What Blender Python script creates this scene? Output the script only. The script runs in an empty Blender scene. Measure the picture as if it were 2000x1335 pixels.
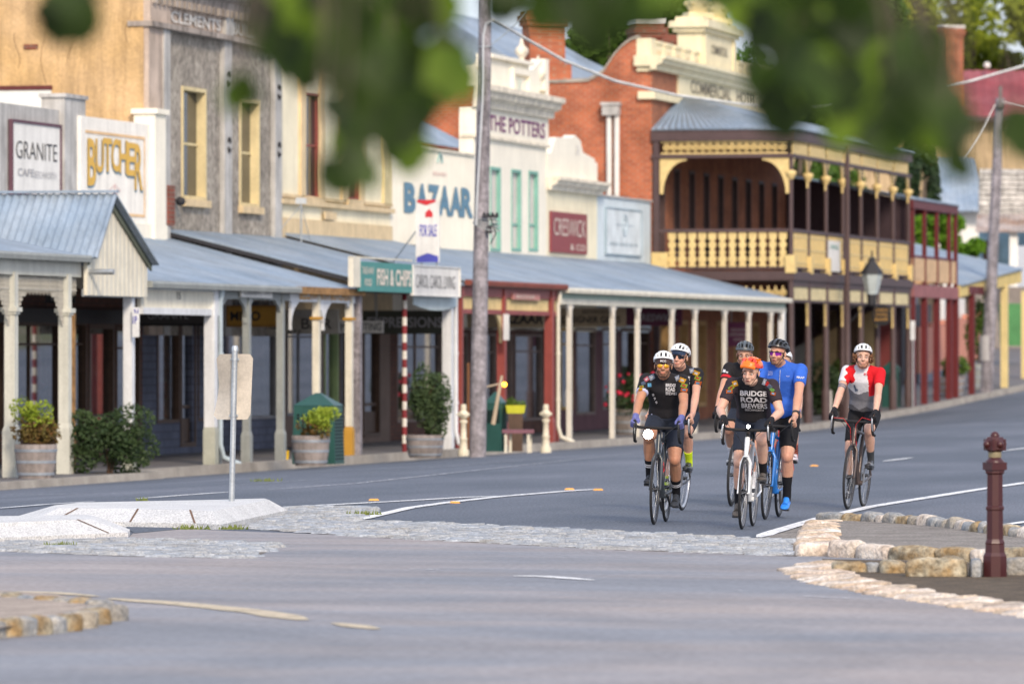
import bpy, bmesh, math, random
from mathutils import Vector, Matrix, noise as mnoise
from mathutils.bvhtree import BVHTree
random.seed(7)
S = bpy.context.scene
COL = S.collection
R = math.radians
# ---------------------------------------------------------------- camera, sky, sun, exposure
CAMZ = 1.65
cam_d = bpy.data.cameras.new('camera'); cam = bpy.data.objects.new('camera', cam_d); COL.objects.link(cam)
cam.location = (0, 0, CAMZ); cam.rotation_euler = (R(90), 0, 0)
cam_d.lens = 200; cam_d.sensor_width = 36; cam_d.shift_y = 22.5/2000
cam_d.clip_start = 0.5; cam_d.clip_end = 3000
cam_d.dof.use_dof = True; cam_d.dof.focus_distance = 54.5; cam_d.dof.aperture_fstop = 3.5; cam_d.dof.aperture_blades = 0
S.camera = cam
W = bpy.data.worlds.new("World"); S.world = W; W.use_nodes = True
SUN_EL, SUN_AZ = R(30), R(180-14)     # azimuth from +Y clockwise
nt = W.node_tree; bg = nt.nodes['Background']
sky = nt.nodes.new('ShaderNodeTexSky'); sky.sky_type = 'NISHITA'; sky.sun_disc = False
sky.sun_elevation = SUN_EL; sky.sun_rotation = SUN_AZ; sky.air_density = 1.0; sky.dust_density = 3.0; sky.ozone_density = 1.0
# thin bright cloud over the clear sky
_g = nt.nodes.new('ShaderNodeTexCoord'); _n = nt.nodes.new('ShaderNodeTexNoise'); _n.inputs['Scale'].default_value = 2.2; _n.inputs['Detail'].default_value = 5
nt.links.new(_g.outputs['Generated'], _n.inputs[0]); _r = nt.nodes.new('ShaderNodeMapRange'); nt.links.new(_n.outputs[0], _r.inputs[0]); _r.inputs[1].default_value = .25; _r.inputs[2].default_value = .6; _r.inputs[3].default_value = .4; _r.inputs[4].default_value = .9
_m = nt.nodes.new('ShaderNodeMix'); _m.data_type = 'RGBA'; nt.links.new(_r.outputs[0], _m.inputs[0]); nt.links.new(sky.outputs[0], _m.inputs[6]); _m.inputs[7].default_value = (4.15, 4.5, 5.5, 1)
nt.links.new(_m.outputs[2], bg.inputs[0]); bg.inputs[1].default_value = 0.15
sd = bpy.data.lights.new('sun', 'SUN'); so = bpy.data.objects.new('sun', sd); COL.objects.link(so)
sd.energy = 2.0; sd.angle = R(11); sd.color = (1.0, 0.84, 0.66)
sv = Vector((math.sin(SUN_AZ)*math.cos(SUN_EL), math.cos(SUN_AZ)*math.cos(SUN_EL), math.sin(SUN_EL)))
so.rotation_euler = (-sv).to_track_quat('-Z', 'Y').to_euler(); so.location = (0, -20, 60)
S.view_settings.view_transform = 'Standard'; S.view_settings.look = 'None'; S.view_settings.gamma = 1
S.view_settings.exposure = 0.68
S.render.engine = 'CYCLES'
S.cycles.max_bounces = 6; S.cycles.transparent_max_bounces = 8
# ---------------------------------------------------------------- street frame: t along the street, w across it (0 = verandah posts, + = road)
F = 11111.0; HY = 690.0; XV = 3750.0
TH = math.atan(2750/F); CT, ST = math.cos(TH), math.sin(TH)
W0 = -28.9
DV = Vector((ST, CT, 0)); NV = Vector((CT, -ST, 0)); ZV = Vector((0, 0, 1))
def P(t, w, z=0.0):
    a = W0 + w
    return Vector((a*CT + t*ST, -a*ST + t*CT, z))
def TW(p):
    return (p.x*ST + p.y*CT, p.x*CT - p.y*ST - W0)
def SX(x, w=0.0): return CT*(XV-x)/(-W0-w)
def TX(x, w=0.0): return (F/SX(x, w) + (W0+w)*ST)/CT
def ZY(y, x, w=0.0): return CAMZ + (HY-y)/SX(x, w)
def RR(x0, x1, yt, yb, w):             # photo rectangle on the plane w -> t0, t1, z0, z1
    return TX(x0, w), TX(x1, w), ZY(yb, x0, w), ZY(yt, x0, w)
RT = [(-200, 0), (142, 0), (150, .06), (166, .36), (187, .92), (205, 1.7), (230, 3.1), (270, 5.6), (330, 9.5), (420, 14), (700, 22)]
def rise(t):
    for (a, ra), (b, rb) in zip(RT, RT[1:]):
        if t <= b: return ra + (rb-ra)*(t-a)/(b-a)
    return RT[-1][1]
PATH = -0.28
def prof(w):
    if w >= 9.4: return 0.0
    if w < 0.4: return -0.43
    return -0.43*(1-(w-.4)/9.0)**1.3
def G(t, w): return prof(w) + rise(t)
def GP(x, y, dz=0.0):                  # point of the road seen at photo pixel (x, y)
    z = 0.0
    for _ in range(14):
        Y = F*(CAMZ-z-dz)/(y-HY); X = (x-1000)/F*Y
        t, w = TW(Vector((X, Y, 0))); z = G(t, w)
    return Vector((X, Y, z+dz))
# ---------------------------------------------------------------- materials
def srgb(c):
    if isinstance(c, str):
        c = [int(c[i:i+2], 16)/255 for i in (0, 2, 4)]
        c = [x/12.92 if x <= .04045 else ((x+.055)/1.055)**2.4 for x in c]
    return (c[0], c[1], c[2], 1)
MATS = {}
def coords(nt, street=False):
    g = nt.nodes.new('ShaderNodeNewGeometry')
    if not street: return g.outputs['Position']
    vr = nt.nodes.new('ShaderNodeVectorRotate'); vr.rotation_type = 'Z_AXIS'; vr.inputs['Angle'].default_value = TH - math.pi/2
    nt.links.new(g.outputs['Position'], vr.inputs['Vector'])
    return vr.outputs[0]               # x = along the street (up to sign), y = across, z up
def mat(name, col, rough=.7, spec=.3, metal=0., var=.18, vs=2.0, fine=.08, fs=40., bump=.0, bs=60., streak=0., col2=None, c2s=1.5, c2t=.5, c2w=.12, emit=None, es=1., stretch=None):
    if name in MATS: return MATS[name]
    m = bpy.data.materials.new(name); m.use_nodes = True; nt = m.node_tree; N = nt.nodes; L = nt.links
    b = N['Principled BSDF']; b.inputs['Roughness'].default_value = rough; b.inputs['Metallic'].default_value = metal
    b.inputs['Specular IOR Level'].default_value = spec
    c = srgb(col); src = coords(nt, stretch is not None)
    if stretch:
        mp = N.new('ShaderNodeMapping'); mp.inputs['Scale'].default_value = stretch; L.new(src, mp.inputs[0]); src = mp.outputs[0]
    def noise(scale, detail=4, vec=None, rough_=.6):
        n = N.new('ShaderNodeTexNoise'); n.inputs['Scale'].default_value = scale; n.inputs['Detail'].default_value = detail
        n.inputs['Roughness'].default_value = rough_; L.new(vec or src, n.inputs['Vector']); return n.outputs['Fac']
    def mrange(f, lo, hi, fl=.3, fh=.7):
        r = N.new('ShaderNodeMapRange'); L.new(f, r.inputs[0]); r.inputs[1].default_value = fl; r.inputs[2].default_value = fh
        r.inputs[3].default_value = lo; r.inputs[4].default_value = hi; return r.outputs[0]
    def mul(a, f):
        x = N.new('ShaderNodeVectorMath'); x.operation = 'SCALE'
        if isinstance(a, tuple): x.inputs[0].default_value = a[:3]
        else: L.new(a, x.inputs[0])
        L.new(f, x.inputs['Scale']); return x.outputs[0]
    cur = c
    if col2 is not None:
        mx = N.new('ShaderNodeMix'); mx.data_type = 'RGBA'; mx.inputs[6].default_value = c; mx.inputs[7].default_value = srgb(col2)
        L.new(mrange(noise(c2s, 5), 0, 1, c2t-c2w, c2t+c2w), mx.inputs[0]); cur = mx.outputs[2]
    if var: cur = mul(cur, mrange(noise(vs, 4), 1-var, 1+var))
    if fine: cur = mul(cur, mrange(noise(fs, 2), 1-fine, 1+fine))
    if streak:
        mp = N.new('ShaderNodeMapping'); mp.inputs['Scale'].default_value = (7, 7, .5); L.new(src, mp.inputs[0])
        cur = mul(cur, mrange(noise(1.0, 4, mp.outputs[0]), 1-streak, 1.0, .35, .55))
    if isinstance(cur, tuple): b.inputs['Base Color'].default_value = cur
    else: L.new(cur, b.inputs['Base Color'])
    if bump:
        bn = N.new('ShaderNodeBump'); bn.inputs['Strength'].default_value = bump; bn.inputs['Distance'].default_value = .02
        L.new(noise(bs, 3), bn.inputs['Height']); L.new(bn.outputs[0], b.inputs['Normal'])
    if emit is not None:
        b.inputs['Emission Color'].default_value = srgb(emit); b.inputs['Emission Strength'].default_value = es
    MATS[name] = m; return m
def brickmat(name, c1, c2, mortar, bw=.24, bh=.086, ms=.012, var=.25, rough=.85):
    if name in MATS: return MATS[name]
    m = bpy.data.materials.new(name); m.use_nodes = True; nt = m.node_tree; N = nt.nodes; L = nt.links
    b = N['Principled BSDF']; b.inputs['Roughness'].default_value = rough; b.inputs['Specular IOR Level'].default_value = .2
    src = coords(nt, True); sp = N.new('ShaderNodeSeparateXYZ'); L.new(src, sp.inputs[0])
    ad = N.new('ShaderNodeMath'); ad.operation = 'ADD'; L.new(sp.outputs[0], ad.inputs[0]); L.new(sp.outputs[1], ad.inputs[1])
    cb = N.new('ShaderNodeCombineXYZ'); L.new(ad.outputs[0], cb.inputs[0]); L.new(sp.outputs[2], cb.inputs[1])
    br = N.new('ShaderNodeTexBrick'); L.new(cb.outputs[0], br.inputs[0]); br.inputs['Scale'].default_value = 1
    br.inputs['Brick Width'].default_value = bw; br.inputs['Row Height'].default_value = bh; br.inputs['Mortar Size'].default_value = ms
    br.inputs['Color1'].default_value = srgb(c1); br.inputs['Color2'].default_value = srgb(c2); br.inputs['Mortar'].default_value = srgb(mortar)
    n = N.new('ShaderNodeTexNoise'); n.inputs['Scale'].default_value = 1.3; n.inputs['Detail'].default_value = 6; L.new(src, n.inputs[0])
    r = N.new('ShaderNodeMapRange'); L.new(n.outputs[0], r.inputs[0]); r.inputs[1].default_value = .3; r.inputs[2].default_value = .7
    r.inputs[3].default_value = 1-var; r.inputs[4].default_value = 1+var
    x = N.new('ShaderNodeVectorMath'); x.operation = 'SCALE'; L.new(br.outputs[0], x.inputs[0]); L.new(r.outputs[0], x.inputs['Scale'])
    L.new(x.outputs[0], b.inputs['Base Color'])
    bn = N.new('ShaderNodeBump'); bn.inputs['Strength'].default_value = .4; bn.inputs['Distance'].default_value = .01; bn.invert = True
    L.new(br.outputs['Fac'], bn.inputs['Height']); L.new(bn.outputs[0], b.inputs['Normal'])
    MATS[name] = m; return m
def glassmat(name='shop glass', tint=(.55, .62, .66), alpha=.55, rough=.03):
    if name in MATS: return MATS[name]
    m = bpy.data.materials.new(name); m.use_nodes = True; nt = m.node_tree; N = nt.nodes; L = nt.links
    b = N['Principled BSDF']; N.remove(b); out = N['Material Output']
    tr = N.new('ShaderNodeBsdfTransparent'); tr.inputs[0].default_value = (*tint, 1)
    gl = N.new('ShaderNodeBsdfGlossy'); gl.inputs['Roughness'].default_value = rough; gl.inputs[0].default_value = (.95, .97, 1, 1)
    mx = N.new('ShaderNodeMixShader'); mx.inputs[0].default_value = 1-alpha
    L.new(tr.outputs[0], mx.inputs[1]); L.new(gl.outputs[0], mx.inputs[2]); L.new(mx.outputs[0], out.inputs[0])
    MATS[name] = m; return m
def leafmat(name, c1, c2, trans=.35, sc=1.2):
    if name in MATS: return MATS[name]
    m = bpy.data.materials.new(name); m.use_nodes = True; nt = m.node_tree; N = nt.nodes; L = nt.links
    b = N['Principled BSDF']; b.inputs['Roughness'].default_value = .55; b.inputs['Specular IOR Level'].default_value = .25; out = N['Material Output']
    g = coords(nt); n = N.new('ShaderNodeTexNoise'); n.inputs['Scale'].default_value = sc; n.inputs['Detail'].default_value = 5; n.inputs['Roughness'].default_value = .7; L.new(g, n.inputs[0])
    r = N.new('ShaderNodeMapRange'); L.new(n.outputs[0], r.inputs[0]); r.inputs[1].default_value = .35; r.inputs[2].default_value = .65
    mx = N.new('ShaderNodeMix'); mx.data_type = 'RGBA'; mx.inputs[6].default_value = srgb(c1); mx.inputs[7].default_value = srgb(c2)
    L.new(r.outputs[0], mx.inputs[0]); L.new(mx.outputs[2], b.inputs['Base Color'])
    t = N.new('ShaderNodeBsdfTranslucent'); L.new(mx.outputs[2], t.inputs[0])
    ms = N.new('ShaderNodeMixShader'); ms.inputs[0].default_value = trans; L.new(b.outputs[0], ms.inputs[1]); L.new(t.outputs[0], ms.inputs[2]); L.new(ms.outputs[0], out.inputs[0])
    MATS[name] = m; return m
# ---------------------------------------------------------------- mesh builder
TXT = {}
def text_geo(s, bold=0.0):
    k = (s, bold)
    if k not in TXT:
        c = bpy.data.curves.new('txt', 'FONT'); c.body = s; c.size = 1; c.offset = bold; c.resolution_u = 3; c.align_x = 'LEFT'
        o = bpy.data.objects.new('txt', c); COL.objects.link(o)
        dg = bpy.context.evaluated_depsgraph_get()
        me = bpy.data.meshes.new_from_object(o.evaluated_get(dg))
        vs = [tuple(v.co) for v in me.vertices]; fs = [tuple(p.vertices) for p in me.polygons]
        bpy.data.objects.remove(o); bpy.data.curves.remove(c); bpy.data.meshes.remove(me)
        x0 = min(v[0] for v in vs); x1 = max(v[0] for v in vs); y0 = min(v[1] for v in vs); y1 = max(v[1] for v in vs)
        TXT[k] = ([((v[0]-x0)/(x1-x0), (v[1]-y0)/(y1-y0)) for v in vs], fs)
    return TXT[k]
class MB:
    def __init__(s, M=None): s.v = []; s.f = []; s.mi = []; s.sm = []; s.M = M
    def add(s, vs, fs, mi=0, smooth=False):
        b = len(s.v)
        for v in vs:
            v = Vector(v); s.v.append(s.M @ v if s.M is not None else v)
        for f in fs: s.f.append([b+i for i in f]); s.mi.append(mi); s.sm.append(smooth)
        return s
    def hexa(s, c, mi=0):              # 8 corners: bottom ring 0-3 then top ring 4-7
        return s.add(c, [(3, 2, 1, 0), (4, 5, 6, 7), (0, 1, 5, 4), (1, 2, 6, 5), (2, 3, 7, 6), (3, 0, 4, 7)], mi)
    def box(s, t0, t1, w0, w1, z0, z1, mi=0):
        return s.hexa([P(t0, w0, z0), P(t0, w1, z0), P(t1, w1, z0), P(t1, w0, z0), P(t0, w0, z1), P(t0, w1, z1), P(t1, w1, z1), P(t1, w0, z1)], mi)
    def cbox(s, c, sx, sy, sz, rz=0., mi=0, taper=1.):
        c = Vector(c); ca, sa = math.cos(rz), math.sin(rz); out = []
        for k, z in ((1, 0), (taper, sz)):
            for a, b in ((-1, -1), (1, -1), (1, 1), (-1, 1)):
                x, y = a*sx/2*k, b*sy/2*k; out.append(c+Vector((x*ca-y*sa, x*sa+y*ca, z)))
        return s.hexa(out, mi)
    def poly(s, vs, mi=0): return s.add(vs, [tuple(range(len(vs)))], mi)
    def prism(s, pts, off, mi=0, smooth=False):
        n = len(pts); off = Vector(off); pts = [Vector(p) for p in pts]
        s.add(pts+[p+off for p in pts], [tuple(range(n))[::-1], tuple(range(n, 2*n))], mi)
        s.add(pts+[p+off for p in pts], [(i, (i+1) % n, (i+1) % n+n, i+n) for i in range(n)], mi, smooth); return s
    def tz(s, pts, w0, w1, mi=0): return s.prism([P(t, w0, z) for t, z in pts], NV*(w1-w0), mi)
    def wz(s, pts, t0, t1, mi=0): return s.prism([P(t0, w, z) for w, z in pts], DV*(t1-t0), mi)
    def tube(s, pts, r, n=8, mi=0, smooth=True, cap=True, ry=None, up=None):
        pts = [Vector(p) for p in pts]; m = len(pts)
        if not isinstance(r, (list, tuple)): r = [r]*m
        if ry is None: ry = r
        elif not isinstance(ry, (list, tuple)): ry = [ry]*m
        vs = []; u = None
        for i, p in enumerate(pts):
            d = (pts[min(i+1, m-1)]-pts[max(i-1, 0)])
            if d.length < 1e-9: d = Vector((0, 0, 1))
            d.normalize()
            if up is not None: u = Vector(up)
            elif u is None: u = Vector((0, 0, 1)) if abs(d.z) < .9 else Vector((1, 0, 0))
            a = u.cross(d)
            if a.length < 1e-6: a = Vector((1, 0, 0)).cross(d)
            a.normalize(); b = d.cross(a).normalized(); u = b if up is None else u
            for k in range(n):
                q = 2*math.pi*k/n; vs.append(p + a*math.cos(q)*r[i] + b*math.sin(q)*ry[i])
        fs = [(i*n+k, i*n+(k+1) % n, (i+1)*n+(k+1) % n, (i+1)*n+k) for i in range(m-1) for k in range(n)]
        s.add(vs, fs, mi, smooth)
        if cap: s.add(vs[:n], [tuple(range(n))[::-1]], mi); s.add(vs[-n:], [tuple(range(n))], mi)
        return s
    def lathe(s, c, prof_, n=12, mi=0, smooth=True, rot=0.):
        c = Vector(c); vs = []
        for r, z in prof_:
            for k in range(n):
                q = 2*math.pi*k/n+rot; vs.append(c+Vector((r*math.cos(q), r*math.sin(q), z)))
        m = len(prof_)
        s.add(vs, [(i*n+k, i*n+(k+1) % n, (i+1)*n+(k+1) % n, (i+1)*n+k) for i in range(m-1) for k in range(n)], mi, smooth)
        s.add(vs[:n], [tuple(range(n))[::-1]], mi); s.add(vs[-n:], [tuple(range(n))], mi); return s
    def torus(s, c, ax, R_, r, n=28, k=6, mi=0, a0=0., a1=2*math.pi, e1=None):
        ax = Vector(ax).normalized(); e1 = (Vector(e1) if e1 else ax.orthogonal()).normalized(); e2 = ax.cross(e1); c = Vector(c)
        full = abs(a1-a0-2*math.pi) < 1e-6; vs = []; m = n if full else n+1
        for i in range(m):
            a = a0+(a1-a0)*i/n; d = e1*math.cos(a)+e2*math.sin(a)
            for j in range(k):
                q = 2*math.pi*j/k; vs.append(c+d*(R_+r*math.cos(q))+ax*r*math.sin(q))
        s.add(vs, [(i*k+j, i*k+(j+1) % k, ((i+1) % m)*k+(j+1) % k, ((i+1) % m)*k+j) for i in range(n) for j in range(k)], mi, True); return s
    def ball(s, c, rx, ry=None, rz=None, n=10, m=7, mi=0, rot=None):
        ry = ry or rx; rz = rz or rx; c = Vector(c); vs = []
        for i in range(m+1):
            a = math.pi*i/m
            for k in range(n):
                q = 2*math.pi*k/n; p = Vector((rx*math.sin(a)*math.cos(q), ry*math.sin(a)*math.sin(q), rz*math.cos(a)))
                vs.append(c+(rot @ p if rot else p))
        s.add(vs, [(i*n+k, (i+1)*n+k, (i+1)*n+(k+1) % n, i*n+(k+1) % n) for i in range(m) for k in range(n)], mi, True); return s
    def text(s, body, c, right, up, wd, ht, mi=0, bold=.0, th=.012, arch=0.):
        g, fs = text_geo(body, bold); right = Vector(right).normalized(); up = Vector(up).normalized(); nn = right.cross(up); c = Vector(c)
        vs = []
        for x, y in g:
            dx = (x-.5)*wd; dy = (y-.5)*ht
            if arch: dy += arch*(1-(2*x-1)**2)
            vs.append(c+right*dx+up*dy+nn*th)
        s.add(vs, fs, mi); return s
    def wall(s, t0, t1, w0, w1, z0, z1, holes=(), mi=0):   # street-parallel wall with rectangular holes (ta,tb,za,zb)
        ts = sorted({t0, t1, *[min(max(h[i], t0), t1) for h in holes for i in (0, 1)]})
        for a, b in zip(ts, ts[1:]):
            if b-a < 1e-4: continue
            m = (a+b)/2; hs = sorted([(h[2], h[3]) for h in holes if h[0] < m < h[1]]); z = z0
            for ha, hb in hs:
                if ha > z+1e-4: s.box(a, b, w0, w1, z, ha, mi)
                z = max(z, hb)
            if z < z1-1e-4: s.box(a, b, w0, w1, z, z1, mi)
        return s
ORG = {}
def obj(name, mb, mats, parent=None, sm=False):
    if not isinstance(mats, (list, tuple)): mats = [mats]
    if parent is not None: o0 = ORG[parent.name]
    else:
        xs = [v.x for v in mb.v]; ys = [v.y for v in mb.v]
        o0 = Vector(((min(xs)+max(xs))/2, (min(ys)+max(ys))/2, min(v.z for v in mb.v)))
    me = bpy.data.meshes.new(name); me.from_pydata([v-o0 for v in mb.v], [], mb.f)
    for m in mats: me.materials.append(m)
    me.polygons.foreach_set('material_index', mb.mi); me.polygons.foreach_set('use_smooth', [sm or x for x in mb.sm]); me.update()
    o = bpy.data.objects.new(name, me); COL.objects.link(o); ORG[o.name] = o0
    if parent is not None: o.parent = parent
    else: o.location = o0
    return o
def tag(o, label, cat, group=None, kind=None):
    if label: o['label'] = label
    if cat: o['category'] = cat
    if group: o['group'] = group
    if kind: o['kind'] = kind
    return o
def thing(name, label, cat, loc, group=None):
    o = bpy.data.objects.new(name, None); COL.objects.link(o); o.location = loc; ORG[o.name] = Vector(loc); o.empty_display_size = .2
    return tag(o, label, cat, group)
def structure(name, mb, mats, label=None):
    o = obj(name, mb, mats); o['kind'] = 'structure'; o['label'] = label or name.replace('_', ' '); return o
def dup(root, delta, label=None, group=None):
    c = root.copy(); COL.objects.link(c); c.location = root.location+Vector(delta); ORG[c.name] = ORG[root.name]+Vector(delta)
    if label: c['label'] = label
    if group: c['group'] = group
    def rec(a, b):
        for ch in list(a.children):
            d = ch.copy(); COL.objects.link(d); d.parent = b; rec(ch, d)
    rec(root, c); return c
def jit(a): return random.uniform(-a, a)
# ================================================================ ground, roads, kerbs, markings
m_asph = mat('road asphalt', (.096, .113, .142), rough=.78, spec=.35, var=.17, vs=.35, fine=.45, fs=38, bump=.5, bs=60, col2=(.120, .132, .160), c2s=.35, c2t=.55, stretch=(.4, 1, 1))
m_inter = mat('worn pink asphalt', (.335, .298, .285), rough=.8, var=.14, vs=.5, fine=.22, fs=34, col2=(.222, .232, .256), c2s=.32, c2t=.50, c2w=.12, bump=.5, bs=60, stretch=(1, .5, 1))
def _tyre(m, cx, cy, amt):
    nt = m.node_tree; N = nt.nodes; L = nt.links; b = N['Principled BSDF']; src = b.inputs['Base Color'].links[0].from_socket
    g = N.new('ShaderNodeNewGeometry'); d = N.new('ShaderNodeVectorMath'); d.operation = 'DISTANCE'; L.new(g.outputs['Position'], d.inputs[0]); d.inputs[1].default_value = (cx, cy, 0)
    n0 = N.new('ShaderNodeTexNoise'); n0.inputs['Scale'].default_value = .18; L.new(g.outputs['Position'], n0.inputs[0]); a0 = N.new('ShaderNodeMath'); a0.operation = 'MULTIPLY_ADD'; L.new(n0.outputs[0], a0.inputs[0]); a0.inputs[1].default_value = 3.; L.new(d.outputs['Value'], a0.inputs[2])
    n = N.new('ShaderNodeTexNoise'); n.noise_dimensions = '1D'; n.inputs['Scale'].default_value = .9; n.inputs['Detail'].default_value = 2; n.inputs['Roughness'].default_value = .5; L.new(a0.outputs[0], n.inputs['W'])
    r = N.new('ShaderNodeMapRange'); L.new(n.outputs[0], r.inputs[0]); r.inputs[1].default_value = .3; r.inputs[2].default_value = .62; r.inputs[3].default_value = 1-amt; r.inputs[4].default_value = 1+amt*.4
    x = N.new('ShaderNodeVectorMath'); x.operation = 'SCALE'; L.new(src, x.inputs[0]); L.new(r.outputs[0], x.inputs['Scale']); L.new(x.outputs[0], b.inputs['Base Color'])
_tyre(m_inter, -6, 32, .10)
m_earth = mat('dry earth', (.16, .13, .09), rough=.95, var=.3, vs=.6, col2=(.07, .09, .03), c2s=.2)
m_path = mat('footpath bitumen', (.15, .145, .15), rough=.85, var=.2, vs=.8, fine=.2)
m_kerb = mat('kerb concrete', (.34, .31, .27), rough=.85, var=.25, vs=1.5, fine=.15)
m_white = mat('worn white line paint', (.78, .78, .77), rough=.6, var=.1, fine=.18, fs=60)
m_faint = mat('faded white line paint', (.50, .50, .52), rough=.6, var=.25, fine=.2, fs=50)
m_yell = mat('faded yellow line paint', (.52, .43, .29), rough=.6, var=.15, vs=4, fine=.15)
def worn(m, lo, hi, sc=9.):
    nt = m.node_tree; N = nt.nodes; L = nt.links; b = N['Principled BSDF']; out = N['Material Output']; g = N.new('ShaderNodeNewGeometry')
    n = N.new('ShaderNodeTexNoise'); n.inputs['Scale'].default_value = sc; n.inputs['Detail'].default_value = 7; n.inputs['Roughness'].default_value = .7; L.new(g.outputs['Position'], n.inputs[0])
    r = N.new('ShaderNodeMapRange'); L.new(n.outputs[0], r.inputs[0]); r.inputs[1].default_value = lo; r.inputs[2].default_value = hi; r.inputs[3].default_value = 1; r.inputs[4].default_value = 0
    t = N.new('ShaderNodeBsdfTransparent'); x = N.new('ShaderNodeMixShader'); L.new(r.outputs[0], x.inputs[0]); L.new(b.outputs[0], x.inputs[1]); L.new(t.outputs[0], x.inputs[2]); L.new(x.outputs[0], out.inputs[0])
worn(m_white, .34, .46); worn(m_faint, .42, .60); worn(m_yell, .30, .47, 6.)
m_granite = mat('cut grey granite', (.60, .60, .59), rough=.75, var=.10, vs=3, fine=.30, fs=55, bump=.8, bs=45)
m_sand = mat('pale sandstone', (.54, .43, .34), rough=.9, var=.34, vs=5, fine=.3, fs=35, col2=(.61, .55, .48), c2s=2.5, bump=1.0, bs=22)
m_oldstone = mat('lichened rubble stone', (.27, .18, .085), rough=.92, var=.5, vs=7, fine=.35, fs=30, col2=(.36, .32, .235), c2s=6, bump=1.0, bs=16)
m_greystone = mat('blue grey rubble stone', (.27, .29, .31), rough=.9, var=.35, vs=6, fine=.3, col2=(.32, .28, .22), c2s=3, bump=1., bs=20)
m_gravel = mat('bed gravel', (.26, .235, .21), rough=.95, var=.2, vs=2, fine=.5, fs=45, bump=1., bs=60)
m_dirt = mat('bare dirt', (.10, .075, .05), rough=.95, var=.4, vs=5, fine=.3, bump=.8, bs=30)
def sheet(mb, ts, ws, fz, mi=0):
    n = len(ws); vs = [P(t, w, fz(t, w)) for t in ts for w in ws]
    mb.add(vs, [(i*n+j, i*n+j+1, (i+1)*n+j+1, (i+1)*n+j) for i in range(len(ts)-1) for j in range(n-1)], mi, True)
tsr = [-60, 0, 40, 70] + [80+4*i for i in range(60)] + [330, 360, 400, 500, 700, 1200]
g = MB(); sheet(g, tsr, [-600, -200, -80, -30, -10, 0, 3, 10, 40, 100, 300, 600], lambda t, w: rise(t)-.62 - (0 if w < 35 else (w-35)*.004))
structure('ground', g, m_earth, 'earth under and around the street')
r = MB(); sheet(r, [t for t in tsr if t <= 400], [.38, .8, 1.4, 2, 3, 4, 5, 6, 7, 8, 9.4, 12, 20, 34], G)
structure('road', r, m_asph, 'blue grey asphalt main street')
# footpath and its kerb, with the blister that ends at the last gable post
tE = TX(300, 1.0); tK = [t for t in tsr if 60 <= t <= 400]
p = MB(); sheet(p, tK, [-32, -3.6, .2], lambda t, w: rise(t)+PATH)
sheet(p, [60, 70, 80, tE-.6], [.2, 1.0], lambda t, w: PATH); structure('footpath', p, m_path, 'shaded footpath under the shop verandahs')
k = MB()
def kerb(mb, a, b, w0, w1):
    n = max(1, int((b-a)/2.4)); 
    for i in range(n):
        t0 = a+(b-a)*i/n; t1 = a+(b-a)*(i+1)/n-.012
        mb.hexa([P(t0, w0, rise(t0)-.6), P(t0, w1+.04, rise(t0)-.6), P(t1, w1+.04, rise(t1)-.6), P(t1, w0, rise(t1)-.6),
                 P(t0, w0, rise(t0)+PATH+.012), P(t0, w1, rise(t0)+PATH+.012), P(t1, w1, rise(t1)+PATH+.012), P(t1, w0, rise(t1)+PATH+.012)])
kerb(k, 60, tE, 1.0, 1.17); kerb(k, tE+.6, 145, .2, .40); kerb(k, 145, 300, .2, .40)
q = [P(tE, 1.17), P(tE+.35, 1.05), P(tE+.62, .7), P(tE+.66, .38), P(tE+.3, .2), P(tE-.62, .2), P(tE-.62, 1.0), P(tE, 1.0)]
k.prism([v+Vector((0, 0, -.6)) for v in q], (0, 0, .6+PATH+.011))
structure('kerb', k, m_kerb, 'stone kerb along the shop footpath')
# the near intersection, paler and pinkish
def flat(name, pix, dz, m, label, kind=True, dens=None):
    mb = MB(); mb.poly([GP(x, y) + Vector((0, 0, dz)) for x, y in pix]); o = structure(name, mb, m, label); return o
it = MB()
pts = [GP(-700, 1058), GP(-50, 1052), GP(250, 1050), GP(262, 1040), GP(360, 1033), GP(430, 1036), GP(700, 1046), GP(1555, 1086), GP(2400, 1092)]
pts = [Vector((v.x, v.y, .004)) for v in pts] + [Vector((22, 30, .004)), Vector((22, -12, .004)), Vector((-22, -12, .004)), Vector((-22, 40, .004))]
it.poly(pts); structure('intersection', it, m_inter, 'worn pinkish asphalt of the near intersection')
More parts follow.
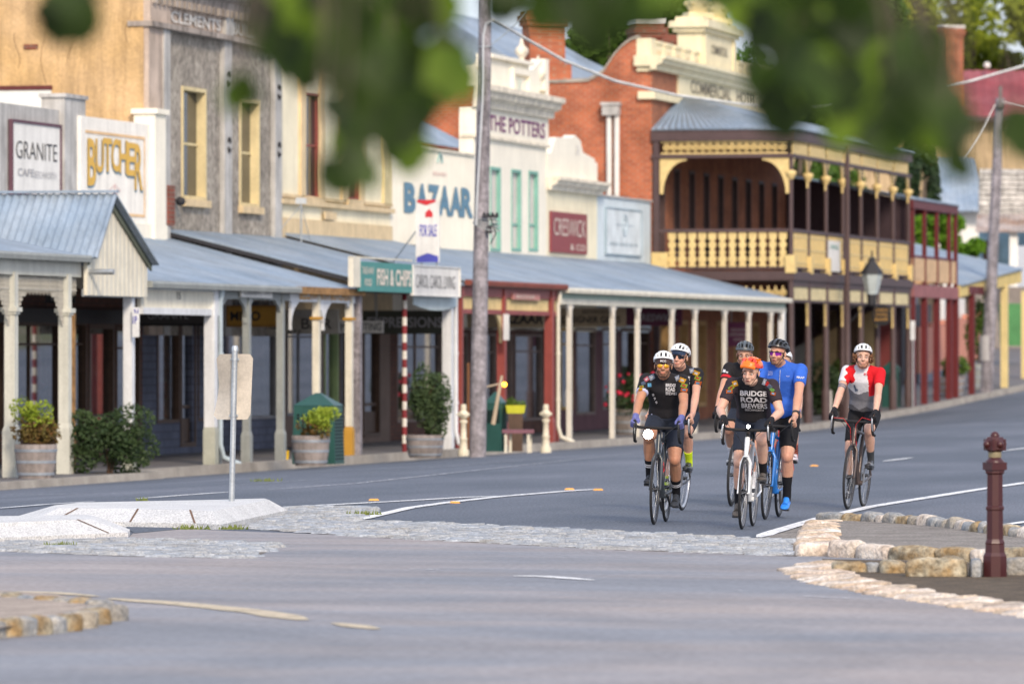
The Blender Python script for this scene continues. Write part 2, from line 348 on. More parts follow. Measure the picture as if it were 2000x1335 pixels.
# cobbled bands
m_sett = mat('granite sett stone', (.37, .39, .41), rough=.75, var=.28, vs=7, fine=.25, fs=50, col2=(.33, .32, .30), c2s=1.6, c2t=.56, bump=.6, bs=40)
def inp(x, y, pg):
    c = False; j = len(pg)-1
    for i in range(len(pg)):
        if (pg[i][1] > y) != (pg[j][1] > y) and x < (pg[j][0]-pg[i][0])*(y-pg[i][1])/(pg[j][1]-pg[i][1])+pg[i][0]: c = not c
        j = i
    return c
def setts(name, pix, label, lt=.13, lw=.20):
    flatp = [TW(GP(x, y)) for x, y in pix]; ts = [q[0] for q in flatp]; ws = [q[1] for q in flatp]; mb = MB(); base = MB()
    mb.poly([P(t, w, .006) for t, w in flatp], 1); t = min(ts)
    while t < max(ts):
        w = min(ws)-random.uniform(0, lw)
        while w < max(ws):
            l = lw*random.uniform(.7, 1.25); a, b = t+lt/2, w+l/2
            if inp(a, b, flatp) and random.random() > .03:
                z = .020+jit(.008); g_ = .007; i_ = .022; tl = jit(.006); tw_ = jit(.006)
                lo = [P(t+g_, w+g_, .004), P(t+g_, w+l-g_, .004), P(t+lt-g_, w+l-g_, .004), P(t+lt-g_, w+g_, .004)]
                hi = [P(t+i_, w+i_, z-tl-tw_), P(t+i_, w+l-i_, z-tl+tw_), P(t+lt-i_, w+l-i_, z+tl+tw_), P(t+lt-i_, w+i_, z+tl-tw_)]
                mb.add(lo+hi, [(0, 1, 5, 4), (1, 2, 6, 5), (2, 3, 7, 6), (3, 0, 4, 7), (4, 5, 6, 7)], 0, True)
            w += l
        t += lt
    return structure(name, mb, [m_sett, mat('sett joint grit', (.16, .14, .12), rough=.95, var=.3, vs=6)], label)
setts('cobble_band', [(480, 1032), (565, 991), (640, 990), (735, 991), (722, 1004), (690, 1018), (850, 1022), (1200, 1040), (1562, 1056), (1556, 1087), (1200, 1074), (700, 1048)], 'band of grey granite setts across the road')
setts('cobble_patch', [(-300, 1075), (0, 1060), (250, 1052), (545, 1063), (530, 1075), (490, 1091), (250, 1087), (0, 1077), (-300, 1096)], 'patch of granite setts by the low island')
flat('bitumen_patch', [(245, 1028), (360, 1026), (372, 1032), (262, 1042)], .007, m_asph, 'dark bitumen patch between the two islands')
flat('gravel_patch', [(1480, 1054), (1530, 1040), (1572, 1027), (1562, 1056)], .008, m_gravel, 'dark gravel edge beside the sandstone kerb')
# painted lines
def strip(pix, wd, m, name, label, dz=.009, n=6):
    pts = []
    for (x0, y0), (x1, y1) in zip(pix, pix[1:]):
        for i in range(n): u = i/n; pts.append(GP(x0+(x1-x0)*u, y0+(y1-y0)*u, 0))
    pts.append(GP(*pix[-1])); L_, R_ = [], []
    for i, q in enumerate(pts):
        d = (pts[min(i+1, len(pts)-1)]-pts[max(i-1, 0)]); d.z = 0; d.normalize(); sd = Vector((-d.y, d.x, 0)); ww = wd*random.uniform(.46, .52)*min(1, .35+min(i, len(pts)-1-i)*.22)
        for s_, lst in ((1, L_), (-1, R_)):
            a = q+sd*ww*s_; t, w = TW(a); a.z = G(t, w)+dz; lst.append(a)
    mb = MB(); k_ = len(pts); mb.add(L_+R_, [(i, i+1, k_+i+1, k_+i) for i in range(k_-1)]); return structure(name, mb, m, label)
for nm, px_, wd, m, lb in [
    ('painted_line', [(556, 990), (650, 986), (800, 978), (900, 972), (970, 969)], .13, m_white, 'white line running back from the splitter island'),
    ('painted_line', [(695, 1017), (740, 1006), (800, 992), (880, 981), (972, 970.5), (1100, 960), (1175, 955)], .14, m_white, 'white line from the setts to the centre of the road'),
    ('painted_line', [(1482, 1050), (1505, 1041), (1545, 1029), (1600, 1013), (1700, 990), (1800, 974), (1900, 958), (2100, 929)], .15, m_white, 'white edge line curving past the stone bed'),
    ('painted_line', [(1900, 1034), (2000, 1020), (2200, 996)], .12, m_white, 'white line behind the bollard'),
    ('painted_line', [(1420, 926), (1452, 924)], .13, m_white, 'lane dash under the riders'),
    ('painted_line', [(1725, 901), (1782, 894)], .13, m_white, 'lane dash beyond the last rider'),
    ('painted_line', [(1955, 881), (2030, 872)], .13, m_white, 'lane dash near the right edge'),
    ('painted_line', [(265, 974.5), (350, 968), (450, 961)], .10, m_white, 'parking bay line behind the sign post'),
    ('painted_line', [(-40, 996), (90, 985.5), (185, 979.5)], .10, m_white, 'parking bay line at the left'),
    ('painted_line', [(10, 966.5), (270, 964)], .08, m_faint, 'thin gutter line at the left'),
    ('painted_line', [(520, 957), (700, 944), (1000, 911), (1240, 885)], .09, m_faint, 'long thin parking line'),
    ('painted_line', [(300, 957), (520, 944), (640, 934)], .08, m_faint, 'thin parking line near the kerb'),
    ('painted_line', [(700, 925), (1100, 893)], .07, m_faint, 'faint parking line near the telephone pole'),
    ('painted_line', [(1003, 1126), (1060, 1126.5), (1158, 1134)], .155, m_white, 'bright short dash in the intersection'),
    ('painted_line', [(795, 1112), (875, 1114)], .08, m_faint, 'faded dash left of the bright one'),
    ('painted_line', [(1555, 1165), (1705, 1172)], .11, m_faint, 'faded dash below the sandstone kerb'),
    ('painted_line', [(470, 1094), (600, 1099)], .06, m_faint, 'faded dash near the cobble patch'),
    ('painted_line', [(1375, 1150), (1460, 1155)], .05, m_faint, 'faded dash in the middle of the intersection'),
    ('painted_line', [(30, 1156), (110, 1159), (190, 1166)], .17, m_yell, 'faded yellow line at the left'),
    ('painted_line', [(215, 1170), (350, 1180), (430, 1188), (510, 1197), (592, 1212)], .25, m_yell, 'long curved faded yellow line'),
    ('painted_line', [(655, 1218), (735, 1230)], .20, m_yell, 'faded yellow patch of the turning line')]:
    strip(px_, wd, m, nm, lb)
# raised reflective markers
m_refl = mat('orange marker plastic', (.75, .36, .08), rough=.35, var=.1)
rl = ['amber road marker beside the long white line', 'amber road marker in the lower white line', 'amber road marker where the white lines end', 'amber road marker at the tip of the centre line', 'amber road marker alone on the asphalt behind the riders']
for (x, y), lb in zip([(730, 977), (888, 982), (1112, 956), (1168, 957), (1590, 910)], rl):
    c = GP(x, y); mb = MB(); mb.cbox(c+Vector((0, 0, .001)), .12, .10, .02, .1, taper=.72)
    tag(obj('road_marker', mb, m_refl), lb, 'road marker', 'amber raised road markers')
# ---------------------------------------------------------------- granite splitter islands
def island(name, pix, h, inset, label, joints=()):
    pts = [GP(x, y) for x, y in pix]; n = len(pts); c = sum(pts, Vector())/n; mb = MB()
    top = []
    for p_ in pts:
        d = c-p_; d.z = 0; L_ = d.length; top.append(p_+d*min(.6, inset/L_*1.2)+Vector((0, 0, h)))
    low = [Vector((p_.x, p_.y, .05)) for p_ in pts]; bot = [Vector((p_.x, p_.y, -.1)) for p_ in pts]
    mb.add(bot+low, [(i, (i+1) % n, (i+1) % n+n, i+n) for i in range(n)]); mb.add(low+top, [(i, (i+1) % n, (i+1) % n+n, i+n) for i in range(n)]); mb.poly(top)
    o = obj(name, mb, m_granite); tag(o, label, 'traffic island'); 
    jm = MB()
    for i, u in joints:
        a = low[i].lerp(low[(i+1) % n], u); b = top[i].lerp(top[(i+1) % n], u+.02); d = (low[(i+1) % n]-low[i]).normalized()*.012
        up = Vector((0, 0, .004)); a0 = Vector((a.x, a.y, 0)); nrm = (b-a).cross(d).normalized(); nrm *= (1 if nrm.y < 0 else -1)*.004
        jm.add([a-d+nrm, a+d+nrm, b+d+nrm, b-d+nrm], [(0, 1, 2, 3)])
    if joints: obj('joint', jm, mat('dirt filled joint', (.16, .10, .07), rough=.95), o)
    return o
ORG_ = ORG
island('splitter_island', [(28, 1019), (60, 1027), (240, 1029), (385, 1032), (432, 1034), (562, 1005), (545, 1002), (430, 1005), (110, 1011)], .165, .33, 'white granite traffic island that carries the sign post', [(2, .1), (2, .97), (1, .25)])
island('splitter_island', [(-420, 1078), (250, 1050), (254, 1044), (205, 1038), (-420, 1050)], .17, .30, 'low granite island end at the left edge beside the cobble patch', [(0, .94)])
# weeds in the joints
m_weed = leafmat('weed leaf', (.12, .17, .04), (.25, .28, .07), .3, 20)
for x, y, n_, r_, lb in [(375, 1034, 26, .12, 'weed at the joint of the white granite island'), (455, 1034, 20, .10, 'weed at the front corner of the white granite island'), (115, 1068, 22, .12, 'weed against the low left island'), (710, 1006, 26, .13, 'weed beside the white line on the setts'), (1640, 1084, 22, .12, 'weed between the two sandstone kerbs'), (520, 940, 20, .15, 'weed in the gutter'), (278, 978, 10, .06, 'small weed behind the white island')]:
    c = GP(x, y); mb = MB()
    for i in range(n_*2):
        a = random.uniform(0, 6.28); d = random.uniform(0, r_); b = c+Vector((math.cos(a)*d*1.5, math.sin(a)*d*.6, .005)); e = b+Vector((jit(.03), jit(.03), random.uniform(.015, .06))); s_ = Vector((.010, .004, 0))
        mb.add([b-s_, b+s_, e], [(0, 1, 2)])
    tag(obj('weed_tuft', mb, m_weed), lb, 'weed', 'weeds in the paving joints')
# ---------------------------------------------------------------- stone beds on the right
def stone(mb, c, lx, ly, h, rz, seed, rnd=.16, dent=.12, tilt=0., mi=0):
    bm = bmesh.new(); bmesh.ops.create_cube(bm, size=1); bmesh.ops.subdivide_edges(bm, edges=bm.edges[:], cuts=5, use_grid_fill=True)
    vs = []; mn = min(lx, ly, h); ca, sa = math.cos(rz), math.sin(rz); c = Vector(c)
    for v in bm.verts:
        p = v.co.copy(); q = Vector((p.x*lx, p.y*ly, p.z*h))
        r_ = rnd*mn*2; i_ = Vector([max(-e/2+r_, min(e/2-r_, a)) for a, e in zip(q, (lx, ly, h))]); d = q-i_
        if d.length > 1e-6: q = i_+d.normalized()*min(d.length, r_)
        nz = mnoise.noise_vector(Vector((q.x*5+seed*7.3, q.y*5, q.z*5)))*dent*mn*1.2 + mnoise.noise_vector(Vector((q.x*16+seed, q.y*16, q.z*16)))*dent*mn*.45
        q += nz; q.z += h/2 + q.y*tilt
        vs.append(c+Vector((q.x*ca-q.y*sa, q.x*sa+q.y*ca, q.z)))
    bm.verts.index_update(); mb.add(vs, [[v.index for v in f.verts] for f in bm.faces], mi, True); bm.free()
def stonerow(root, pix, lx, ly, h, mats, gap=.01, z=-.03, dent=.12, ang=None, tilt=0., seed=0, rz0=0.):
    pts = [GP(x, y) for x, y in pix]; seg = [(a, b, (b-a).length) for a, b in zip(pts, pts[1:])]; tot = sum(s_[2] for s_ in seg); u = 0; i = 0
    while u < tot-.05:
        l = lx*random.uniform(.75, 1.35); m = u+l/2; acc = 0
        for a, b, ln in seg:
            if m <= acc+ln: break
            acc += ln
        f = min(1, (m-acc)/ln); c = a.lerp(b, f); d = (b-a).normalized(); rz = math.atan2(d.y, d.x)+(rz0)
        mb = MB(); stone(mb, c+Vector((0, 0, z)), l-gap, ly*random.uniform(.92, 1.08), h*random.uniform(.88, 1.1), rz+jit(.04), seed+i, dent=dent, tilt=tilt)
        obj('kerb_stone', mb, mats[i % len(mats)] if i % 3 else random.choice(mats), root); u += l; i += 1
m_pitch = mat('tooled cream sandstone', (.54, .44, .34), rough=.9, var=.3, vs=6, fine=.3, fs=30, col2=(.40, .28, .19), c2s=3, c2t=.6, bump=1., bs=25)
c0 = GP(1700, 1050)
ga = thing('garden_bed', 'upper gravel bed edged with rough stones behind the bollard', 'garden bed', c0)
bed = MB(); bp = [GP(1596, 1024), GP(1700, 1026), GP(1850, 1038), GP(2000, 1056), GP(2300, 1075), GP(2300, 1096), GP(2000, 1092), GP(1640, 1088), GP(1620, 1060)]
bed.poly([Vector((v.x, v.y, .05)) for v in bp]); obj('gravel', bed, m_gravel, ga)
stonerow(ga, [(1602, 1024), (1700, 1027), (1800, 1034), (1860, 1040), (1930, 1050), (2010, 1060), (2300, 1082)], .26, .17, .165, [m_greystone, m_oldstone, m_greystone, m_sand], seed=10)
stonerow(ga, [(1624, 1087), (1760, 1093), (1900, 1098), (2300, 1113)], .38, .17, .16, [m_oldstone, m_sand, m_oldstone], seed=40, z=-.03, gap=.004)
gb = thing('stone_kerb', 'sloping cream sandstone kerb at the end of the gravel bed', 'kerb', GP(1590, 1060))
pl = [(1583, 1026), (1574, 1034), (1575, 1042), (1576, 1052), (1577, 1062), (1578, 1072), (1582, 1082)]
for i in range(11):
    x = 1592-1.2*i + (i-5)**2*.25; y = 1027+5.8*i; mb = MB(); c = GP(x, y); c.x += .06
    stone(mb, c+Vector((0, 0, -.035)), .36+.05*(i/10), .115*(y-690)/360*1.9*.62+.05, .10+.005*i, .15+jit(.06), 70+i, rnd=.2, dent=.16)
    obj('kerb_stone', mb, [m_pitch, m_sand, m_pitch][i % 3], gb)
gc = thing('stone_kerb', 'long curved row of pale sandstone slabs below the boulders', 'kerb', GP(1750, 1170))
cur = [(1590, 1105), (1585, 1118), (1612, 1131), (1650, 1143), (1700, 1152), (1755, 1162), (1820, 1172), (1900, 1183), (2000, 1198), (2120, 1215), (2300, 1240)]
strip([(1590, 1104), (1600, 1122), (1650, 1140), (1755, 1161), (1900, 1182), (2120, 1214)], .34, m_dirt, 'kerb_bed', 'dirt filled bed under the sandstone slabs', dz=.007)
pts = [GP(x, y) for x, y in cur]; i = 0; u = 0.; seg = list(zip(pts, pts[1:])); tot = sum((b-a).length for a, b in seg)
while u < tot:
    l = (.17 if u < .6 else .27)*random.uniform(.75, 1.3); m = u+l/2; acc = 0
    for a, b in seg:
        ln = (b-a).length
        if m <= acc+ln: break
        acc += ln
    c = a.lerp(b, min(1, (m-acc)/ln)); d = (b-a).normalized(); rz = math.atan2(d.y, d.x); mb = MB()
    stone(mb, c+Vector((0, 0, -.05+jit(.008))), l*.86, (.42 if u > .5 else .33)*random.uniform(.88, 1.12), .085, rz-.62+jit(.07), 100+i, rnd=.15, dent=.22, tilt=.06)
    obj('kerb_stone', mb, [m_sand, m_pitch, m_sand][i % 3], gc); u += l; i += 1
gd = thing('garden_bed', 'lower dirt strip with big mossy boulders around the bollard', 'garden bed', GP(1800, 1130))
dd = MB(); dp = [GP(1605, 1096), GP(1800, 1100), GP(2300, 1116), GP(2300, 1225), GP(2000, 1188), GP(1850, 1170), GP(1700, 1146), GP(1625, 1124)]
dd.poly([Vector((v.x, v.y, .022)) for v in dp]); obj('dirt', dd, m_dirt, gd)
for i, (x0, x1, yb, h, m) in enumerate([(1626, 1694, 1122, .085, m_oldstone), (1692, 1722, 1122, .08, m_greystone), (1720, 1772, 1124, .095, m_oldstone), (1775, 1894, 1131, .145, m_oldstone), (1898, 1920, 1132, .14, m_greystone), (1960, 2040, 1128, .13, m_greystone), (2046, 2200, 1134, .14, m_oldstone)]):
    c = GP((x0+x1)/2, yb); l = (x1-x0)/((yb-690)/1.65); mb = MB(); c.y += .13
    stone(mb, c+Vector((0, 0, -.03)), l*.98, .26, h+.04, -.04+jit(.05), 140+i, rnd=.16, dent=.13)
    obj('boulder', mb, m, gd)
# lower left corner of the roundabout
ge = thing('stone_kerb', 'blurred stone kerb of the roundabout in the near left corner', 'kerb', GP(60, 1230))
fp = MB(); fpp = [GP(-300, 1170), GP(0, 1172), (GP(110, 1180)), GP(195, 1200), GP(150, 1225), GP(60, 1240), GP(-300, 1290)]
fp.poly([Vector((v.x, v.y, .07)) for v in fpp]); obj('paving', fp, mat('brown setts', (.34, .28, .23), rough=.9, var=.3, vs=5, fine=.2), ge)
for i in range(11):
    u = i/10; x = 200-300*u; y = 1213+48*u+6*math.sin(u*5); c = GP(x, y); mb = MB(); stone(mb, c+Vector((0, 0, -.05)), .13+.02*(i % 2), .34, .15, -.75+jit(.08), 170+i, rnd=.15, dent=.12, tilt=.1)
    obj('kerb_stone', mb, [m_greystone, m_oldstone][i % 2], ge)
for i in range(9):
    u = i/8; x = 195-270*u; y = 1200-24*u; c = GP(x, y); mb = MB(); stone(mb, c+Vector((0, 0, -.04)), .19, .22, .13, .1, 190+i, rnd=.2, dent=.15)
    obj('kerb_stone', mb, [m_greystone, m_oldstone][i % 2], ge)
# bollard
m_bol = mat('maroon gloss paint', (.052, .010, .011), rough=.38, spec=.5, var=.12, fine=.05)
c = GP(1943, 1131); K = (1131-690)/1.65
bo = thing('bollard', 'maroon octagonal cast bollard with a studded cube head', 'bollard', c)
def zz(y): return (1131-y)/K
mb = MB(); O8 = math.pi/8
mb.lathe(c, [(.092, -.1), (.090, zz(1085)), (.075, zz(1078)), (.072, zz(1062)), (.076, zz(1060)), (.072, zz(1057)), (.064, zz(1052)), (.062, zz(996)), (.070, zz(994)), (.070, zz(989)), (.061, zz(987)), (.059, zz(926)), (.072, zz(923)), (.072, zz(919))], 8, smooth=False, rot=O8)
obj('shaft', mb, m_bol, bo); mb = MB(); mb.cbox(c+Vector((0, 0, zz(919))), .105, .105, zz(902)-zz(919), .5); mb.lathe(c, [(.07, zz(904)), (.070, zz(900)), (.055, zz(896)), (.048, zz(893))], 12)
mb.cbox(c+Vector((0, 0, zz(917))), .128, .128, .055, .5+math.pi/4*0); obj('neck_block', mb, m_bol, bo)
mb = MB(); mb.lathe(c, [(.047, zz(893)), (.05, zz(890)), (.047, zz(887)), (.05, zz(884)), (.044, zz(881))], 10); obj('rope_band', mb, mat('weathered brass', (.24, .2, .12), rough=.5), bo)
mb = MB(); hc = c+Vector((0, 0, zz(874))); mb.lathe(c, [(.05, zz(882)), (.075, zz(877)), (.078, zz(860)), (.06, zz(853)), (.03, zz(851))], 8, smooth=False, rot=O8)
for q in range(4):
    a = .5+q*math.pi/2-math.pi/2*0; mb.ball(c+Vector((math.cos(a)*.068, math.sin(a)*.068, zz(867))), .030, n=10)
mb.ball(c+Vector((0, 0, zz(851))), .035); mb.cbox(c+Vector((0, 0, zz(879))), .118, .118, zz(857)-zz(879), .5)
obj('head', mb, m_bol, bo)
# keep-left sign on the white island, seen from behind
m_galv = mat('galvanised steel', (.42, .45, .47), rough=.42, metal=.6, var=.12, vs=6, fine=.1)
m_alu = mat('bare aluminium sign back', (.50, .45, .38), rough=.34, metal=.5, var=.10, vs=9, fine=.08)
c = GP(452, 1010); c.z = .165; K = F/c.y
sg = thing('traffic_sign', 'back of a bent aluminium keep-left plate on a galvanised pole', 'road sign', c)
top = CAMZ+(690-680)/K; mb = MB(); mb.tube([c-Vector((0, 0, .1)), c+Vector((.035, 0, top-c.z))], .030, 14); obj('pole', mb, m_galv, sg)
mb = MB(); mb.lathe(c+Vector((.036, 0, top-c.z)), [(.034, -.03), (.034, .01), (.02, .03)], 12); obj('pole_cap', mb, m_galv, sg)
pz0 = CAMZ+(690-819)/K; pz1 = CAMZ+(690-691)/K; pw0, pw1 = -.165, .185; n = 12; mz = 10; vs = []; mb = MB()
for i in range(n+1):
    for j in range(mz+1):
        u = i/n; v = j/mz; x = pw0+(pw1-pw0)*u; r_ = .045; z = pz0+(pz1-pz0)*v
        ex = min(u, 1-u)*(pw1-pw0); 
        if ex < r_: 
            k_ = r_-math.sqrt(max(0, r_*r_-(r_-ex)**2)); z = min(max(z, pz0+k_), pz1-k_)
        x += (-.018*math.cos(v*6.28) if u < .5 else .0)*(1-2*u if u < .5 else 0)
        yy = -.045+.04*abs(u-.45)*2 + .02*math.sin(v*4)*(1-u) - (.035 if .42 < u < .6 else 0)*0
        vs.append(c+Vector((x+.03*v, yy+.095, z-c.z)))
mz1 = mz+1
mb.add(vs, [(i*mz1+j, (i+1)*mz1+j, (i+1)*mz1+j+1, i*mz1+j+1) for i in range(n) for j in range(mz)], 0, True)
mb.add([v+Vector((0, .004, 0)) for v in vs], [(i*mz1+j, i*mz1+j+1, (i+1)*mz1+j+1, (i+1)*mz1+j) for i in range(n) for j in range(mz)], 0, True)
obj('sign_plate', mb, m_alu, sg)
for y in (701, 811):
    z = CAMZ+(690-y)/K; cc = c+Vector((.035*(z-c.z)/(top-c.z), 0, z-c.z)); mb = MB(); mb.lathe(cc, [(.036, -.012), (.036, .012)], 14); mb.cbox(cc+Vector((.0, .05, -.012)), .09, .06, .024)
    obj('clamp', mb, m_galv, sg)
# ================================================================ buildings along the row (facade plane w = WF)
WF = -3.76
m_glass = glassmat(alpha=.50)
m_int = mat('dark shop interior', (.34, .28, .22), rough=.9, var=.6, vs=1.5, col2=(.55, .40, .24), c2s=.8)
m_tile_blue = brickmat('slate blue tiles', (.10, .115, .16), (.13, .145, .20), (.07, .07, .09), .15, .15, .01)
m_brown_tim = mat('dark brown timber', (.085, .05, .033), rough=.55, var=.2, vs=6)
m_brown_brick = brickmat('brown glazed bricks', (.16, .07, .05), (.11, .055, .045), (.08, .06, .05))
m_black_fas = mat('black fascia board', (.022, .022, .025), rough=.5)
m_ochre = mat('ochre limewash render', (.60, .40, .19), rough=.92, var=.22, vs=.8, fine=.12, fs=18, col2=(.60, .42, .24), c2s=.5, streak=.25, bump=.5, bs=12)
m_rough = mat('grey roughcast render', (.36, .325, .275), rough=.95, var=.22, vs=1.2, fine=.38, fs=9, col2=(.27, .24, .205), c2s=1.6, bump=1, bs=9, streak=.18)
m_pinkren = mat('weathered pinkish cement', (.52, .42, .345), rough=.9, var=.2, vs=2, streak=.35)
m_greyren = mat('pale grey cement', (.48, .47, .45), rough=.9, var=.2, vs=2, streak=.25)
m_cream = mat('cream painted render', (.84, .77, .57), rough=.8, var=.08, vs=1.2, streak=.10)
m_paleyel = mat('pale yellow window trim', (.66, .55, .31), rough=.7, var=.12, vs=3, streak=.12)
m_ochretrim = mat('buff trim paint', (.68, .53, .32), rough=.75, var=.12, vs=3, streak=.15)
m_whitew = mat('white painted render', (.88, .83, .70), rough=.8, var=.05, vs=1.5, streak=.07)
m_whiteg = mat('off white weatherboard paint', (.78, .765, .72), rough=.7, var=.08, vs=2, streak=.12)
m_stain = mat('stained white cornice', (.78, .71, .58), rough=.85, var=.22, vs=3, streak=.25)
m_lightblue = mat('pale blue paint', (.60, .68, .72), rough=.7, var=.08, vs=1.5, streak=.1)
m_maroonS = mat('maroon sign board', (.25, .05, .06), rough=.5, var=.06)
m_lettercream = mat('cream lettering', (.78, .70, .60), rough=.6, var=.05)
m_letterblack = mat('black lettering', (.03, .03, .035), rough=.6, var=.05)
m_letterblue = mat('slate blue lettering', (.12, .24, .33), rough=.6, var=.12, vs=8)
m_letterpurple = mat('purple lettering', (.20, .06, .16), rough=.6, var=.1)
m_lettergold = mat('gold lettering', (.70, .42, .07), rough=.55, var=.1)
m_lettergrey = mat('grey lettering', (.36, .36, .38), rough=.6, var=.05)
m_brick = brickmat('orange red bricks', (.46, .125, .055), (.33, .085, .045), (.34, .20, .13), var=.38)
m_brickd = brickmat('dark red bricks', (.26, .07, .045), (.18, .055, .04), (.18, .13, .1), var=.3)
m_roof = mat('galvanised corrugated iron', (.27, .345, .43), rough=.45, metal=.25, spec=.5, var=.18, vs=.8, fine=.06, col2=(.34, .40, .46), c2s=.7, streak=.15)
m_roofrust = mat('rusty corrugated iron', (.42, .36, .33), rough=.6, metal=.2, var=.3, vs=1.5, col2=(.30, .18, .12), c2s=1.2, c2t=.55)
m_green = mat('sea green paint', (.20, .42, .35), rough=.6, var=.08)
m_redp = mat('deep red paint', (.28, .065, .055), rough=.5, var=.12, vs=4, streak=.15)
m_blind = mat('pale window blind', (.62, .58, .52), rough=.8, var=.1)
m_pcream = mat('hotel cream paint', (.78, .67, .40), rough=.7, var=.07, vs=2, streak=.1)
m_pcream2 = mat('hotel pale cream render', (.78, .70, .48), rough=.75, var=.08, vs=2, streak=.12)
m_hbrown = mat('hotel chocolate paint', (.085, .055, .055), rough=.55, var=.12, vs=4)
m_gold = mat('gold cast iron lace', (.66, .50, .22), rough=.55, var=.12, vs=7)
Z0 = PATH
def rcx(t0, t1, w): return (t0+t1)/2
def bld(name, label, cat, t, w=WF, group=None):
    return thing(name, label, cat, P(t, w, rise(t)+PATH), group)
def corr(mb, a0, a1, b0, b1, pitch=.14, amp=.02, mi=0, th=.02):   # corrugated sheet: eave a0->a1, ridge b0->b1, ribs run a->b
    a0, a1, b0, b1 = map(Vector, (a0, a1, b0, b1)); n = max(4, int((a1-a0).length/pitch)*4); nn = (a1-a0).cross(b0-a0).normalized()
    if nn.z < 0: nn = -nn
    if (a1-a0).length < .2: n = max(4, int((b1-b0).length/pitch)*4)
    vs = []
    for i in range(n+1):
        u = i/n; h = nn*amp*math.sin(i*math.pi/2); vs += [a0.lerp(a1, u)+h, b0.lerp(b1, u)+h]
    mb.add(vs, [(2*i, 2*i+2, 2*i+3, 2*i+1) for i in range(n)], mi, True)
    mb.add([v-nn*th for v in vs], [(2*i, 2*i+1, 2*i+3, 2*i+2) for i in range(n)], mi, True)
    e = [a0, a1, b1, b0]; mb.add(e+[v-nn*th*1.6 for v in e], [(0, 1, 5, 4), (1, 2, 6, 5), (2, 3, 7, 6), (3, 0, 4, 7)], mi)
def window(root, x0, x1, yt, yb, frame, w=WF, fr=.09, depth=.18, mull=(), trans=(), sill=None, glass=None, blind=False, proud=.02, name='window', rect=None):
    t0, t1, z0, z1 = rect or RR(x0, x1, yt, yb, w)
    mb = MB(); f = fr; wi = w-depth
    for a, b, c, d in ((t0, t0+f, z0, z1), (t1-f, t1, z0, z1), (t0+f, t1-f, z0, z0+f), (t0+f, t1-f, z1-f, z1)): mb.box(a, b, wi, w+proud, c, d)
    for u in mull: mb.box(t0+(t1-t0)*u-f*.35, t0+(t1-t0)*u+f*.35, wi+.02, wi+.07, z0+f, z1-f)
    for u in trans: mb.box(t0+f, t1-f, wi+.021, wi+.071, z0+(z1-z0)*u-f*.35, z0+(z1-z0)*u+f*.35)
    o = obj(name, mb, frame, root)
    g_ = MB(); g_.add([P(t0+f, wi+.04, z0+f), P(t1-f, wi+.04, z0+f), P(t1-f, wi+.04, z1-f), P(t0+f, wi+.04, z1-f)], [(0, 1, 2, 3)]); obj('pane', g_, glass or m_glass, o)
    if blind:
        b = MB(); b.box(t0+f, t1-f, wi-.06, wi-.045, z0+(z1-z0)*random.uniform(.3, .55), z1-f); obj('blind', b, m_blind, o)
    if sill is not None:
        s_ = MB(); s_.box(t0-.06, t1+.06, w-.02, w+.11, z0-.14, z0); obj('sill', s_, sill, o)
    return o
def hole(x0, x1, yt, yb, w=WF):
    return RR(x0, x1, yt, yb, w)
def sign(name, label, x0, x1, yt, yb, w, board, texts, th=.05, frame=None, cat='sign', parent=None, rect=None, rgt=DV, hang=False, fr=.05):
    """texts: (body, u, v, wd, ht, material, bold[, arch]) in board fractions"""
    t0, t1, z0, z1 = rect or RR(x0, x1, yt, yb, w)
    c = P((t0+t1)/2, w, z0)
    root = parent if parent is not None else thing(name, label, cat, c)
    mb = MB(); mb.box(t0, t1, w-th, w, z0, z1); b = obj('board', mb, board, root)
    if frame is not None:
        f = MB(); s_ = fr
        for a, bb, cc, d in ((t0-s_, t0, z0-s_, z1+s_), (t1, t1+s_, z0-s_, z1+s_), (t0, t1, z0-s_, z0), (t0, t1, z1, z1+s_)): f.box(a, bb, w-th, w+.025, cc, d)
        obj('frame', f, frame, root)
    for tx in texts:
        body, u, v, wd, ht, m, bold = tx[:7]; arch = tx[7] if len(tx) > 7 else 0
        k = MB(); k.text(body, P(t0+(t1-t0)*u, w, z0+(z1-z0)*v), DV, ZV, (t1-t0)*wd, (z1-z0)*ht, bold=bold, arch=arch*(z1-z0)); obj('lettering', k, m, b)
    return root
def cornice(mb, t0, t1, w, z, proj=.3, h=.35, mi=0, ret=0.):
    pr = [(0, 0), (proj*.35, 0), (proj*.4, h*.3), (proj*.75, h*.45), (proj*.8, h*.7), (proj, h*.75), (proj, h), (0, h)]
    mb.wz([(w+a, z+b) for a, b in pr], t0-ret, t1+ret, mi)
def finial(mb, c, h, r, mi=0, n=12):
    mb.lathe(c, [(r*1.1, 0), (r*1.1, h*.06), (r*.45, h*.12), (r*.38, h*.26), (r*.55, h*.30), (r*.95, h*.42), (r, h*.50), (r*.9, h*.58), (r*.45, h*.68), (r*.32, h*.74), (r*.22, h*.86), (r*.04, h)], n, mi)
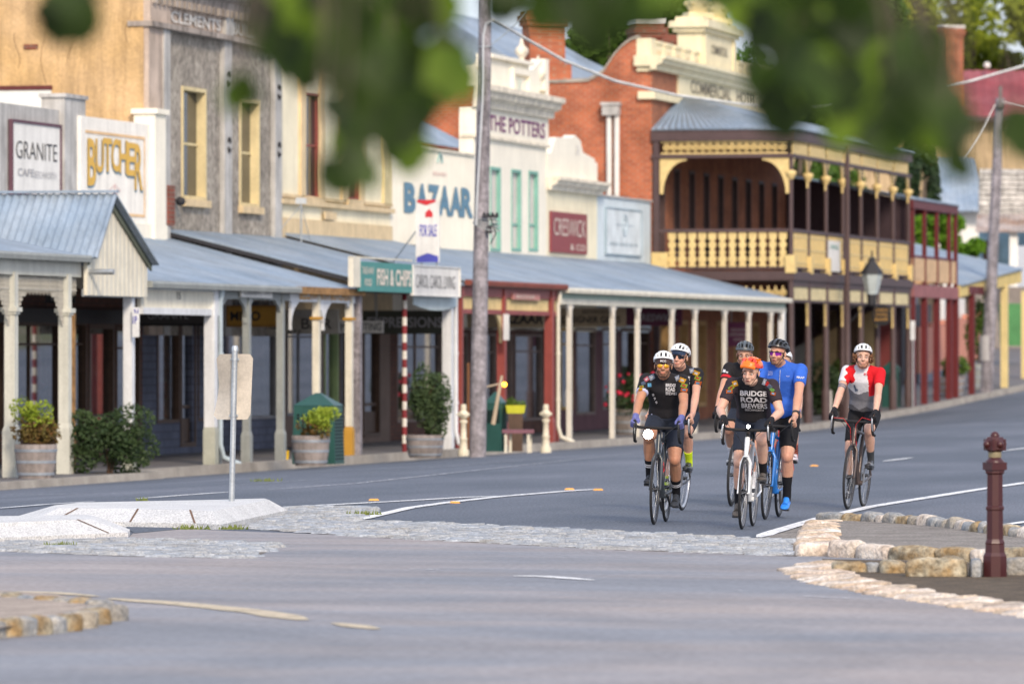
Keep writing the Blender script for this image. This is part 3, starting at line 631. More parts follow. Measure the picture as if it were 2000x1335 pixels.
def shop(root, t0, t1, items, wall_m, ztop, depth=6.0, name='shopfront', fl=None):
    """ground floor: wall with openings; items (x0,x1,yt,yb,kind,frame material)"""
    holes = []
    for it_ in items:
        h = hole(*it_[:4]); z0 = h[2] if it_[4] != 'door' else rise(h[0])+PATH+.12
        holes.append((h[0], h[1], z0, h[3]))
    mb = MB(); mb.wall(t0, t1, WF-.25, WF, rise(t0)+PATH-.5, ztop, holes); obj('shop_wall', mb, wall_m, root)
    ib = MB(); zf = rise(t0)+PATH+.05
    ib.box(t0+.05, t1-.05, WF-depth-.1, WF-depth, zf, ztop); ib.box(t0, t0+.1, WF-depth, WF-.27, zf, ztop); ib.box(t1-.1, t1, WF-depth, WF-.27, zf, ztop)
    ib.box(t0+.1, t1-.1, WF-depth, WF-.27, zf-.1, zf); ib.box(t0+.1, t1-.1, WF-depth, WF-.27, ztop-.1, ztop-.02); obj('interior', ib, m_int, root)
    for it_, h in zip(items, holes):
        if it_[4] == 'door':
            o = window(root, 0, 0, 0, 0, it_[5], rect=h, fr=.09, depth=.12, trans=(.28,), name='door'); k = MB(); k.ball(P(h[0]+.18, WF-.15, h[2]+.95), .035); obj('handle', k, m_galv, o)
            pb = MB(); pb.box(h[0]+.1, h[1]-.1, WF-.10, WF-.06, h[2]+.1, h[2]+.55); obj('kick_panel', pb, it_[5], o)
        else: window(root, 0, 0, 0, 0, it_[5], rect=h, fr=.06, depth=.10, trans=(.8,), mull=it_[6] if len(it_) > 6 else ())
def displays(root, t0, t1, n, cols, z0=.3, z1=1.6):
    for i in range(n):
        t = random.uniform(t0, t1-.5); w = WF-random.uniform(.35, 1.6); h = random.uniform(.3, 1.1); zb = random.uniform(z0, z1)+rise(t)+PATH+.2; mb = MB()
        k = i % 3
        if k == 0: mb.box(t, t+random.uniform(.25, .6), w-.03, w, zb, zb+h)
        elif k == 1: mb.lathe(P(t, w, zb-.4), [(.16, 0), (.05, .05), (.05, h), (.22, h+.02), (.24, h+.18), (.12, h+.3)], 10)
        else: mb.box(t, t+.5, w-.3, w, zb-.5, zb-.45); mb.box(t+.05, t+.2, w-.2, w-.1, zb-.45, zb-.45+h*.4); mb.box(t+.3, t+.42, w-.2, w-.1, zb-.45, zb-.45+h*.6)
        obj('window_display', mb, cols[i % len(cols)], root)
m_d = [mat('display cream', (.6, .55, .45)), mat('display red', (.5, .08, .07)), mat('display white', (.75, .75, .75)), mat('display wood', (.3, .16, .07)), mat('display teal', (.1, .3, .3)), mat('display pink', (.6, .2, .3))]
# ---- A: corner shop behind the gable verandah ---------------------------------------------------
tA0 = TX(-420, WF); tA1 = TX(278, WF); zA = ZY(462, 250, WF)
A = bld('corner_shop', 'corner shop with brown tiled front behind the gabled verandah', 'shop', (tA0+tA1)/2)
shop(A, tA0, tA1, [(-200, -90, 622, 850, 'win', m_brown_tim, (.5,)), (-80, 6, 622, 850, 'win', m_brown_tim, (.5,)), (14, 118, 628, 846, 'win', m_brown_tim, (.45,)), (140, 168, 628, 846, 'win', m_brown_tim), (172, 222, 632, 880, 'door', m_brown_tim), (226, 272, 640, 836, 'win', m_brown_tim)], m_brown_brick, zA)
fb = MB(); h = RR(-420, 278, 590, 622, WF); fb.box(h[0], h[1], WF, WF+.08, h[2], h[3]); obj('fascia', fb, m_black_fas, A)
displays(A, TX(-60, WF), TX(260, WF), 8, m_d)
# parapets above: grey rendered wall with the cafe sign, timber panel with the butcher sign
g1 = MB(); tg0, tg1 = tA0, TX(118, WF); g1.box(tg0, tg1, WF-.3, WF, zA-.2, ZY(208, 60, WF)); obj('parapet', g1, m_greyren, A)
g1 = MB(); a, b, c_, d_ = RR(116, 157, 190, 480, WF); g1.box(a, b, WF-.34, WF+.10, zA-.2, d_); g1.box(a-.05, b+.05, WF-.38, WF+.14, d_, d_+.07); obj('pier', g1, m_greyren, A)
sign('shop_sign', 'framed pale board reading GRANITE above the corner verandah', 24, 117, 238, 376, WF+.07, m_whiteg,
     [('GRANITE', .5, .62, .86, .25, m_letterblack, -.01), ('CAFE', .27, .30, .33, .11, m_lettergrey, .01), ('BEECHWORTH', .68, .285, .46, .10, m_lettergrey, -.01)], frame=mat('plum frame', (.12, .06, .08)))
# B: butcher
tB0 = TX(158, WF); tB1 = TX(306, WF)
B = bld('butcher_shop', 'low butcher shop whose white boarded parapet carries a painted sign', 'shop', (tB0+tB1)/2)
WB_ = WF+.17; tB0 = TX(158, WB_)
zb1 = ZY(226, 158, WB_); zb0 = ZY(428, 158, WB_)
g1 = MB(); g1.box(tB0, TX(291, WB_), WB_-.2, WB_, zb0, zb1)
for i in range(26):
    t = tB0+(TX(291, WB_)-tB0)*i/26; g1.box(t, t+.012, WB_, WB_+.008, zb0, zb1)
obj('parapet', g1, m_whiteg, B)
g1 = MB(); g1.box(tB0, tB1, WB_-.3, WB_+.05, zA-1.0, zb0-.001); obj('wall', g1, m_whitew, B)
g1 = MB(); a, b = TX(291, WB_), TX(312, WB_); g1.box(a, b, WB_-.3, WB_+.12, zA-1.0, ZY(222, 291, WB_)); g1.box(a-.06, b+.06, WB_-.34, WB_+.18, ZY(222, 291, WB_), ZY(212, 291, WB_)); obj('pier', g1, m_whitew, B)
o = MB(); L0, L1 = tB0+.25, TX(286, WB_)-.12
for za, zb_ in ((zb1-.30, zb1-.25), (zb0+.12, zb0+.17)): o.box(L0, L1, WB_+.008, WB_+.014, za, zb_)
o.box(L1-.05, L1, WB_+.009, WB_+.015, zb0+.17, zb1-.30); obj('painted_border', o, mat('peach border paint', (.75, .50, .27)), B)
o = MB(); mt = (L0+L1)/2-.05; hb = zb1-zb0
for i, ch in enumerate('BUTCHER'):
    u = -3+i; big = i in (0, 6); o.text(ch, P(mt+u*.178*(L1-L0)/1.35, WB_+.012, zb0+hb*(.60 if not big else .56) + .10*(1-(u/3)**2)), DV, ZV, .19*(L1-L0)/1.35, hb*(.33 if not big else .46), bold=.02)
obj('lettering', o, m_lettergold, B)
o = MB()
for i, ch in enumerate('BUTCHER'):
    u = -3+i; big = i in (0, 6); o.text(ch, P(mt+u*.178*(L1-L0)/1.35+.03, WB_+.004, zb0+hb*(.60 if not big else .56) + .10*(1-(u/3)**2)-.02), DV, ZV, .20*(L1-L0)/1.35, hb*(.345 if not big else .475), bold=.03)
obj('lettering', o, m_letterblue, B)
o = MB(); 
for a_ in range(-3, 4): o.box(mt+a_*.1-.02, mt+a_*.1+.03, WB_+.009, WB_+.014, zb0+hb*(.36-abs(a_)*.02), zb0+hb*(.375-abs(a_)*.02))
o.box(mt-.02, mt+.02, WB_+.009, WB_+.014, zb0+hb*.2, zb0+hb*.36); o.box(mt-.12, mt+.14, WB_+.0095, WB_+.0145, zb0+hb*.27, zb0+hb*.285)
obj('painted_flourish', o, mat('faded pink paint', (.62, .42, .42)), B)
zg = ZY(470, 290, WF)
shop(B, tA1+.01, tB1+2.3, [(306, 350, 590, 826, 'win', m_brown_tim), (352, 382, 592, 860, 'door', m_brown_tim), (386, 428, 590, 822, 'win', m_brown_tim, (.5,))], m_tile_blue, zA-1.2)
displays(B, TX(310, WF), TX(425, WF), 6, m_d)
# ---- C: two-storey Clements building --------------------------------------------------------------
tC0 = TX(280, WF); tC1 = TX(541, WF); zCt = ZY(-60, 300, WF)
C = bld('two_storey_building', 'two storey roughcast building with pale piers and a lettered frieze', 'building', (tC0+tC1)/2)
wins = [RR(354, 401, 168, 388, WF), RR(467, 505, 190, 402, WF)]
zCf = ZY(55, 300, WF); zCa = ZY(-5, 300, WF)
mb = MB(); mb.wall(tC0+.02, tC1, WF-.35, WF, 2.0, zCf, wins); obj('wall', mb, m_rough, C)
mb = MB(); mb.box(tC0, tC1-.01, WF-13, WF-.36, 2.0, zCt-.4); mb.box(tC0-.01, tC0+.02, WF-.36, WF-.0, 2.0, zCt-.4); obj('wall', mb, m_ochre, C)
for x0, x1, m in ((281, 320, m_pinkren), (430, 444, m_greyren), (529, 542, m_greyren)):
    a, b = TX(x0, WF), TX(x1, WF); mb = MB(); mb.box(a-.015, b, WF, WF+.10, 2.0, zCf); mb.box(a-.03, b, WF, WF+.14, zCf+.01, zCa+.02); obj('pier', mb, m, C)
    if x0 == 281:
        mb = MB(); a = TX(308, WF); mb.box(a, b+.01, WF+.1, WF+.13, 2.0, zCf-.01); obj('pier_edge', mb, m_greyren, C)
mb = MB(); mb.box(tC0, tC1, WF-.3, WF+.05, zCf+.10, zCa); obj('frieze', mb, m_pinkren, C)
mb = MB(); mb.box(tC0-.05, tC1, WF-.3, WF+.20, zCf, zCf+.10); cornice(mb, tC0-.1, tC1, WF-.02, zCa, .45, .5); mb.box(tC0, tC1, WF-.4, WF+.05, zCa+.5, zCa+1.0)
n = int((tC1-tC0)/.32)
for i in range(n): t = tC0+.1+i*.32; mb.box(t, t+.14, WF+.02, WF+.22, zCa-.14, zCa-.002)
obj('cornice', mb, mat('grimy cornice cement', (.38, .33, .29), rough=.9, var=.3, vs=2, streak=.5), C)
mb = MB(); zc_ = (zCf+.1+zCa-.14)/2; hh = (zCa-.14-zCf-.1)*.66
a, b = TX(322, WF), TX(428, WF); mb.text('CLEMENTS', P((a+b)/2, WF+.05, zc_), DV, ZV, (b-a)*.92, hh, bold=.025, th=.03)
a, b = TX(446, WF), TX(528, WF); mb.text('BUILDING', P((a+b)/2, WF+.05, zc_), DV, ZV, (b-a)*.92, hh, bold=.025, th=.03)
obj('lettering', mb, mat('pale raised letters', (.66, .64, .60), rough=.8, streak=.2), C)
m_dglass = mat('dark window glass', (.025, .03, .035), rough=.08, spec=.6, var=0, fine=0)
for h in wins: window(C, 0, 0, 0, 0, m_paleyel, glass=m_dglass, rect=h, fr=.07, depth=.20, trans=(.5,), sill=m_ochretrim, proud=.03)
mb = MB()
for x, y in ((437, 155), (437, 283), (535, 180), (535, 292)):
    t = TX(x, WF); z = ZY(y, x, WF)
    mb.torus(P(t, WF+.12, z+.07), NV, .07, .02, 14, 5, a0=-1.2, a1=2.6); mb.torus(P(t, WF+.12, z-.07), NV, .07, .02, 14, 5, a0=2., a1=5.6)
obj('wall_anchor', mb, m_letterblack, C)
mb = MB(); a, b, c_, d_ = RR(313, 326, 362, 440, WF); mb.box(a, b, WF+.13, WF+.16, c_, d_); obj('exposed_brick', mb, m_brickd, C)
mb = MB(); mb.ball(P(TX(338, WF), WF+.15, ZY(393, 338, WF)), .10, .10, .09); mb.tube([P(TX(330, WF), WF, ZY(388, 338, WF)), P(TX(338, WF), WF+.15, ZY(393, 338, WF))], .02, 6); obj('bird_alarm', mb, m_letterblack, C)
# window with a white blind in the ochre side wall, air brick, hairline cracks
def side(du, z): return P(tC0-.01, WF-.36-du, z)
sc = SX(280, WF)
def swx(x): return (280-x)/(sc*CT)
mb = MB(); z1 = CAMZ+(690-168)/sc; z0 = z1-.65; mb.prism([P(tC0-.03, WF-swx(-60), z0), P(tC0-.03, WF-swx(97), z0), P(tC0-.03, WF-swx(97), z1-.05), P(tC0-.03, WF-swx(-60), z1-.05)], DV*.03)
obj('window_blind', mb, mat('white roller blind', (.72, .76, .74), var=.04), C)
mb = MB(); mb.box(tC0-.06, tC0-.001, WF-swx(-60), WF-swx(99), z1-.05, z1+.03); obj('lintel', mb, mat('dark red lintel', (.12, .03, .03)), C)
mb = MB(); zv = CAMZ+(690-88)/sc; mb.box(tC0-.03, tC0-.001, WF-swx(42), WF-swx(70), zv-.05, zv+.04); obj('air_brick', mb, m_brickd, C)
for x, ya, yb_, k_ in ((82, 55, 160, 1), (28, 60, 130, 2), (135, 40, 120, 3), (250, 20, 90, 4)):
    mb = MB(); pts_ = []
    for i in range(9): u = i/8; pts_.append(P(tC0-.012, WF-swx(x+6*math.sin(u*5+k_*2)), CAMZ+(690-(ya+(yb_-ya)*u))/sc))
    mb.tube(pts_, .004, 4); obj('crack', mb, mat('dark crack line', (.18, .12, .07)), C)  # hairline cracks drawn as thin dark brown lines on the render
shop(C, tB1+2.31, tC1, [(440, 486, 600, 820, 'win', mat('grey shop frame', (.25, .25, .26))), (486, 541, 604, 818, 'win', MATS['grey shop frame']), (572, 630, 616, 810, 'win', mat('mauve frame', (.22, .16, .17)))][:2], m_tile_blue, 2.7)
# ---- D: cream two-storey building ------------------------------------------------------------------
tD0 = tC1+.01; tD1 = TX(762, WF); zD1 = ZY(40, 541, WF); zD0 = 2.2
D = bld('two_storey_building', 'cream two storey building with buff string courses and red sash windows', 'building', (tD0+tD1)/2)
wd = [RR(590, 624, 178, 385, WF), RR(673, 700, 190, 388, WF)]
mb = MB(); mb.wall(tD0, tD1, WF-.35, WF, zD0, zD1, wd); obj('wall', mb, m_cream, D)
mb = MB(); mb.box(tD0, tD1, WF-12, WF-.36, zD0, zD1-.3); obj('wall', mb, m_cream, D)
mb = MB()
for y, hgt, pj in ((397, .10, .12), (384, .07, .07)): z = ZY(y, 545, WF); mb.box(tD0+.01, tD1-.01, WF, WF+pj, z, z+hgt)
mb.box(tD0+.01, tD1-.01, WF, WF+.06, zD0, ZY(424, 545, WF)); obj('string_course', mb, m_ochretrim, D)
for x0, x1 in ((583, 592), (622, 630), (664, 674), (699, 707), (745, 760)):
    mb = MB(); mb.box(TX(x0, WF), TX(x1, WF), WF+.0, WF+.07, ZY(382, 545, WF), zD1-.5); obj('pilaster', mb, m_ochretrim if x0 != 745 else m_paleyel, D)
mb = MB(); a, b, c_, d_ = RR(627, 650, 413, 428, WF); mb.box(a, b, WF+.061, WF+.09, c_, d_); obj('vent', mb, m_ochretrim, D)
mb = MB(); cornice(mb, tD0, tD1, WF, zD1, .45, .45); mb.box(tD0, tD1, WF-.35, WF+.04, zD1+.45, zD1+.95); obj('cornice', mb, m_ochretrim, D)
for h in wd: window(D, 0, 0, 0, 0, m_redp, glass=m_dglass, rect=h, fr=.05, depth=.12, trans=(.5,), sill=m_ochretrim)
mb = MB(); corr(mb, P(tD0, WF-.4, zD1+.1), P(tD1, WF-.4, zD1+.1), P(tD0, WF-6, zD1+1.9), P(tD1, WF-6, zD1+1.9)); corr(mb, P(tD0, WF-12, zD1+.1), P(tD1, WF-12, zD1+.1), P(tD0, WF-6, zD1+1.9), P(tD1, WF-6, zD1+1.9)); obj('roof', mb, m_roof, D)
m_greenf = mat('pale green frame', (.30, .42, .20), rough=.6)
shop(D, tD0, tD1, [(560, 628, 618, 812, 'win', MATS['grey shop frame'] if 'grey shop frame' in MATS else m_brown_tim, (.4,)), (633, 660, 618, 850, 'door', m_greenf), (664, 682, 618, 800, 'win', m_brown_tim), (709, 742, 625, 868, 'door', m_brown_tim)], mat('brown rendered shopfront', (.16, .11, .085), var=.15), zD0+.05)
displays(D, TX(565, WF), TX(625, WF), 4, [m_d[5], m_d[1], m_d[2]])
# ---- E: bazaar -------------------------------------------------------------------------------------
tE0 = tD1+.01; tE1 = TX(925, WF); zE1 = ZY(283, 765, WF)
E = bld('bazaar_shop', 'single storey shop with a plain white parapet lettered BAZAAR', 'shop', (tE0+tE1)/2)
mb = MB(); mb.box(tE0, tE1, WF-.3, WF, 2.2, zE1)
for i in range(40):
    t = tE0+(tE1-tE0)*i/40; mb.box(t, t+.012, WF, WF+.006, 2.2, zE1)
obj('parapet', mb, m_whitew, E); mb = MB(); mb.box(tE0, tE1, WF-.34, WF+.06, zE1, zE1+.05); obj('coping', mb, m_stain, E)
mb = MB()
xs_ = [(787, 812), (816, 842), (840, 866), (858, 884), (878, 903), (899, 921)]
for ch, xa in zip('BAZAAR', (799, 823, 845, 867, 889, 911)):
    wd_ = TX(xa+12, WF)-TX(xa-11, WF); zc = (ZY(356, xa-787+787, WF)+ZY(424, xa, WF))/2-.02*(xa-799)/100; mb.text(ch, P(TX(xa, WF), WF+.01, ZY(386+ (xa-799)*.09, xa, WF)), DV, ZV, wd_*1.02, .68, bold=.05)
obj('lettering', mb, m_letterblue, E)
mb = MB(); mb.text('BEECHWORTH', P(TX(858, WF), WF+.01, ZY(340, 858, WF)), DV, ZV, 1.2, .09); obj('lettering', mb, mat('faded red letters', (.6, .35, .33)), E)
mb = MB(); mb.torus(P(TX(858, WF), WF+.012, ZY(318, 858, WF)), NV, .20, .03, 20, 5, a0=0, a1=3.14, e1=DV); mb.torus(P(TX(858, WF), WF+.012, ZY(318, 858, WF)), NV, .13, .02, 20, 5, a0=0, a1=3.14, e1=DV); obj('painted_crest', mb, mat('faded teal paint', (.35, .5, .48)), E)
m_grs = mat('olive shop fascia', (.07, .08, .06))
shop(E, tE0, tE1, [(775, 862, 640, 825, 'win', mat('taupe frame', (.22, .17, .15)), (.45,)), (884, 912, 650, 845, 'win', MATS['taupe frame'])], m_brown_brick, 2.25)
displays(E, TX(770, WF), TX(910, WF), 6, m_d)
# ---- F: the potters ---------------------------------------------------------------------------------
tF0 = tE1+.01; tF1 = TX(1067, WF)
Fb = bld('potters_shop', 'white shop with a stepped ornamental parapet, urns and narrow green windows', 'shop', (tF0+tF1)/2)
zFs0, zFs1 = ZY(280, 1066, WF), ZY(232, 1066, WF); zFs0 = ZY(283, 1066, WF)
wf = [RR(957, 977, 325, 490, WF), RR(998, 1017, 330, 490, WF), RR(1032, 1050, 333, 490, WF)]
mb = MB(); mb.wall(tF0, tF1, WF-.35, WF, 2.2, zFs0, wf); obj('wall', mb, m_whitew, Fb)
mb = MB(); mb.box(tF0, tF1+.02, WF-.35, WF+.05, zFs0, zFs1); obj('sign_band', mb, m_whitew, Fb)
mb = MB(); mb.text('THE POTTERS', P(TX(1006, WF), WF+.05, (zFs0+zFs1)/2), DV, ZV, TX(1060, WF)-TX(950, WF), .38, bold=.02); obj('lettering', mb, m_letterpurple, Fb)
mb = MB(); zc = zFs1; cornice(mb, tF0-.1, tF1+.15, WF, zc, .45, .50); mb.box(tF0-.05, tF1+.06, WF-.3, WF+.09, zFs0-.07, zFs0); obj('cornice', mb, m_stain, Fb)
zp = zc+.5; tm = TX(985, WF); tq0, tq1 = TX(955, WF), TX(1033, WF); ztop = ZY(128, 1030, WF)
mb = MB()
pp = [(tF0+.1, zp)]
for i in range(9): a = math.pi*i/16; pp.append((tF0+.1+(tq0-tF0-.1)*(1-math.cos(a)), zp+.45+(ztop-zp-.9)*math.sin(a)))
pp += [(tq0, ztop), (tq1, ztop)]
for i in range(7): a = math.pi*i/12; pp.append((tq1+(tF1-.05-tq1)*math.sin(a)*.8, zp+.95+(ztop-zp-1.15)*(1-math.sin(a))))
pp += [(tF1-.05, zp+.85), (tF1-.05, zp)]
mb.tz(pp, WF-.25, WF); mb.box(tq0-.1, tq1+.1, WF-.3, WF+.12, ztop, ztop+.09); mb.box(tF1-.4, tF1+.02, WF-.3, WF+.06, zp, zp+.95); obj('parapet', mb, m_whitew, Fb)
mb = MB(); a, b = TX(996, WF), TX(1030, WF); z0_, z1_ = ZY(213, 1012, WF), ZY(135, 1012, WF)
for q_ in ((a, a+.14, z0_, z1_), (b-.14, b, z0_, z1_), (a+.14, b-.14, z1_-.14, z1_), (a+.14, b-.14, z0_, z0_+.1)): mb.box(q_[0], q_[1], WF, WF+.10, q_[2], q_[3])
obj('tablet_frame', mb, m_whitew, Fb)
mb = MB()
for i, s_ in enumerate(('18', '65')): mb.text(s_, P((a+b)/2, WF+.006, z1_-.38-.42*i), DV, ZV, .4, .26)
obj('lettering', mb, mat('pale teal letters', (.55, .70, .66)), Fb)
for x, y0, y1, r_ in ((1025, 127, 72, .17), (1057, 178, 108, .21), (990, 122, 108, .13), (937, 150, 112, .17)):
    mb = MB(); s_ = SX(x, WF); finial(mb, P(TX(x, WF), WF-.08, CAMZ+(690-y0)/s_), (y0-y1)/s_, r_); obj('urn', mb, m_stain, Fb)
for h in wf: window(Fb, 0, 0, 0, 0, m_green, rect=h, fr=.07, depth=.12, trans=(.33,), proud=.02, blind=False, glass=m_blind)
shop(Fb, tF0, tF1, [(925, 968, 650, 840, 'win', MATS['taupe frame']), (972, 1000, 652, 850, 'door', MATS['taupe frame']), (1005, 1058, 652, 822, 'win', MATS['taupe frame'])], m_brown_brick, 2.25)
mb = MB(); mb.box(TX(1012, WF), TX(1040, WF), WF-.6, WF-.56, .5, 2.1); obj('curtain', mb, m_whiteg, Fb); displays(Fb, TX(930, WF), TX(1010, WF), 5, m_d)
# ---- G: creswick, H: pale blue panel ------------------------------------------------------------------
tG0 = tF1+.01; tG1 = TX(1166, WF); zG0 = ZY(382, 1166, WF)
Gs = bld('small_shop', 'small cream shop with a pointed white pediment and maroon name board', 'shop', (tG0+tG1)/2)
mb = MB(); mb.box(tG0, tG1, WF-.3, WF, 2.2, zG0); obj('wall', mb, m_cream, Gs)
mb = MB(); cornice(mb, tG0, tG1+.12, WF, zG0, .35, .32); obj('cornice', mb, m_stain, Gs)
zp = zG0+.32; ta = TX(1122, WF); mb = MB(); zpk = ZY(263, 1115, WF)
mb.tz([(tG0+.03, zp), (tG0+.03, zp+.55), (tG0+.45, zp+.60), (tG0+.7, zp+.85), (tG0+1.0, zp+1.0), (ta-.35, zpk-.08), (ta-.05, zpk), (ta+.2, zpk-.04), (ta+.6, zp+1.0), (ta+.85, zp+.72), (tG1-.35, zp+.60), (tG1-.3, zp+.52), (tG1-.04, zp+.50), (tG1-.04, zp)], WF-.25, WF+.02)
obj('pediment', mb, m_whitew, Gs)
mb = MB(); mb.text('G.H', P(ta+.15, WF+.03, zp+.75), DV, ZV, .35, .25); obj('lettering', mb, mat('faint grey letters', (.6, .58, .58)), Gs)
sign('shop_sign', 'maroon board with cream CRESWICK lettering on the small cream shop', 1077, 1147, 412, 492, WF+.06, m_maroonS, [('CRESWICK', .5, .63, .88, .42, m_lettercream, -.01), ('& CO', .72, .16, .42, .15, m_lettercream, 0)])
shop(Gs, tG0, tG1, [(1095, 1118, 640, 800, 'win', mat('yellow ochre frame', (.5, .32, .08))), (1124, 1162, 640, 810, 'win', MATS['taupe frame'])], mat('plum tile base', (.12, .05, .06)), 2.25)
tH1 = TX(1271, WF); H = bld('small_shop', 'narrow pale blue boarded shopfront against the brick hotel', 'shop', (tG1+tH1)/2)
zH = ZY(383, 1170, WF); mb = MB(); mb.box(tG1+.01, tH1, WF-.3, WF, 2.2, zH)
for i in range(20):
    t = tG1+(tH1-tG1)*i/20; mb.box(t+.02, t+.03, WF, WF+.006, 2.2, zH)
obj('parapet', mb, m_lightblue, H); mb = MB(); mb.box(tG1-.02, tH1+.02, WF-.33, WF+.05, zH, zH+.05); obj('coping', mb, m_greyren, H)
sgn = sign('shop_sign', 'pale blue panel with a faded round emblem beside the brick hotel', 1184, 1252, 406, 494, WF+.04, mat('washed blue white', (.66, .72, .74)), [('BEECHWORTH', .5, .22, .8, .08, mat('faded blue grey', (.40, .48, .53)), 0)], frame=MATS['pale blue paint'] and mat('blue grey frame', (.30, .38, .43)), fr=.03)
mb = MB(); cc = P(TX(1217, WF), WF+.05, ZY(440, 1217, WF)); mb.torus(cc, NV, .27, .02, 24, 5); mb.torus(cc, NV, .17, .015, 20, 5); mb.box(TX(1200, WF), TX(1234, WF), WF+.042, WF+.05, cc.z-.012, cc.z+.012); obj('emblem', mb, MATS['faded blue grey'], sgn)
shop(H, tG1+.01, tH1, [(1176, 1205, 640, 800, 'win', MATS['taupe frame']), (1212, 1240, 640, 820, 'door', m_brown_tim), (1246, 1268, 640, 790, 'win', m_brown_tim)], mat('plum tile base', (.12, .05, .06)), 2.25)
for X_ in (Gs, H): displays(X_, TX(1100, WF) if X_ is Gs else tG1, tG1 if X_ is Gs else tH1, 3, m_d)
# ---- Hotel ---------------------------------------------------------------------------------------------
t0 = TX(1274, WF); tH2 = TX(1560, WF)+.0; tHe = TX(1777, 0)+.2; zHt = ZY(133, 1274, WF)
HO = bld('brick_hotel', 'large two storey red brick hotel with cream crenellated parapet and lace balcony', 'hotel', (t0+tHe)/2)
op = []; nO = 9
for i in range(nO):
    a = t0+.75+i*1.93; op.append((a, a+.75, 4.15, 6.65))
zfl = ZY(527, 1280, 0.0)
lo = []
for i in range(7):
    a = t0+.9+i*2.45; lo.append((a, a+1.1, rise(a)+PATH+.35, 2.55))
zc0 = ZY(133, 1274, WF)
mb = MB(); mb.wall(t0, tHe, WF-.3, WF, -.3, zc0, sorted(op+lo, key=lambda q: q[2])); 
obj('wall', mb, brickmat('mellow brown bricks', (.42, .15, .07), (.32, .11, .055), (.2, .13, .1)), HO)
for h in op: window(HO, 0, 0, 0, 0, m_hbrown, glass=m_dglass, rect=h, fr=.08, depth=.2, trans=(.75,), mull=(.5,), name='french_door')
for h in lo: window(HO, 0, 0, 0, 0, mat('tan timber', (.45, .28, .12)), rect=h, fr=.12, depth=.2, trans=(.7,))
# side wall with the curved parapet (polygon in w,z)
def sw(x): return WF-(1274-x)/(SX(1274, WF)*CT)
def sz(y, x=1274): return CAMZ+(690-y)/(SX(1274, WF)-.02*(1274-x))
pr = [(WF, -.5), (WF, sz(108)), (sw(1245), sz(108)), (sw(1245), sz(74)), (sw(1230), sz(80)), (sw(1215), sz(92)), (sw(1200), sz(108)), (sw(1190), sz(124)), (sw(1180), sz(140)), (sw(1165), sz(150)), (sw(1150), sz(158)), (sw(1090), sz(160)), (sw(800), sz(160)), (sw(800), -.5)]
mb = MB(); mb.wz(pr, t0-.02, t0+.32); obj('wall', mb, m_brick, HO)
mb = MB(); cp = pr[3:13]
for (wa, za), (wb, zb_) in zip(cp, cp[1:]): mb.hexa([P(t0-.07, wa, za), P(t0+.37, wa, za), P(t0+.37, wb, zb_), P(t0-.07, wb, zb_), P(t0-.07, wa, za+.09), P(t0+.37, wa, za+.09), P(t0+.37, wb, zb_+.09), P(t0-.07, wb, zb_+.09)])
obj('coping', mb, mat('grey coping', (.35, .31, .26), rough=.9, var=.3, vs=3), HO)
mb = MB(); mb.box(t0+.4, tHe, WF-14, WF-.35, -.3, zc0-1.6); obj('wing', mb, m_brick, HO)
mb = MB(); ze = zc0-1.55; zr = zc0+1.9
corr(mb, P(t0+.4, WF-.9, ze), P(tHe, WF-.9, ze), P(t0+2.5, WF-7, zr), P(tHe-2, WF-7, zr), pitch=.2); corr(mb, P(t0+.4, WF-13, ze), P(tHe, WF-13, ze), P(t0+2.5, WF-7, zr), P(tHe-2, WF-7, zr), pitch=.2)
corr(mb, P(t0+.4, WF-.9, ze), P(t0+.4, WF-13, ze), P(t0+2.5, WF-6.9, zr), P(t0+2.5, WF-7.1, zr), pitch=.2); obj('roof', mb, m_roof, HO)
# cornice, crenellated parapet, name tablet with urns
zcr = sz(110); mb = MB(); tP1 = tHe; 
cornice(mb, t0-.25, tP1, WF-.0, zcr-.36, .42, .38); mb.box(t0-.25, t0+.35, WF-.45, WF-.0, zcr-.26, zcr+.015); mb.box(t0-.12, t0+.30, WF-.40, WF, zcr-.4, zcr-.262); obj('cornice', mb, m_pcream2, HO)
mb = MB(); zpt = sz(74); mb.box(t0-.05, t0+.55, WF-.42, WF-.02, zcr+.02, zpt)
mb.box(t0+.55, tP1, WF-.35, WF-.05, zcr+.02, zpt-.55)
tt0, tt1 = TX(1368, WF), TX(1432, WF); a = t0+.55; i = 0
while a < tP1-.5:
    if not (tt0-.3 < a < tt1): mb.box(a+.02, a+.86, WF-.34, WF-.04, zpt-.55, zpt-.12); mb.box(a, a+.88, WF-.37, WF-.0, zpt-.12, zpt-.04)
    a += 1.22
obj('parapet', mb, m_pcream2, HO)
mb = MB()
a = t0+.55
while a < tP1-.5:
    if not (tt0-.3 < a < tt1): mb.box(a+.25, a+.62, WF-.04, WF-.028, zpt-.80, zpt-.30)
    a += 1.22
obj('parapet_panel', mb, m_ochretrim, HO)
zt1 = ZY(62, 1368, WF); mb = MB(); mb.box(tt0, tt1, WF-.65, WF+.06, zcr+.02, zt1); mb.box(tt0-.15, tt1+.15, WF-.75, WF+.16, zt1, zt1+.12); mb.box(tt0-.28, tt1+.28, WF-.85, WF+.28, zt1+.12, zt1+.30); mb.box(tt0-.1, tt1+.1, WF-.7, WF+.1, zt1+.30, zt1+.42)
for a_ in (tt0+.1, tt1-.4): mb.box(a_, a_+.3, WF+.06, WF+.12, zcr+.1, zt1-.05)
obj('name_tablet', mb, m_pcream2, HO)
mb = MB(); mb.text('COMMERCIAL', P((tt0+tt1)/2, WF+.07, ZY(100, 1400, WF)), DV, ZV, (tt1-tt0)*.5, .26, bold=.01); obj('lettering', mb, mat('dark olive letters', (.18, .16, .12)), HO)
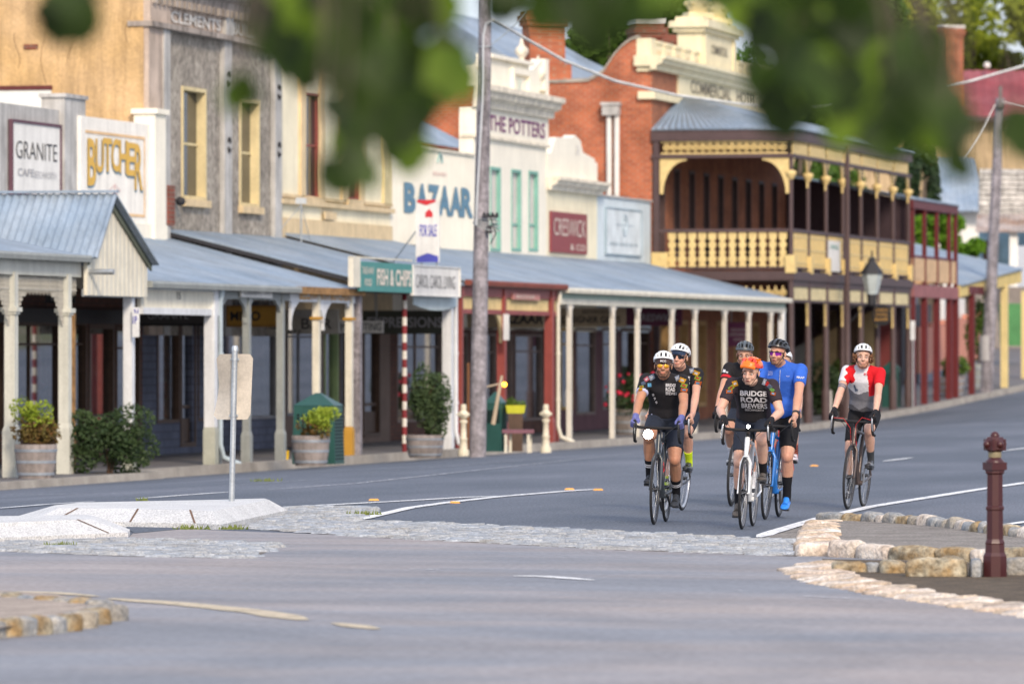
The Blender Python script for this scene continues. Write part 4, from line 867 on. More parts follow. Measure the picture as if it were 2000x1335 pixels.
for x in (1381, 1419):
    mb = MB(); s_ = SX(x, WF); zb_ = zt1+.42; c_ = P(TX(x, WF), WF-.25, zb_); H_ = 1.45; r_ = .30
    mb.cbox(c_, .72, .72, .16, TH); mb.lathe(c_+Vector((0, 0, .16)), [(r_*.8, 0), (r_*.95, .10), (r_*1.15, .22), (r_*1.15, .34), (r_*.7, .42), (r_*.6, .52), (r_*.95, .60), (r_*.8, .72), (r_*.5, .80), (r_*.62, .90), (r_*.4, 1.0), (r_*.25, 1.1), (r_*.32, 1.16), (r_*.15, 1.25), (.02, 1.5)], 10)
    for q_ in range(6): a_ = q_*math.pi/3; mb.ball(c_+Vector((math.cos(a_)*r_*1.1, math.sin(a_)*r_*1.1, .44)), .09, n=6, m=4)
    obj('urn', mb, m_pcream, HO)
# frieze with the hotel's name
mb = MB(); zf1 = ZY(146, 1327, WF); zf0 = ZY(184, 1327, WF); a_ = TX(1322, WF); mb.box(a_, tHe-1.6, WF, WF+.05, zf0-.02, zf1+.04); mb.box(t0-.05, tHe, WF, WF+.12, zf0-.28, zf0-.08); mb.box(t0-.2, t0-.021, WF-.35, WF+.12, zf0-.28, zf0-.08); obj('frieze', mb, m_pcream2, HO)
mb = MB(); mb.text('COMMERCIAL', P((TX(1345, WF)+TX(1424, WF))/2, WF+.05, (zf0+zf1)/2), DV, ZV, TX(1424, WF)-TX(1345, WF), .36, bold=.015); mb.text('HOTEL', P((TX(1435, WF)+TX(1475, WF))/2, WF+.05, (zf0+zf1)/2), DV, ZV, TX(1475, WF)-TX(1435, WF), .36, bold=.015); obj('lettering', mb, MATS['dark olive letters'], HO)
# chimneys
def chimney(root, c, sx, sy, h, m, cap=None, nm='chimney'):
    mb = MB(); mb.cbox(c, sx, sy, h-.42, TH); mb.cbox(c+Vector((0, 0, h-.42)), sx+.14, sy+.14, .14, TH); mb.cbox(c+Vector((0, 0, h-.28)), sx+.24, sy+.24, .16, TH); mb.cbox(c+Vector((0, 0, h-.12)), sx+.1, sy+.1, .12, TH)
    o = obj(nm, mb, m, root)
    if cap: mb = MB(); mb.cbox(c+Vector((0, 0, h)), sx+.16, sy+.16, .14, TH); obj('cap', mb, cap, o)
    return o
def at(x, y, Y): return Vector(((x-1000)/F*Y, Y, CAMZ+(HY-y)/F*Y))
c = at(1062, 190, 152.5); chimney(HO, c, .98, .8, (190-20)*152.5/F, m_brick)
c = at(1064, 170, 152.3); mb = MB(); mb.cbox(c-Vector((0, 0, 1.0)), 1.25, .9, 1.6, TH); obj('chimney_base', mb, m_brick, HO)
chimney(HO, at(1262, 110, 160), .72, .7, (110-46)*160/F, m_brickd, m_whiteg)
c = at(1322, 120, 163); mb = MB(); mb.cbox(c, 1.0, .6, .75, TH); mb.cbox(c+Vector((-.42, -.12, .75)), .26, .3, .22, TH); mb.cbox(c+Vector((.42, .1, .75)), .26, .3, .22, TH); mb.cbox(c+Vector((0, 0, .5)), 1.12, .7, .12, TH); obj('chimney', mb, m_brickd, HO)
# rainwater head and twin downpipes on the brick side
mb = MB(); wl, wr = sw(1181), sw(1213); z1_, z0_ = sz(200), sz(225); mb.box(t0-.32, t0-.021, wl, wr, z0_, z1_); mb.box(t0-.36, t0-.021, wl-.03, wr+.03, z1_-.08, z1_); obj('rainwater_head', mb, m_greyren, HO)
mb = MB()
for x in (1192, 1207): mb.tube([P(t0-.14, sw(x), 2.5), P(t0-.14, sw(x), z0_)], .075, 10)
obj('downpipe', mb, m_whiteg, HO)
# ---- buildings behind the row -------------------------------------------------------------------------
m_oldrend = mat('weathered tan render', (.34, .27, .17), rough=.95, var=.35, vs=.9, col2=(.2, .15, .1), c2s=.8)
tb = TX(840, WF); BK = bld('building', 'tan rendered building with long corrugated roofs behind the bazaar', 'building', tb+6, WF-9)
mb = MB(); ze = ZY(262, 900, WF)+.2
mb.box(tE0+1, tF1+7, WF-16, WF-4, 0, ze); obj('wall', mb, m_oldrend, BK)
mb = MB(); a, b = tE0+.5, tF1+7.5; corr(mb, P(a, WF-3.6, ze), P(b, WF-3.6, ze), P(a+1, WF-10, ze+3.4), P(b-1, WF-10, ze+3.4), pitch=.18); corr(mb, P(a, WF-16, ze), P(b, WF-16, ze), P(a+1, WF-10, ze+3.4), P(b-1, WF-10, ze+3.4), pitch=.18); corr(mb, P(a, WF-3.6, ze), P(a, WF-16, ze), P(a+1, WF-9.9, ze+3.4), P(a+1, WF-10.1, ze+3.4), pitch=.18)
obj('roof', mb, m_roof, BK)
BK2 = bld('building', 'high rusty iron roof rising behind the potters parapet', 'building', tF1+3, WF-14)
mb = MB(); mb.box(tF1+4, tF1+22, WF-24, WF-12, 2, 9.2); obj('wall', mb, m_oldrend, BK2)
mb = MB(); a, b = tF1+3.6, tF1+22.4; corr(mb, P(a, WF-11.6, 9.2), P(b, WF-11.6, 9.2), P(a+2, WF-18, 12.5), P(b-2, WF-18, 12.5), pitch=.2); corr(mb, P(a, WF-11.6, 9.2), P(a, WF-24.4, 9.2), P(a+2, WF-17.9, 12.5), P(a+2, WF-18.1, 12.5), pitch=.2); obj('roof', mb, m_roofrust, BK2)
# ---- far right: maroon-roofed house, weatherboard store ------------------------------------------------
def farbox(mb, x0, x1, yt, yb, Y, dep, mi=0):
    a = at(x0, yb, Y); b = at(x1, yt, Y)
    mb.hexa([Vector((a.x, Y, a.z)), Vector((b.x, Y, a.z)), Vector((b.x, Y+dep, a.z)), Vector((a.x, Y+dep, a.z)), Vector((a.x, Y, b.z)), Vector((b.x, Y, b.z)), Vector((b.x, Y+dep, b.z)), Vector((a.x, Y+dep, b.z))], mi)
FB = thing('tan_building', 'distant tan building with a broad maroon roof and tall brick chimneys', 'building', at(1900, 560, 300))
mb = MB(); farbox(mb, 1640, 2250, 232, 560, 300, 12); obj('wall', mb, mat('tan render', (.50, .37, .22), rough=.9, var=.25, vs=.5, streak=.3), FB)
m_mroof = mat('maroon roof', (.21, .035, .04), rough=.6, var=.3, vs=.5, fine=.1, col2=(.30, .08, .09), c2s=.4)
mb = MB(); a = at(1620, 232, 299.5); b = at(2280, 232, 299.5); e = at(1650, 136, 305); f_ = at(2250, 136, 305); corr(mb, a, b, Vector((e.x, 306, e.z)), Vector((f_.x, 306, f_.z)), pitch=.5, amp=.04); corr(mb, a+Vector((0, 13, 0)), b+Vector((0, 13, 0)), Vector((e.x, 306, e.z)), Vector((f_.x, 306, f_.z)), pitch=.5, amp=.04); obj('roof', mb, m_mroof, FB)
mb = MB(); farbox(mb, 1640, 2260, 228, 237, 299.1, .3); obj('eave_board', mb, m_hbrown, FB)
for x0, x1, yt in ((1727, 1763, 72), (1836, 1878, 56)):
    c = at((x0+x1)/2, 235, 301.5); chimney(FB, c, (x1-x0)*300/F*.93, .9, (235-yt)*301.5/F, m_brick, m_brickd if yt == 72 else m_whiteg)
mb = MB(); mb.ball(at(1928, 128, 305), .18); obj('roof_ornament', mb, m_whiteg, FB)
BR = thing('iron_roof_shed', 'shed with a steep blue grey iron roof above the red balcony', 'shed', at(1860, 560, 245))
mb = MB(); corr(mb, at(1815, 412, 244), at(1925, 412, 244), at(1835, 305, 248), at(1900, 310, 248), pitch=.3, amp=.03); obj('roof', mb, m_roof, BR)
mb = MB(); farbox(mb, 1828, 1925, 413, 560, 245, 5); obj('wall', mb, m_whiteg, BR)
mb = MB(); corr(mb, at(1925, 412, 244.2), at(1925, 412, 251), at(1899, 310, 248), at(1901, 310, 248.4), pitch=.3); obj('hip', mb, m_roof, BR)
WB = thing('weatherboard_store', 'old peeling white weatherboard store behind the right telephone pole', 'store', at(1980, 640, 215))
mb = MB()
for i in range(12):
    y = 330+i*10; a = at(1912, y+10, 215); b = at(2200, y, 215); mb.hexa([Vector((a.x, 214.93, a.z)), Vector((b.x, 214.93, a.z)), Vector((b.x, 215.2, a.z)), Vector((a.x, 215.2, a.z)), Vector((a.x, 215.0, b.z)), Vector((b.x, 215.0, b.z)), Vector((b.x, 215.2, b.z)), Vector((a.x, 215.2, b.z))])
obj('weatherboards', mb, mat('peeling white boards', (.62, .60, .56), rough=.9, var=.3, vs=1.5, streak=.5, col2=(.38, .36, .34), c2s=2.5, stretch=(1, 1, 4)), WB)
mb = MB(); farbox(mb, 1912, 2200, 452, 640, 216.5, .2); obj('wall', mb, mat('faded blue boards', (.36, .55, .65), rough=.8, var=.2, streak=.2), WB)
mb = MB(); farbox(mb, 1920, 1946, 470, 545, 216.3, .15); obj('door', mb, m_brown_tim, WB)
mb = MB(); corr(mb, at(1905, 452, 212.5), at(2220, 452, 212.5), at(1908, 418, 214.8), at(2220, 418, 214.8), pitch=.2); obj('awning', mb, m_roofrust, WB)
mb = MB(); farbox(mb, 1972, 1988, 452, 560, 212.8, .3); obj('post', mb, m_whiteg, WB)
mb = MB(); farbox(mb, 1988, 2100, 480, 560, 215.9, .3); obj('window', mb, m_glass, WB)
mb = MB(); farbox(mb, 1898, 2200, 560, 700, 214.6, 3); obj('base', mb, mat('shed base', (.25, .22, .2), var=.2), WB)
# pink rendered fence, green bin, behind the red balcony posts
PF = MB(); a = TX(1795, -3.4); b = TX(1915, -3.4)
for i in range(5):
    t_ = a+(b-a)*i/5; t2 = a+(b-a)*(i+1)/5; zb_ = rise(t_)+PATH+.35; PF.box(t_, t2-.03, -3.55, -3.4, zb_, zb_+1.55); PF.box(t2-.26, t2-.031, -3.6, -3.35, zb_+1.55, zb_+1.7)
    PF.box(t_, t2, -3.56, -3.39, zb_-.6, zb_-.001, 1)
tag(obj('garden_wall', PF, [mat('salmon pink render', (.56, .25, .18), rough=.8, var=.1), mat('blue stone plinth', (.2, .22, .26))]), 'salmon pink rendered wall stepping uphill behind the red posts', 'garden wall')
DKB = thing('dark_shopfront', 'dark doorway and boards beside the pink wall', 'shop', P(TX(1790, -3.5), -3.5, rise(168)+PATH))
mb = MB(); a = TX(1777, -3.4); b = TX(1836, -3.4); mb.box(a, b, -3.9, -3.7, .0, 3.3); obj('wall', mb, mat('charcoal wall', (.06, .055, .06), var=.2), DKB)
mb = MB(); a, b, c_, d_ = RR(1840, 1852, 590, 640, -3.7); mb.box(a, b, -3.75, -3.68, c_, d_+.1); a, b, c_, d_ = RR(1870, 1884, 588, 640, -3.7); mb.box(a, b, -3.75, -3.68, c_, d_+.1); obj('white_panel', mb, m_whiteg, DKB)
# ================================================================ verandahs, hanging signs, street furniture
m_vcream = mat('verandah cream paint', (.74, .70, .58), rough=.65, var=.1, vs=3, streak=.12)
m_vwhite = mat('verandah white paint', (.72, .74, .76), rough=.6, var=.08, vs=3, streak=.15)
m_vgrey = mat('verandah grey paint', (.29, .31, .30), rough=.6, var=.1, vs=3, streak=.12)
m_vgreen = mat('verandah sage paint', (.38, .48, .40), rough=.65, var=.1, vs=2, streak=.1)
m_vgray2 = mat('corner verandah grey cream paint', (.60, .60, .53), rough=.6, var=.08, vs=3, streak=.12)
m_rust = mat('raw rusty timber', (.30, .17, .07), rough=.85, var=.4, vs=6)
m_oldwood = mat('silvered old timber', (.27, .25, .27), rough=.9, var=.35, vs=3, fine=.3, fs=14, streak=.4)
m_barrel = mat('weathered barrel oak', (.27, .235, .22), rough=.85, var=.25, vs=5, streak=.35)
m_hoop = mat('barrel hoop steel', (.36, .40, .45), rough=.5, metal=.5, var=.2, vs=5)
def vz(y, x, w=0.): return ZY(y, x, w)
def PB(t): return rise(t)+PATH
def post(root, x, m, wd=.14, ztop=2.8, w=0., base=None, bh=.55, bw=.19, cap=False, t=None, name='post'):
    t = TX(x, w) if t is None else t; mb = MB(); z = PB(t)
    mb.box(t-wd/2, t+wd/2, w-wd/2, w+wd/2, z-.1, ztop)
    if cap: mb.box(t-wd*.8, t+wd*.8, w-wd*.8, w+wd*.8, ztop-.62, ztop-.55); mb.box(t-wd*.65, t+wd*.65, w-wd*.65, w+wd*.65, ztop-.66, ztop-.62)
    o = obj(name, mb, m, root)
    if base is not None: mb = MB(); mb.hexa([P(t+a*bw/2, w+b*bw/2, z-.1) for a, b in ((-1, -1), (-1, 1), (1, 1), (1, -1))]+[P(t+a*bw/2, w+b*bw/2, z+bh-.05) for a, b in ((-1, -1), (-1, 1), (1, 1), (1, -1))]); mb.hexa([P(t+a*bw/2, w+b*bw/2, z+bh-.05) for a, b in ((-1, -1), (-1, 1), (1, 1), (1, -1))]+[P(t+a*wd*.51, w+b*wd*.51, z+bh+.03) for a, b in ((-1, -1), (-1, 1), (1, 1), (1, -1))]); obj('post_base', mb, base, o)
    return t
def bracket(mb, t, z, L, H, s_, w=0., th=.05, mi=0):     # curved verandah bracket: quarter arch from post to beam
    pts = [(t, z), (t+s_*L, z)]
    for i in range(1, 7): a = math.pi/2*i/6; pts.append((t+s_*(L-L*math.sin(a)+.04*(i > 5)), z-.05-(H-.05)*(1-math.cos(a))))
    pts.append((t, z-H))
    mb.tz(pts if s_ > 0 else pts[::-1], w-th/2, w+th/2, mi)
def roofside(root, ta, tb, zf, zr, name='roof', w0=WF+.02, w1=.12, m=None, curve=0.):
    mb = MB()
    if curve:
        ws = [w1+(w0-w1)*i/5 for i in range(6)]; zs_ = [zf+(zr-zf)*(u/5)+curve*math.sin(math.pi*u/5) for u in range(6)]
        for i in range(5): corr(mb, P(ta, ws[i], zs_[i]), P(tb, ws[i], zs_[i]), P(ta, ws[i+1], zs_[i+1]), P(tb, ws[i+1], zs_[i+1]))
    else: corr(mb, P(ta, w1, zf), P(tb, w1, zf), P(ta, w0, zr), P(tb, w0, zr))
    return obj(name, mb, m or m_roof, root)
def gutter(root, ta, tb, z, m=None, w=.12):
    mb = MB(); mb.wz([(w-.01, z-.02), (w+.10, z-.02), (w+.12, z-.06), (w+.11, z-.13), (w-.01, z-.13)], ta, tb); return obj('gutter', mb, m or m_vgrey, root)
# ---- V1 corner verandah with gable ------------------------------------------------------------------
ta, tb = TX(-330, 0), TX(158, 0); tg0, tg1 = TX(152, 0), TX(270, 0)
V = thing('verandah', 'corner verandah with a boarded gable and lace brackets at the far left', 'verandah', P((ta+tg1)/2, 0, PATH))
zg = vz(500, 150)
roofside(V, ta, tg0+.3, zg, 3.95, w0=WF); gutter(V, ta, tg0+.02, zg+.03, w=.13)
mb = MB(); mb.box(ta, tg0, -.05, .06, zg-.34, zg-.08); obj('beam', mb, m_vgray2, V)
tm = TX(212, .2); zr = vz(381, 214); zb = vz(578, 210); zs = vz(506, 212); wg = .16
mb = MB(); mb.tz([(tg0, zb), (tg1, zb-.0), (tg1, zs), (tm, zr-.06), (tg0, zs)], wg-.06, wg)
for i in range(1, 14):
    t = tg0+(tg1-tg0)*i/14; u = abs(t-tm)/(tm-tg0 if t < tm else tg1-tm); mb.box(t, t+.015, wg, wg+.006, zb, zs+(zr-.08-zs)*(1-u))
obj('gable_boards', mb, m_vcream, V)
mb = MB(); corr(mb, P(tg0-.04, wg+.18, zs), P(tg0-.04, WF+.3, zs), P(tm, wg+.18, zr), P(tm, WF+.3, zr), pitch=.13, amp=.028); o = obj('gable_roof', mb, m_roof, V)
mb = MB(); corr(mb, P(tg1+.1, wg+.18, zs-.05), P(tg1+.1, WF+.3, zs-.05), P(tm, wg+.18, zr), P(tm, WF+.3, zr), pitch=.13, amp=.02); obj('gable_roof', mb, m_roof, V)
mb = MB(); mb.box(tm-.07, tm+.07, WF+.3, wg+.2, zr+.02, zr+.06); obj('ridge_cap', mb, m_roof, V)
mb = MB()
for s_, te, ze in ((-1, tg0-.02, zs-.02), (1, tg1+.1, zs-.07)):
    mb.hexa([P(te, wg+.01, ze-.10), P(te, wg+.05, ze-.10), P(tm, wg+.05, zr-.14), P(tm, wg+.01, zr-.14), P(te, wg+.01, ze+.02), P(te, wg+.05, ze+.02), P(tm, wg+.05, zr), P(tm, wg+.01, zr)])
obj('bargeboard', mb, mat('dark green bargeboard', (.16, .18, .14), rough=.6), V)
mb = MB(); mb.box(tg0+.01, tg1-.01, wg-.10, wg-.061, zb-.02, zb+.10); mb.tube([P(tg0+.1, wg, vz(531, 160)), P(tg0+.1, wg+.42, vz(531, 160))], .045, 8); obj('spout', mb, m_galv, V)
for x, b in ((-100, 0), (22, 0), (127, 0)): post(V, x, m_vgray2, .17, zg-.3, base=m_vgray2, bw=.22, bh=.78, cap=True)
post(V, 252, m_vwhite, .155, zb+.05, base=mat('grey green base', (.38, .39, .33)), bw=.20, bh=.62, w=.0)
post(V, 141, m_rust, .09, 2.3, w=-.25)
m_lace = mat('pale iron lace', (.50, .48, .42), rough=.6, var=.1)
for xa, xb in ((22, 127), (-100, 22), (127, 152)):
    a, b = TX(xa, 0)+.09, TX(xb, 0)-.09; zt = zg-.34; mb = MB(); W_ = b-a
    n = int(W_/.085)
    for i in range(n):
        t = a+(i+.5)*W_/n
        for r_ in range(3): mb.torus(P(t, 0, zt-.05-.075*r_), NV, .034, .009, 8, 4)
        mb.tube([P(t, 0, zt-.22), P(t, 0, zt-.29-.02*(i % 2))], [.014, .004], 5)
    mb.box(a, b, -.012, .012, zt-.225, zt-.21)
    if W_ > 1:
        for s_, t0_ in ((1, a), (-1, b)):
            for i in range(7):
                L_ = .55*(1-i/7)**1.4
                for k in range(int(L_/.075)+1): mb.torus(P(t0_+s_*(.03+k*.075), 0, zt-.30-.075*i), NV, .033, .009, 8, 4)
    obj('lace_bracket', mb, m_lace, V)
# small plaque of house sign under the corner verandah
# ---- V2 cafe and butchery verandah -------------------------------------------------------------------
t2a, t2b = TX(270, 0)+.06, TX(694, 0); V2 = thing('verandah', 'long low verandah in front of the cafe and the butchery', 'verandah', P((t2a+t2b)/2, 0, PATH))
z2 = vz(549, 290); roofside(V2, t2a, t2b, z2, 3.86); gutter(V2, t2a, TX(566, 0), z2+.02)
mb = MB(); mb.box(TX(566, 0), t2b+.03, .10, .2, z2-.12, z2+.01); obj('gutter', mb, m_rust, V2)
tq = TX(421, 0); mb = MB(); mb.box(t2a, tq, -.04, .03, vz(600, 280), z2-.12); obj('fascia_panel', mb, m_vcream, V2)
mb = MB(); mb.box(t2a, tq, -.06, .07, vz(613, 280), vz(600, 280)); mb.box(t2a, tq, .03, .06, z2-.14, z2-.06); mb.box(TX(412, 0), tq, .03, .07, vz(600, 280), z2-.1); obj('white_beam', mb, m_vwhite, V2)
mb = MB(); mb.text('15', P(TX(345, 0), .031, vz(577, 345)), DV, ZV, .22, .12); obj('lettering', mb, m_letterblack, V2)
post(V2, 412, m_vwhite, .19, z2-.4, base=MATS['grey green base'], bw=.22, bh=.62, w=.02)
post(V2, 425, m_vgrey, .12, z2-.1, w=-.05)
ft = vz(590, 500)
mb = MB(); mb.box(tq+.03, TX(563, 0), -.03, .03, vz(585, 500), z2-.12)
for x, sd in ((480, (-1, 1)), (548, (-1,)), (428, (1,))):
    for s_ in sd: bracket(mb, TX(x, 0), vz(585, 500), .42, .42, s_)
obj('fascia', mb, m_vgrey, V2)
mb = MB(); mb.box(TX(563, 0), TX(690, 0), -.03, .04, vz(590, 620), z2-.12)
for x, sd in ((566, (1,)), (630, (-1, 1)), (688, (-1,))):
    for s_ in sd: bracket(mb, TX(x, 0), vz(590, 620), .5, .52, s_, w=.005)
obj('fascia', mb, m_vwhite, V2)
mb = MB(); a, b = TX(578, 0), TX(685, 0); mb.text('BEECHWORTH BUTCHERY', P((a+b)/2, .04, vz(576, 630)), DV, ZV, (b-a)*.96, .19, bold=.02); obj('lettering', mb, mat('ochre lettering', (.60, .33, .08)), V2)
m_ochp = mat('ochre post base', (.50, .27, .04), rough=.6, var=.15)
for x, m, bs_ in ((482, m_vgrey, m_vgrey), (548, m_vgrey, m_vgrey), (618, m_vcream, m_ochp), (682, m_vcream, m_ochp)):
    t = post(V2, x, m, .125, z2-.15, base=bs_, bw=.17, bh=.52, w=.0)
    if m is m_vcream: mb = MB(); mb.box(t-.10, t+.10, -.10, .10, 2.28, 2.33); obj('collar', mb, m_ochp, V2)
mb = MB(); mb.box(TX(692, 0), TX(692, 0)+.16, -.09, .11, PATH-.1, 3.1); obj('post', mb, m_oldwood, V2)
sign('shop_sign', 'small white GRANITE board fixed to the grey verandah fascia', 472, 532, 563, 580, .09, m_whiteg, [('GRANITE', .36, .5, .55, .5, m_lettergrey, 0), ('CAFE', .8, .5, .22, .35, m_lettergrey, 0)], th=.04)
def downpipe(label, x, ztop, m, w=.12, r=.045, foot=True):
    t = TX(x, w); mb = MB(); z = PB(t); pts = [P(t, w, ztop), P(t, w, ztop-.15), P(t+.02, w-.04, ztop-.3), P(t+.02, w-.04, z+.35), P(t+.02, w+.02, z+.12), P(t+.25, w+.25, z+.0)]
    mb.tube(pts, r, 8); root = tag(obj('downpipe', mb, m), label, 'downpipe'); 
    for zz_ in (.9, 1.9): mb = MB(); mb.lathe(P(t+.02, w-.04, z+zz_), [(r+.012, 0), (r+.012, .05)], 10); obj('pipe_clip', mb, m, root)
downpipe('galvanised downpipe between the white and grey verandah posts', 434, z2, mat('blue grey pipe paint', (.42, .50, .55), rough=.4))
downpipe('white downpipe right of the striped pole and white post', 893, 3.1, m_vwhite, r=.05)
downpipe('pale downpipe beside the thick red corner post', 1093, 3.0, m_vcream)
mb = MB(); c = P(TX(558, .05), .05, PATH); mb.lathe(c, [(.05, 0), (.065, .16), (.07, .165), (.06, .165)], 14); bk = tag(obj('bucket', mb, mat('yellow plastic', (.80, .50, .02), rough=.4)), 'small yellow bucket at the foot of a grey post', 'bucket')
# ---- V3 -----------------------------------------------------------------------------------------------
t3a, t3b = TX(690, 0)+.14, TX(897, 0); V3 = thing('verandah', 'higher verandah carrying the fish and chips board', 'verandah', P((t3a+t3b)/2, 0, PATH))
z3 = vz(540, 690)-.05; roofside(V3, t3a-.1, t3b, z3, 4.02)
mb = MB()
for w_ in [i*.33 for i in range(12)]: pass
mb.hexa([P(t3a-.12, .1, z3-.09), P(t3a-.08, .1, z3-.09), P(t3a-.08, WF, 3.93), P(t3a-.12, WF, 3.93), P(t3a-.12, .1, z3-.01), P(t3a-.08, .1, z3-.01), P(t3a-.08, WF, 4.0), P(t3a-.12, WF, 4.0)]); obj('barge_board', mb, m_letterblack, V3)
mb = MB(); mb.box(t3a, t3b, -.04, .06, z3-.25, z3-.05); obj('beam', mb, m_brown_tim, V3)
m_teal = mat('teal sign paint', (.07, .27, .25), rough=.5, var=.06)
sign('shop_sign', 'teal fish and chips board standing proud above the verandah edge', 703, 805, 510, 568, .30, m_teal, [('FISH & CHIPS', .64, .5, .66, .58, m_lettercream, .03), ('TAKE AWAY', .145, .70, .22, .24, m_lettercream, .01), ('FOOD', .145, .30, .13, .24, m_lettercream, .01)])
mb = MB(); a, b, c_, d_ = RR(688, 702, 503, 560, .30); mb.box(a, b, .22, .32, c_, d_+.02); mb.box(a, TX(805, .3), .22, .31, d_+.0, d_+.03); tag(obj('sign_frame', mb, m_vcream), 'cream end board at the left of the teal sign', 'sign frame')
sign('shop_sign', 'white board with thin grey capitals right of the teal board', 806, 897, 519, 575, .28, m_whiteg, [('CAROL CAROL LIVING', .48, .48, .84, .46, m_letterblack, -.012)], frame=m_whiteg, fr=.02)
mb = MB(); a, b, c_, d_ = RR(806, 893, 577, 600, .1)
for i in range(22):
    t0_ = a+(b-a)*i/22; t1_ = a+(b-a)*(i+1)/22; dz = .10*math.sin(math.pi*i/21); mb.box(t0_, t1_-.01, .1, .12, c_-dz+.05, d_)
tag(obj('awning_valance', mb, mat('pale scalloped valance', (.48, .56, .58), var=.1)), 'scalloped pale valance under the white board', 'valance')
m_rw = bpy.data.materials.new('red and white stripes'); m_rw.use_nodes = True
post(V3, 875, m_vwhite, .19, z3-.1, base=m_vwhite, bw=.21, bh=.3, w=0)
post(V3, 888, mat('oxblood strip', (.26, .03, .04)), .08, z3-.1, w=.0)
post(V3, 699, m_brown_tim, .12, z3-.1, w=-1.8); 
t = TX(790, 0); zt = vz(570, 795); z = PATH; n = 19
mb = MB(); 
for i in range(n): mb.lathe(P(t, 0, z+(zt-z)*i/n), [(.048, 0), (.048, (zt-z)/n)], 12, mi=i % 2)
tag(obj('barber_pole', mb, [mat('barber red', (.22, .03, .035), var=.2), mat('barber white', (.72, .68, .60), var=.15)]), 'verandah post banded in dark red and white stripes', 'post')
# for sale sign standing on the verandah roof
w_ = -.3; cx = TX(835, w_); sgx = thing('for_sale_sign', 'tall white and blue FOR SALE board standing on the verandah roof', 'sign', P(cx, w_, vz(512, 835, w_)))
def fpl(x, y, t=cx, w0=w_): # plane across the street (facing down the road) at t
    q = (x-1000)/F; a = t*(q*CT-ST)/(CT+q*ST); Y = -a*ST+t*CT; return a-W0, CAMZ+(HY-y)*Y/F
def nplane(mb, t, x0, x1, yt, yb, th=.03, mi=0):
    wa, za = fpl(x0, yb, t); wb, zb_ = fpl(x1, yt, t); mb.box(t, t+th, wa, wb, za, zb_, mi); return wa, wb, za, zb_
def ntext(mb, body, t, x0, x1, yt, yb, bold=0.):
    wa, za = fpl(x0, yb, t); wb, zb_ = fpl(x1, yt, t); mb.text(body, P(t, (wa+wb)/2, (za+zb_)/2), NV, ZV, wb-wa, zb_-za, bold=bold, th=.008)
mb = MB(); nplane(mb, cx, 812, 858, 392, 512); obj('board', mb, m_whiteg, sgx)
mb = MB(); ntext(mb, 'FOR SALE', cx, 820, 853, 438, 462, .02); obj('lettering', mb, mat('sign blue', (.08, .09, .42)), sgx)
mb = MB(); mb.M = None; wa, za = fpl(831, 424, cx); wb, zb_ = fpl(845, 408, cx); hm = MB(); hm.prism([P(cx-.012, wa, za), P(cx-.012, wb, za), P(cx-.012, wb, za+.09), P(cx-.012, (wa+wb)/2, zb_), P(cx-.012, wa, za+.09)], DV*.01); obj('house_mark', hm, mat('sign red', (.6, .04, .05)), sgx); wa, za = fpl(814, 512, cx); wb, zb_ = fpl(856, 494, cx); mb.prism([P(cx-.012, wa, za), P(cx-.012, wb, za), P(cx-.012, wb, za+.12), P(cx-.012, (wa+wb)/2, zb_), P(cx-.012, wa, za+.10)], DV*.01); obj('blue_band', mb, MATS['sign blue'], sgx)
mb = MB(); wa, za = fpl(815, 399, cx); wb, zb_ = fpl(851, 390, cx); mb.prism([P(cx-.012, wa, za+.04), P(cx-.012, (wa+wb)/2, za-.02), P(cx-.012, wb, za+.05), P(cx-.012, wb, zb_), P(cx-.012, wa, zb_)], DV*.01); ntext(mb, 'sold by agent', cx, 822, 850, 476, 480) if False else None; obj('red_band', mb, mat('sign red', (.6, .04, .05)), sgx)
mb = MB()
for x_, y_ in ((822, 514), (852, 514)): wa, za = fpl(x_, y_+22, cx); mb.tube([P(cx+.05, wa, za), P(cx+.05, wa, za+.5)], .02, 6)
wa, za = fpl(812, 450, cx); mb.tube([P(cx+.05, wa, za), P(cx+1.2, wa-.8, za-.62)], .015, 5); obj('stay', mb, m_galv, sgx)
# ---- V4 red -----------------------------------------------------------------------------------------------
t4a, t4b = t3b+.04, TX(1090, 0); V4 = thing('verandah', 'red painted verandah with cream lattice panels', 'verandah', P((t4a+t4b)/2, 0, PATH))
z4 = vz(546, 900); roofside(V4, t4a, t4b, z4, 4.12); gutter(V4, t4a, t4b, z4+.02, mat('rust red gutter', (.22, .06, .04)))
mb = MB(); mb.box(t4a, t4b, -.05, .05, vz(578, 905), z4-.12); mb.box(t4a, t4b, -.05, .05, vz(612, 905), vz(603, 905)); obj('beam', mb, m_redp, V4)
mb = MB(); n = 46
for i in range(n):
    t = t4a+(t4b-t4a)*(i+.5)/n; mb.box(t-.05, t+.045, -.015, .015, vz(603, 905), vz(578, 905))
obj('lattice_panel', mb, mat('lattice cream', (.66, .53, .28), var=.15), V4)
mb = MB(); mb.box(TX(1000, .06), TX(1052, .06), .05, .09, vz(585, 1010), vz(573, 1010)); obj('name_plate', mb, mat('dusty pink board', (.55, .25, .22)), V4)
mb = MB(); mb.text('BAZAAR', P(TX(1026, .09), .09, vz(579, 1010)), DV, ZV, 1.6, .08); obj('lettering', mb, m_lettercream, V4)
for x, wd in ((898, .12), (980, .17), (1073, .18), (1086, .11)): post(V4, x, m_redp, wd, z4-.15, w=0 if x != 1086 else -.05, base=m_redp if wd > .15 else None, bw=.23, bh=.5)
mb = MB(); tt_ = TX(980, 0); bracket(mb, tt_-.1, vz(612, 980), .55, .62, -1); bracket(mb, tt_+.1, vz(612, 980), .25, .2, 1); obj('bracket', mb, MATS['lattice cream'], V4)
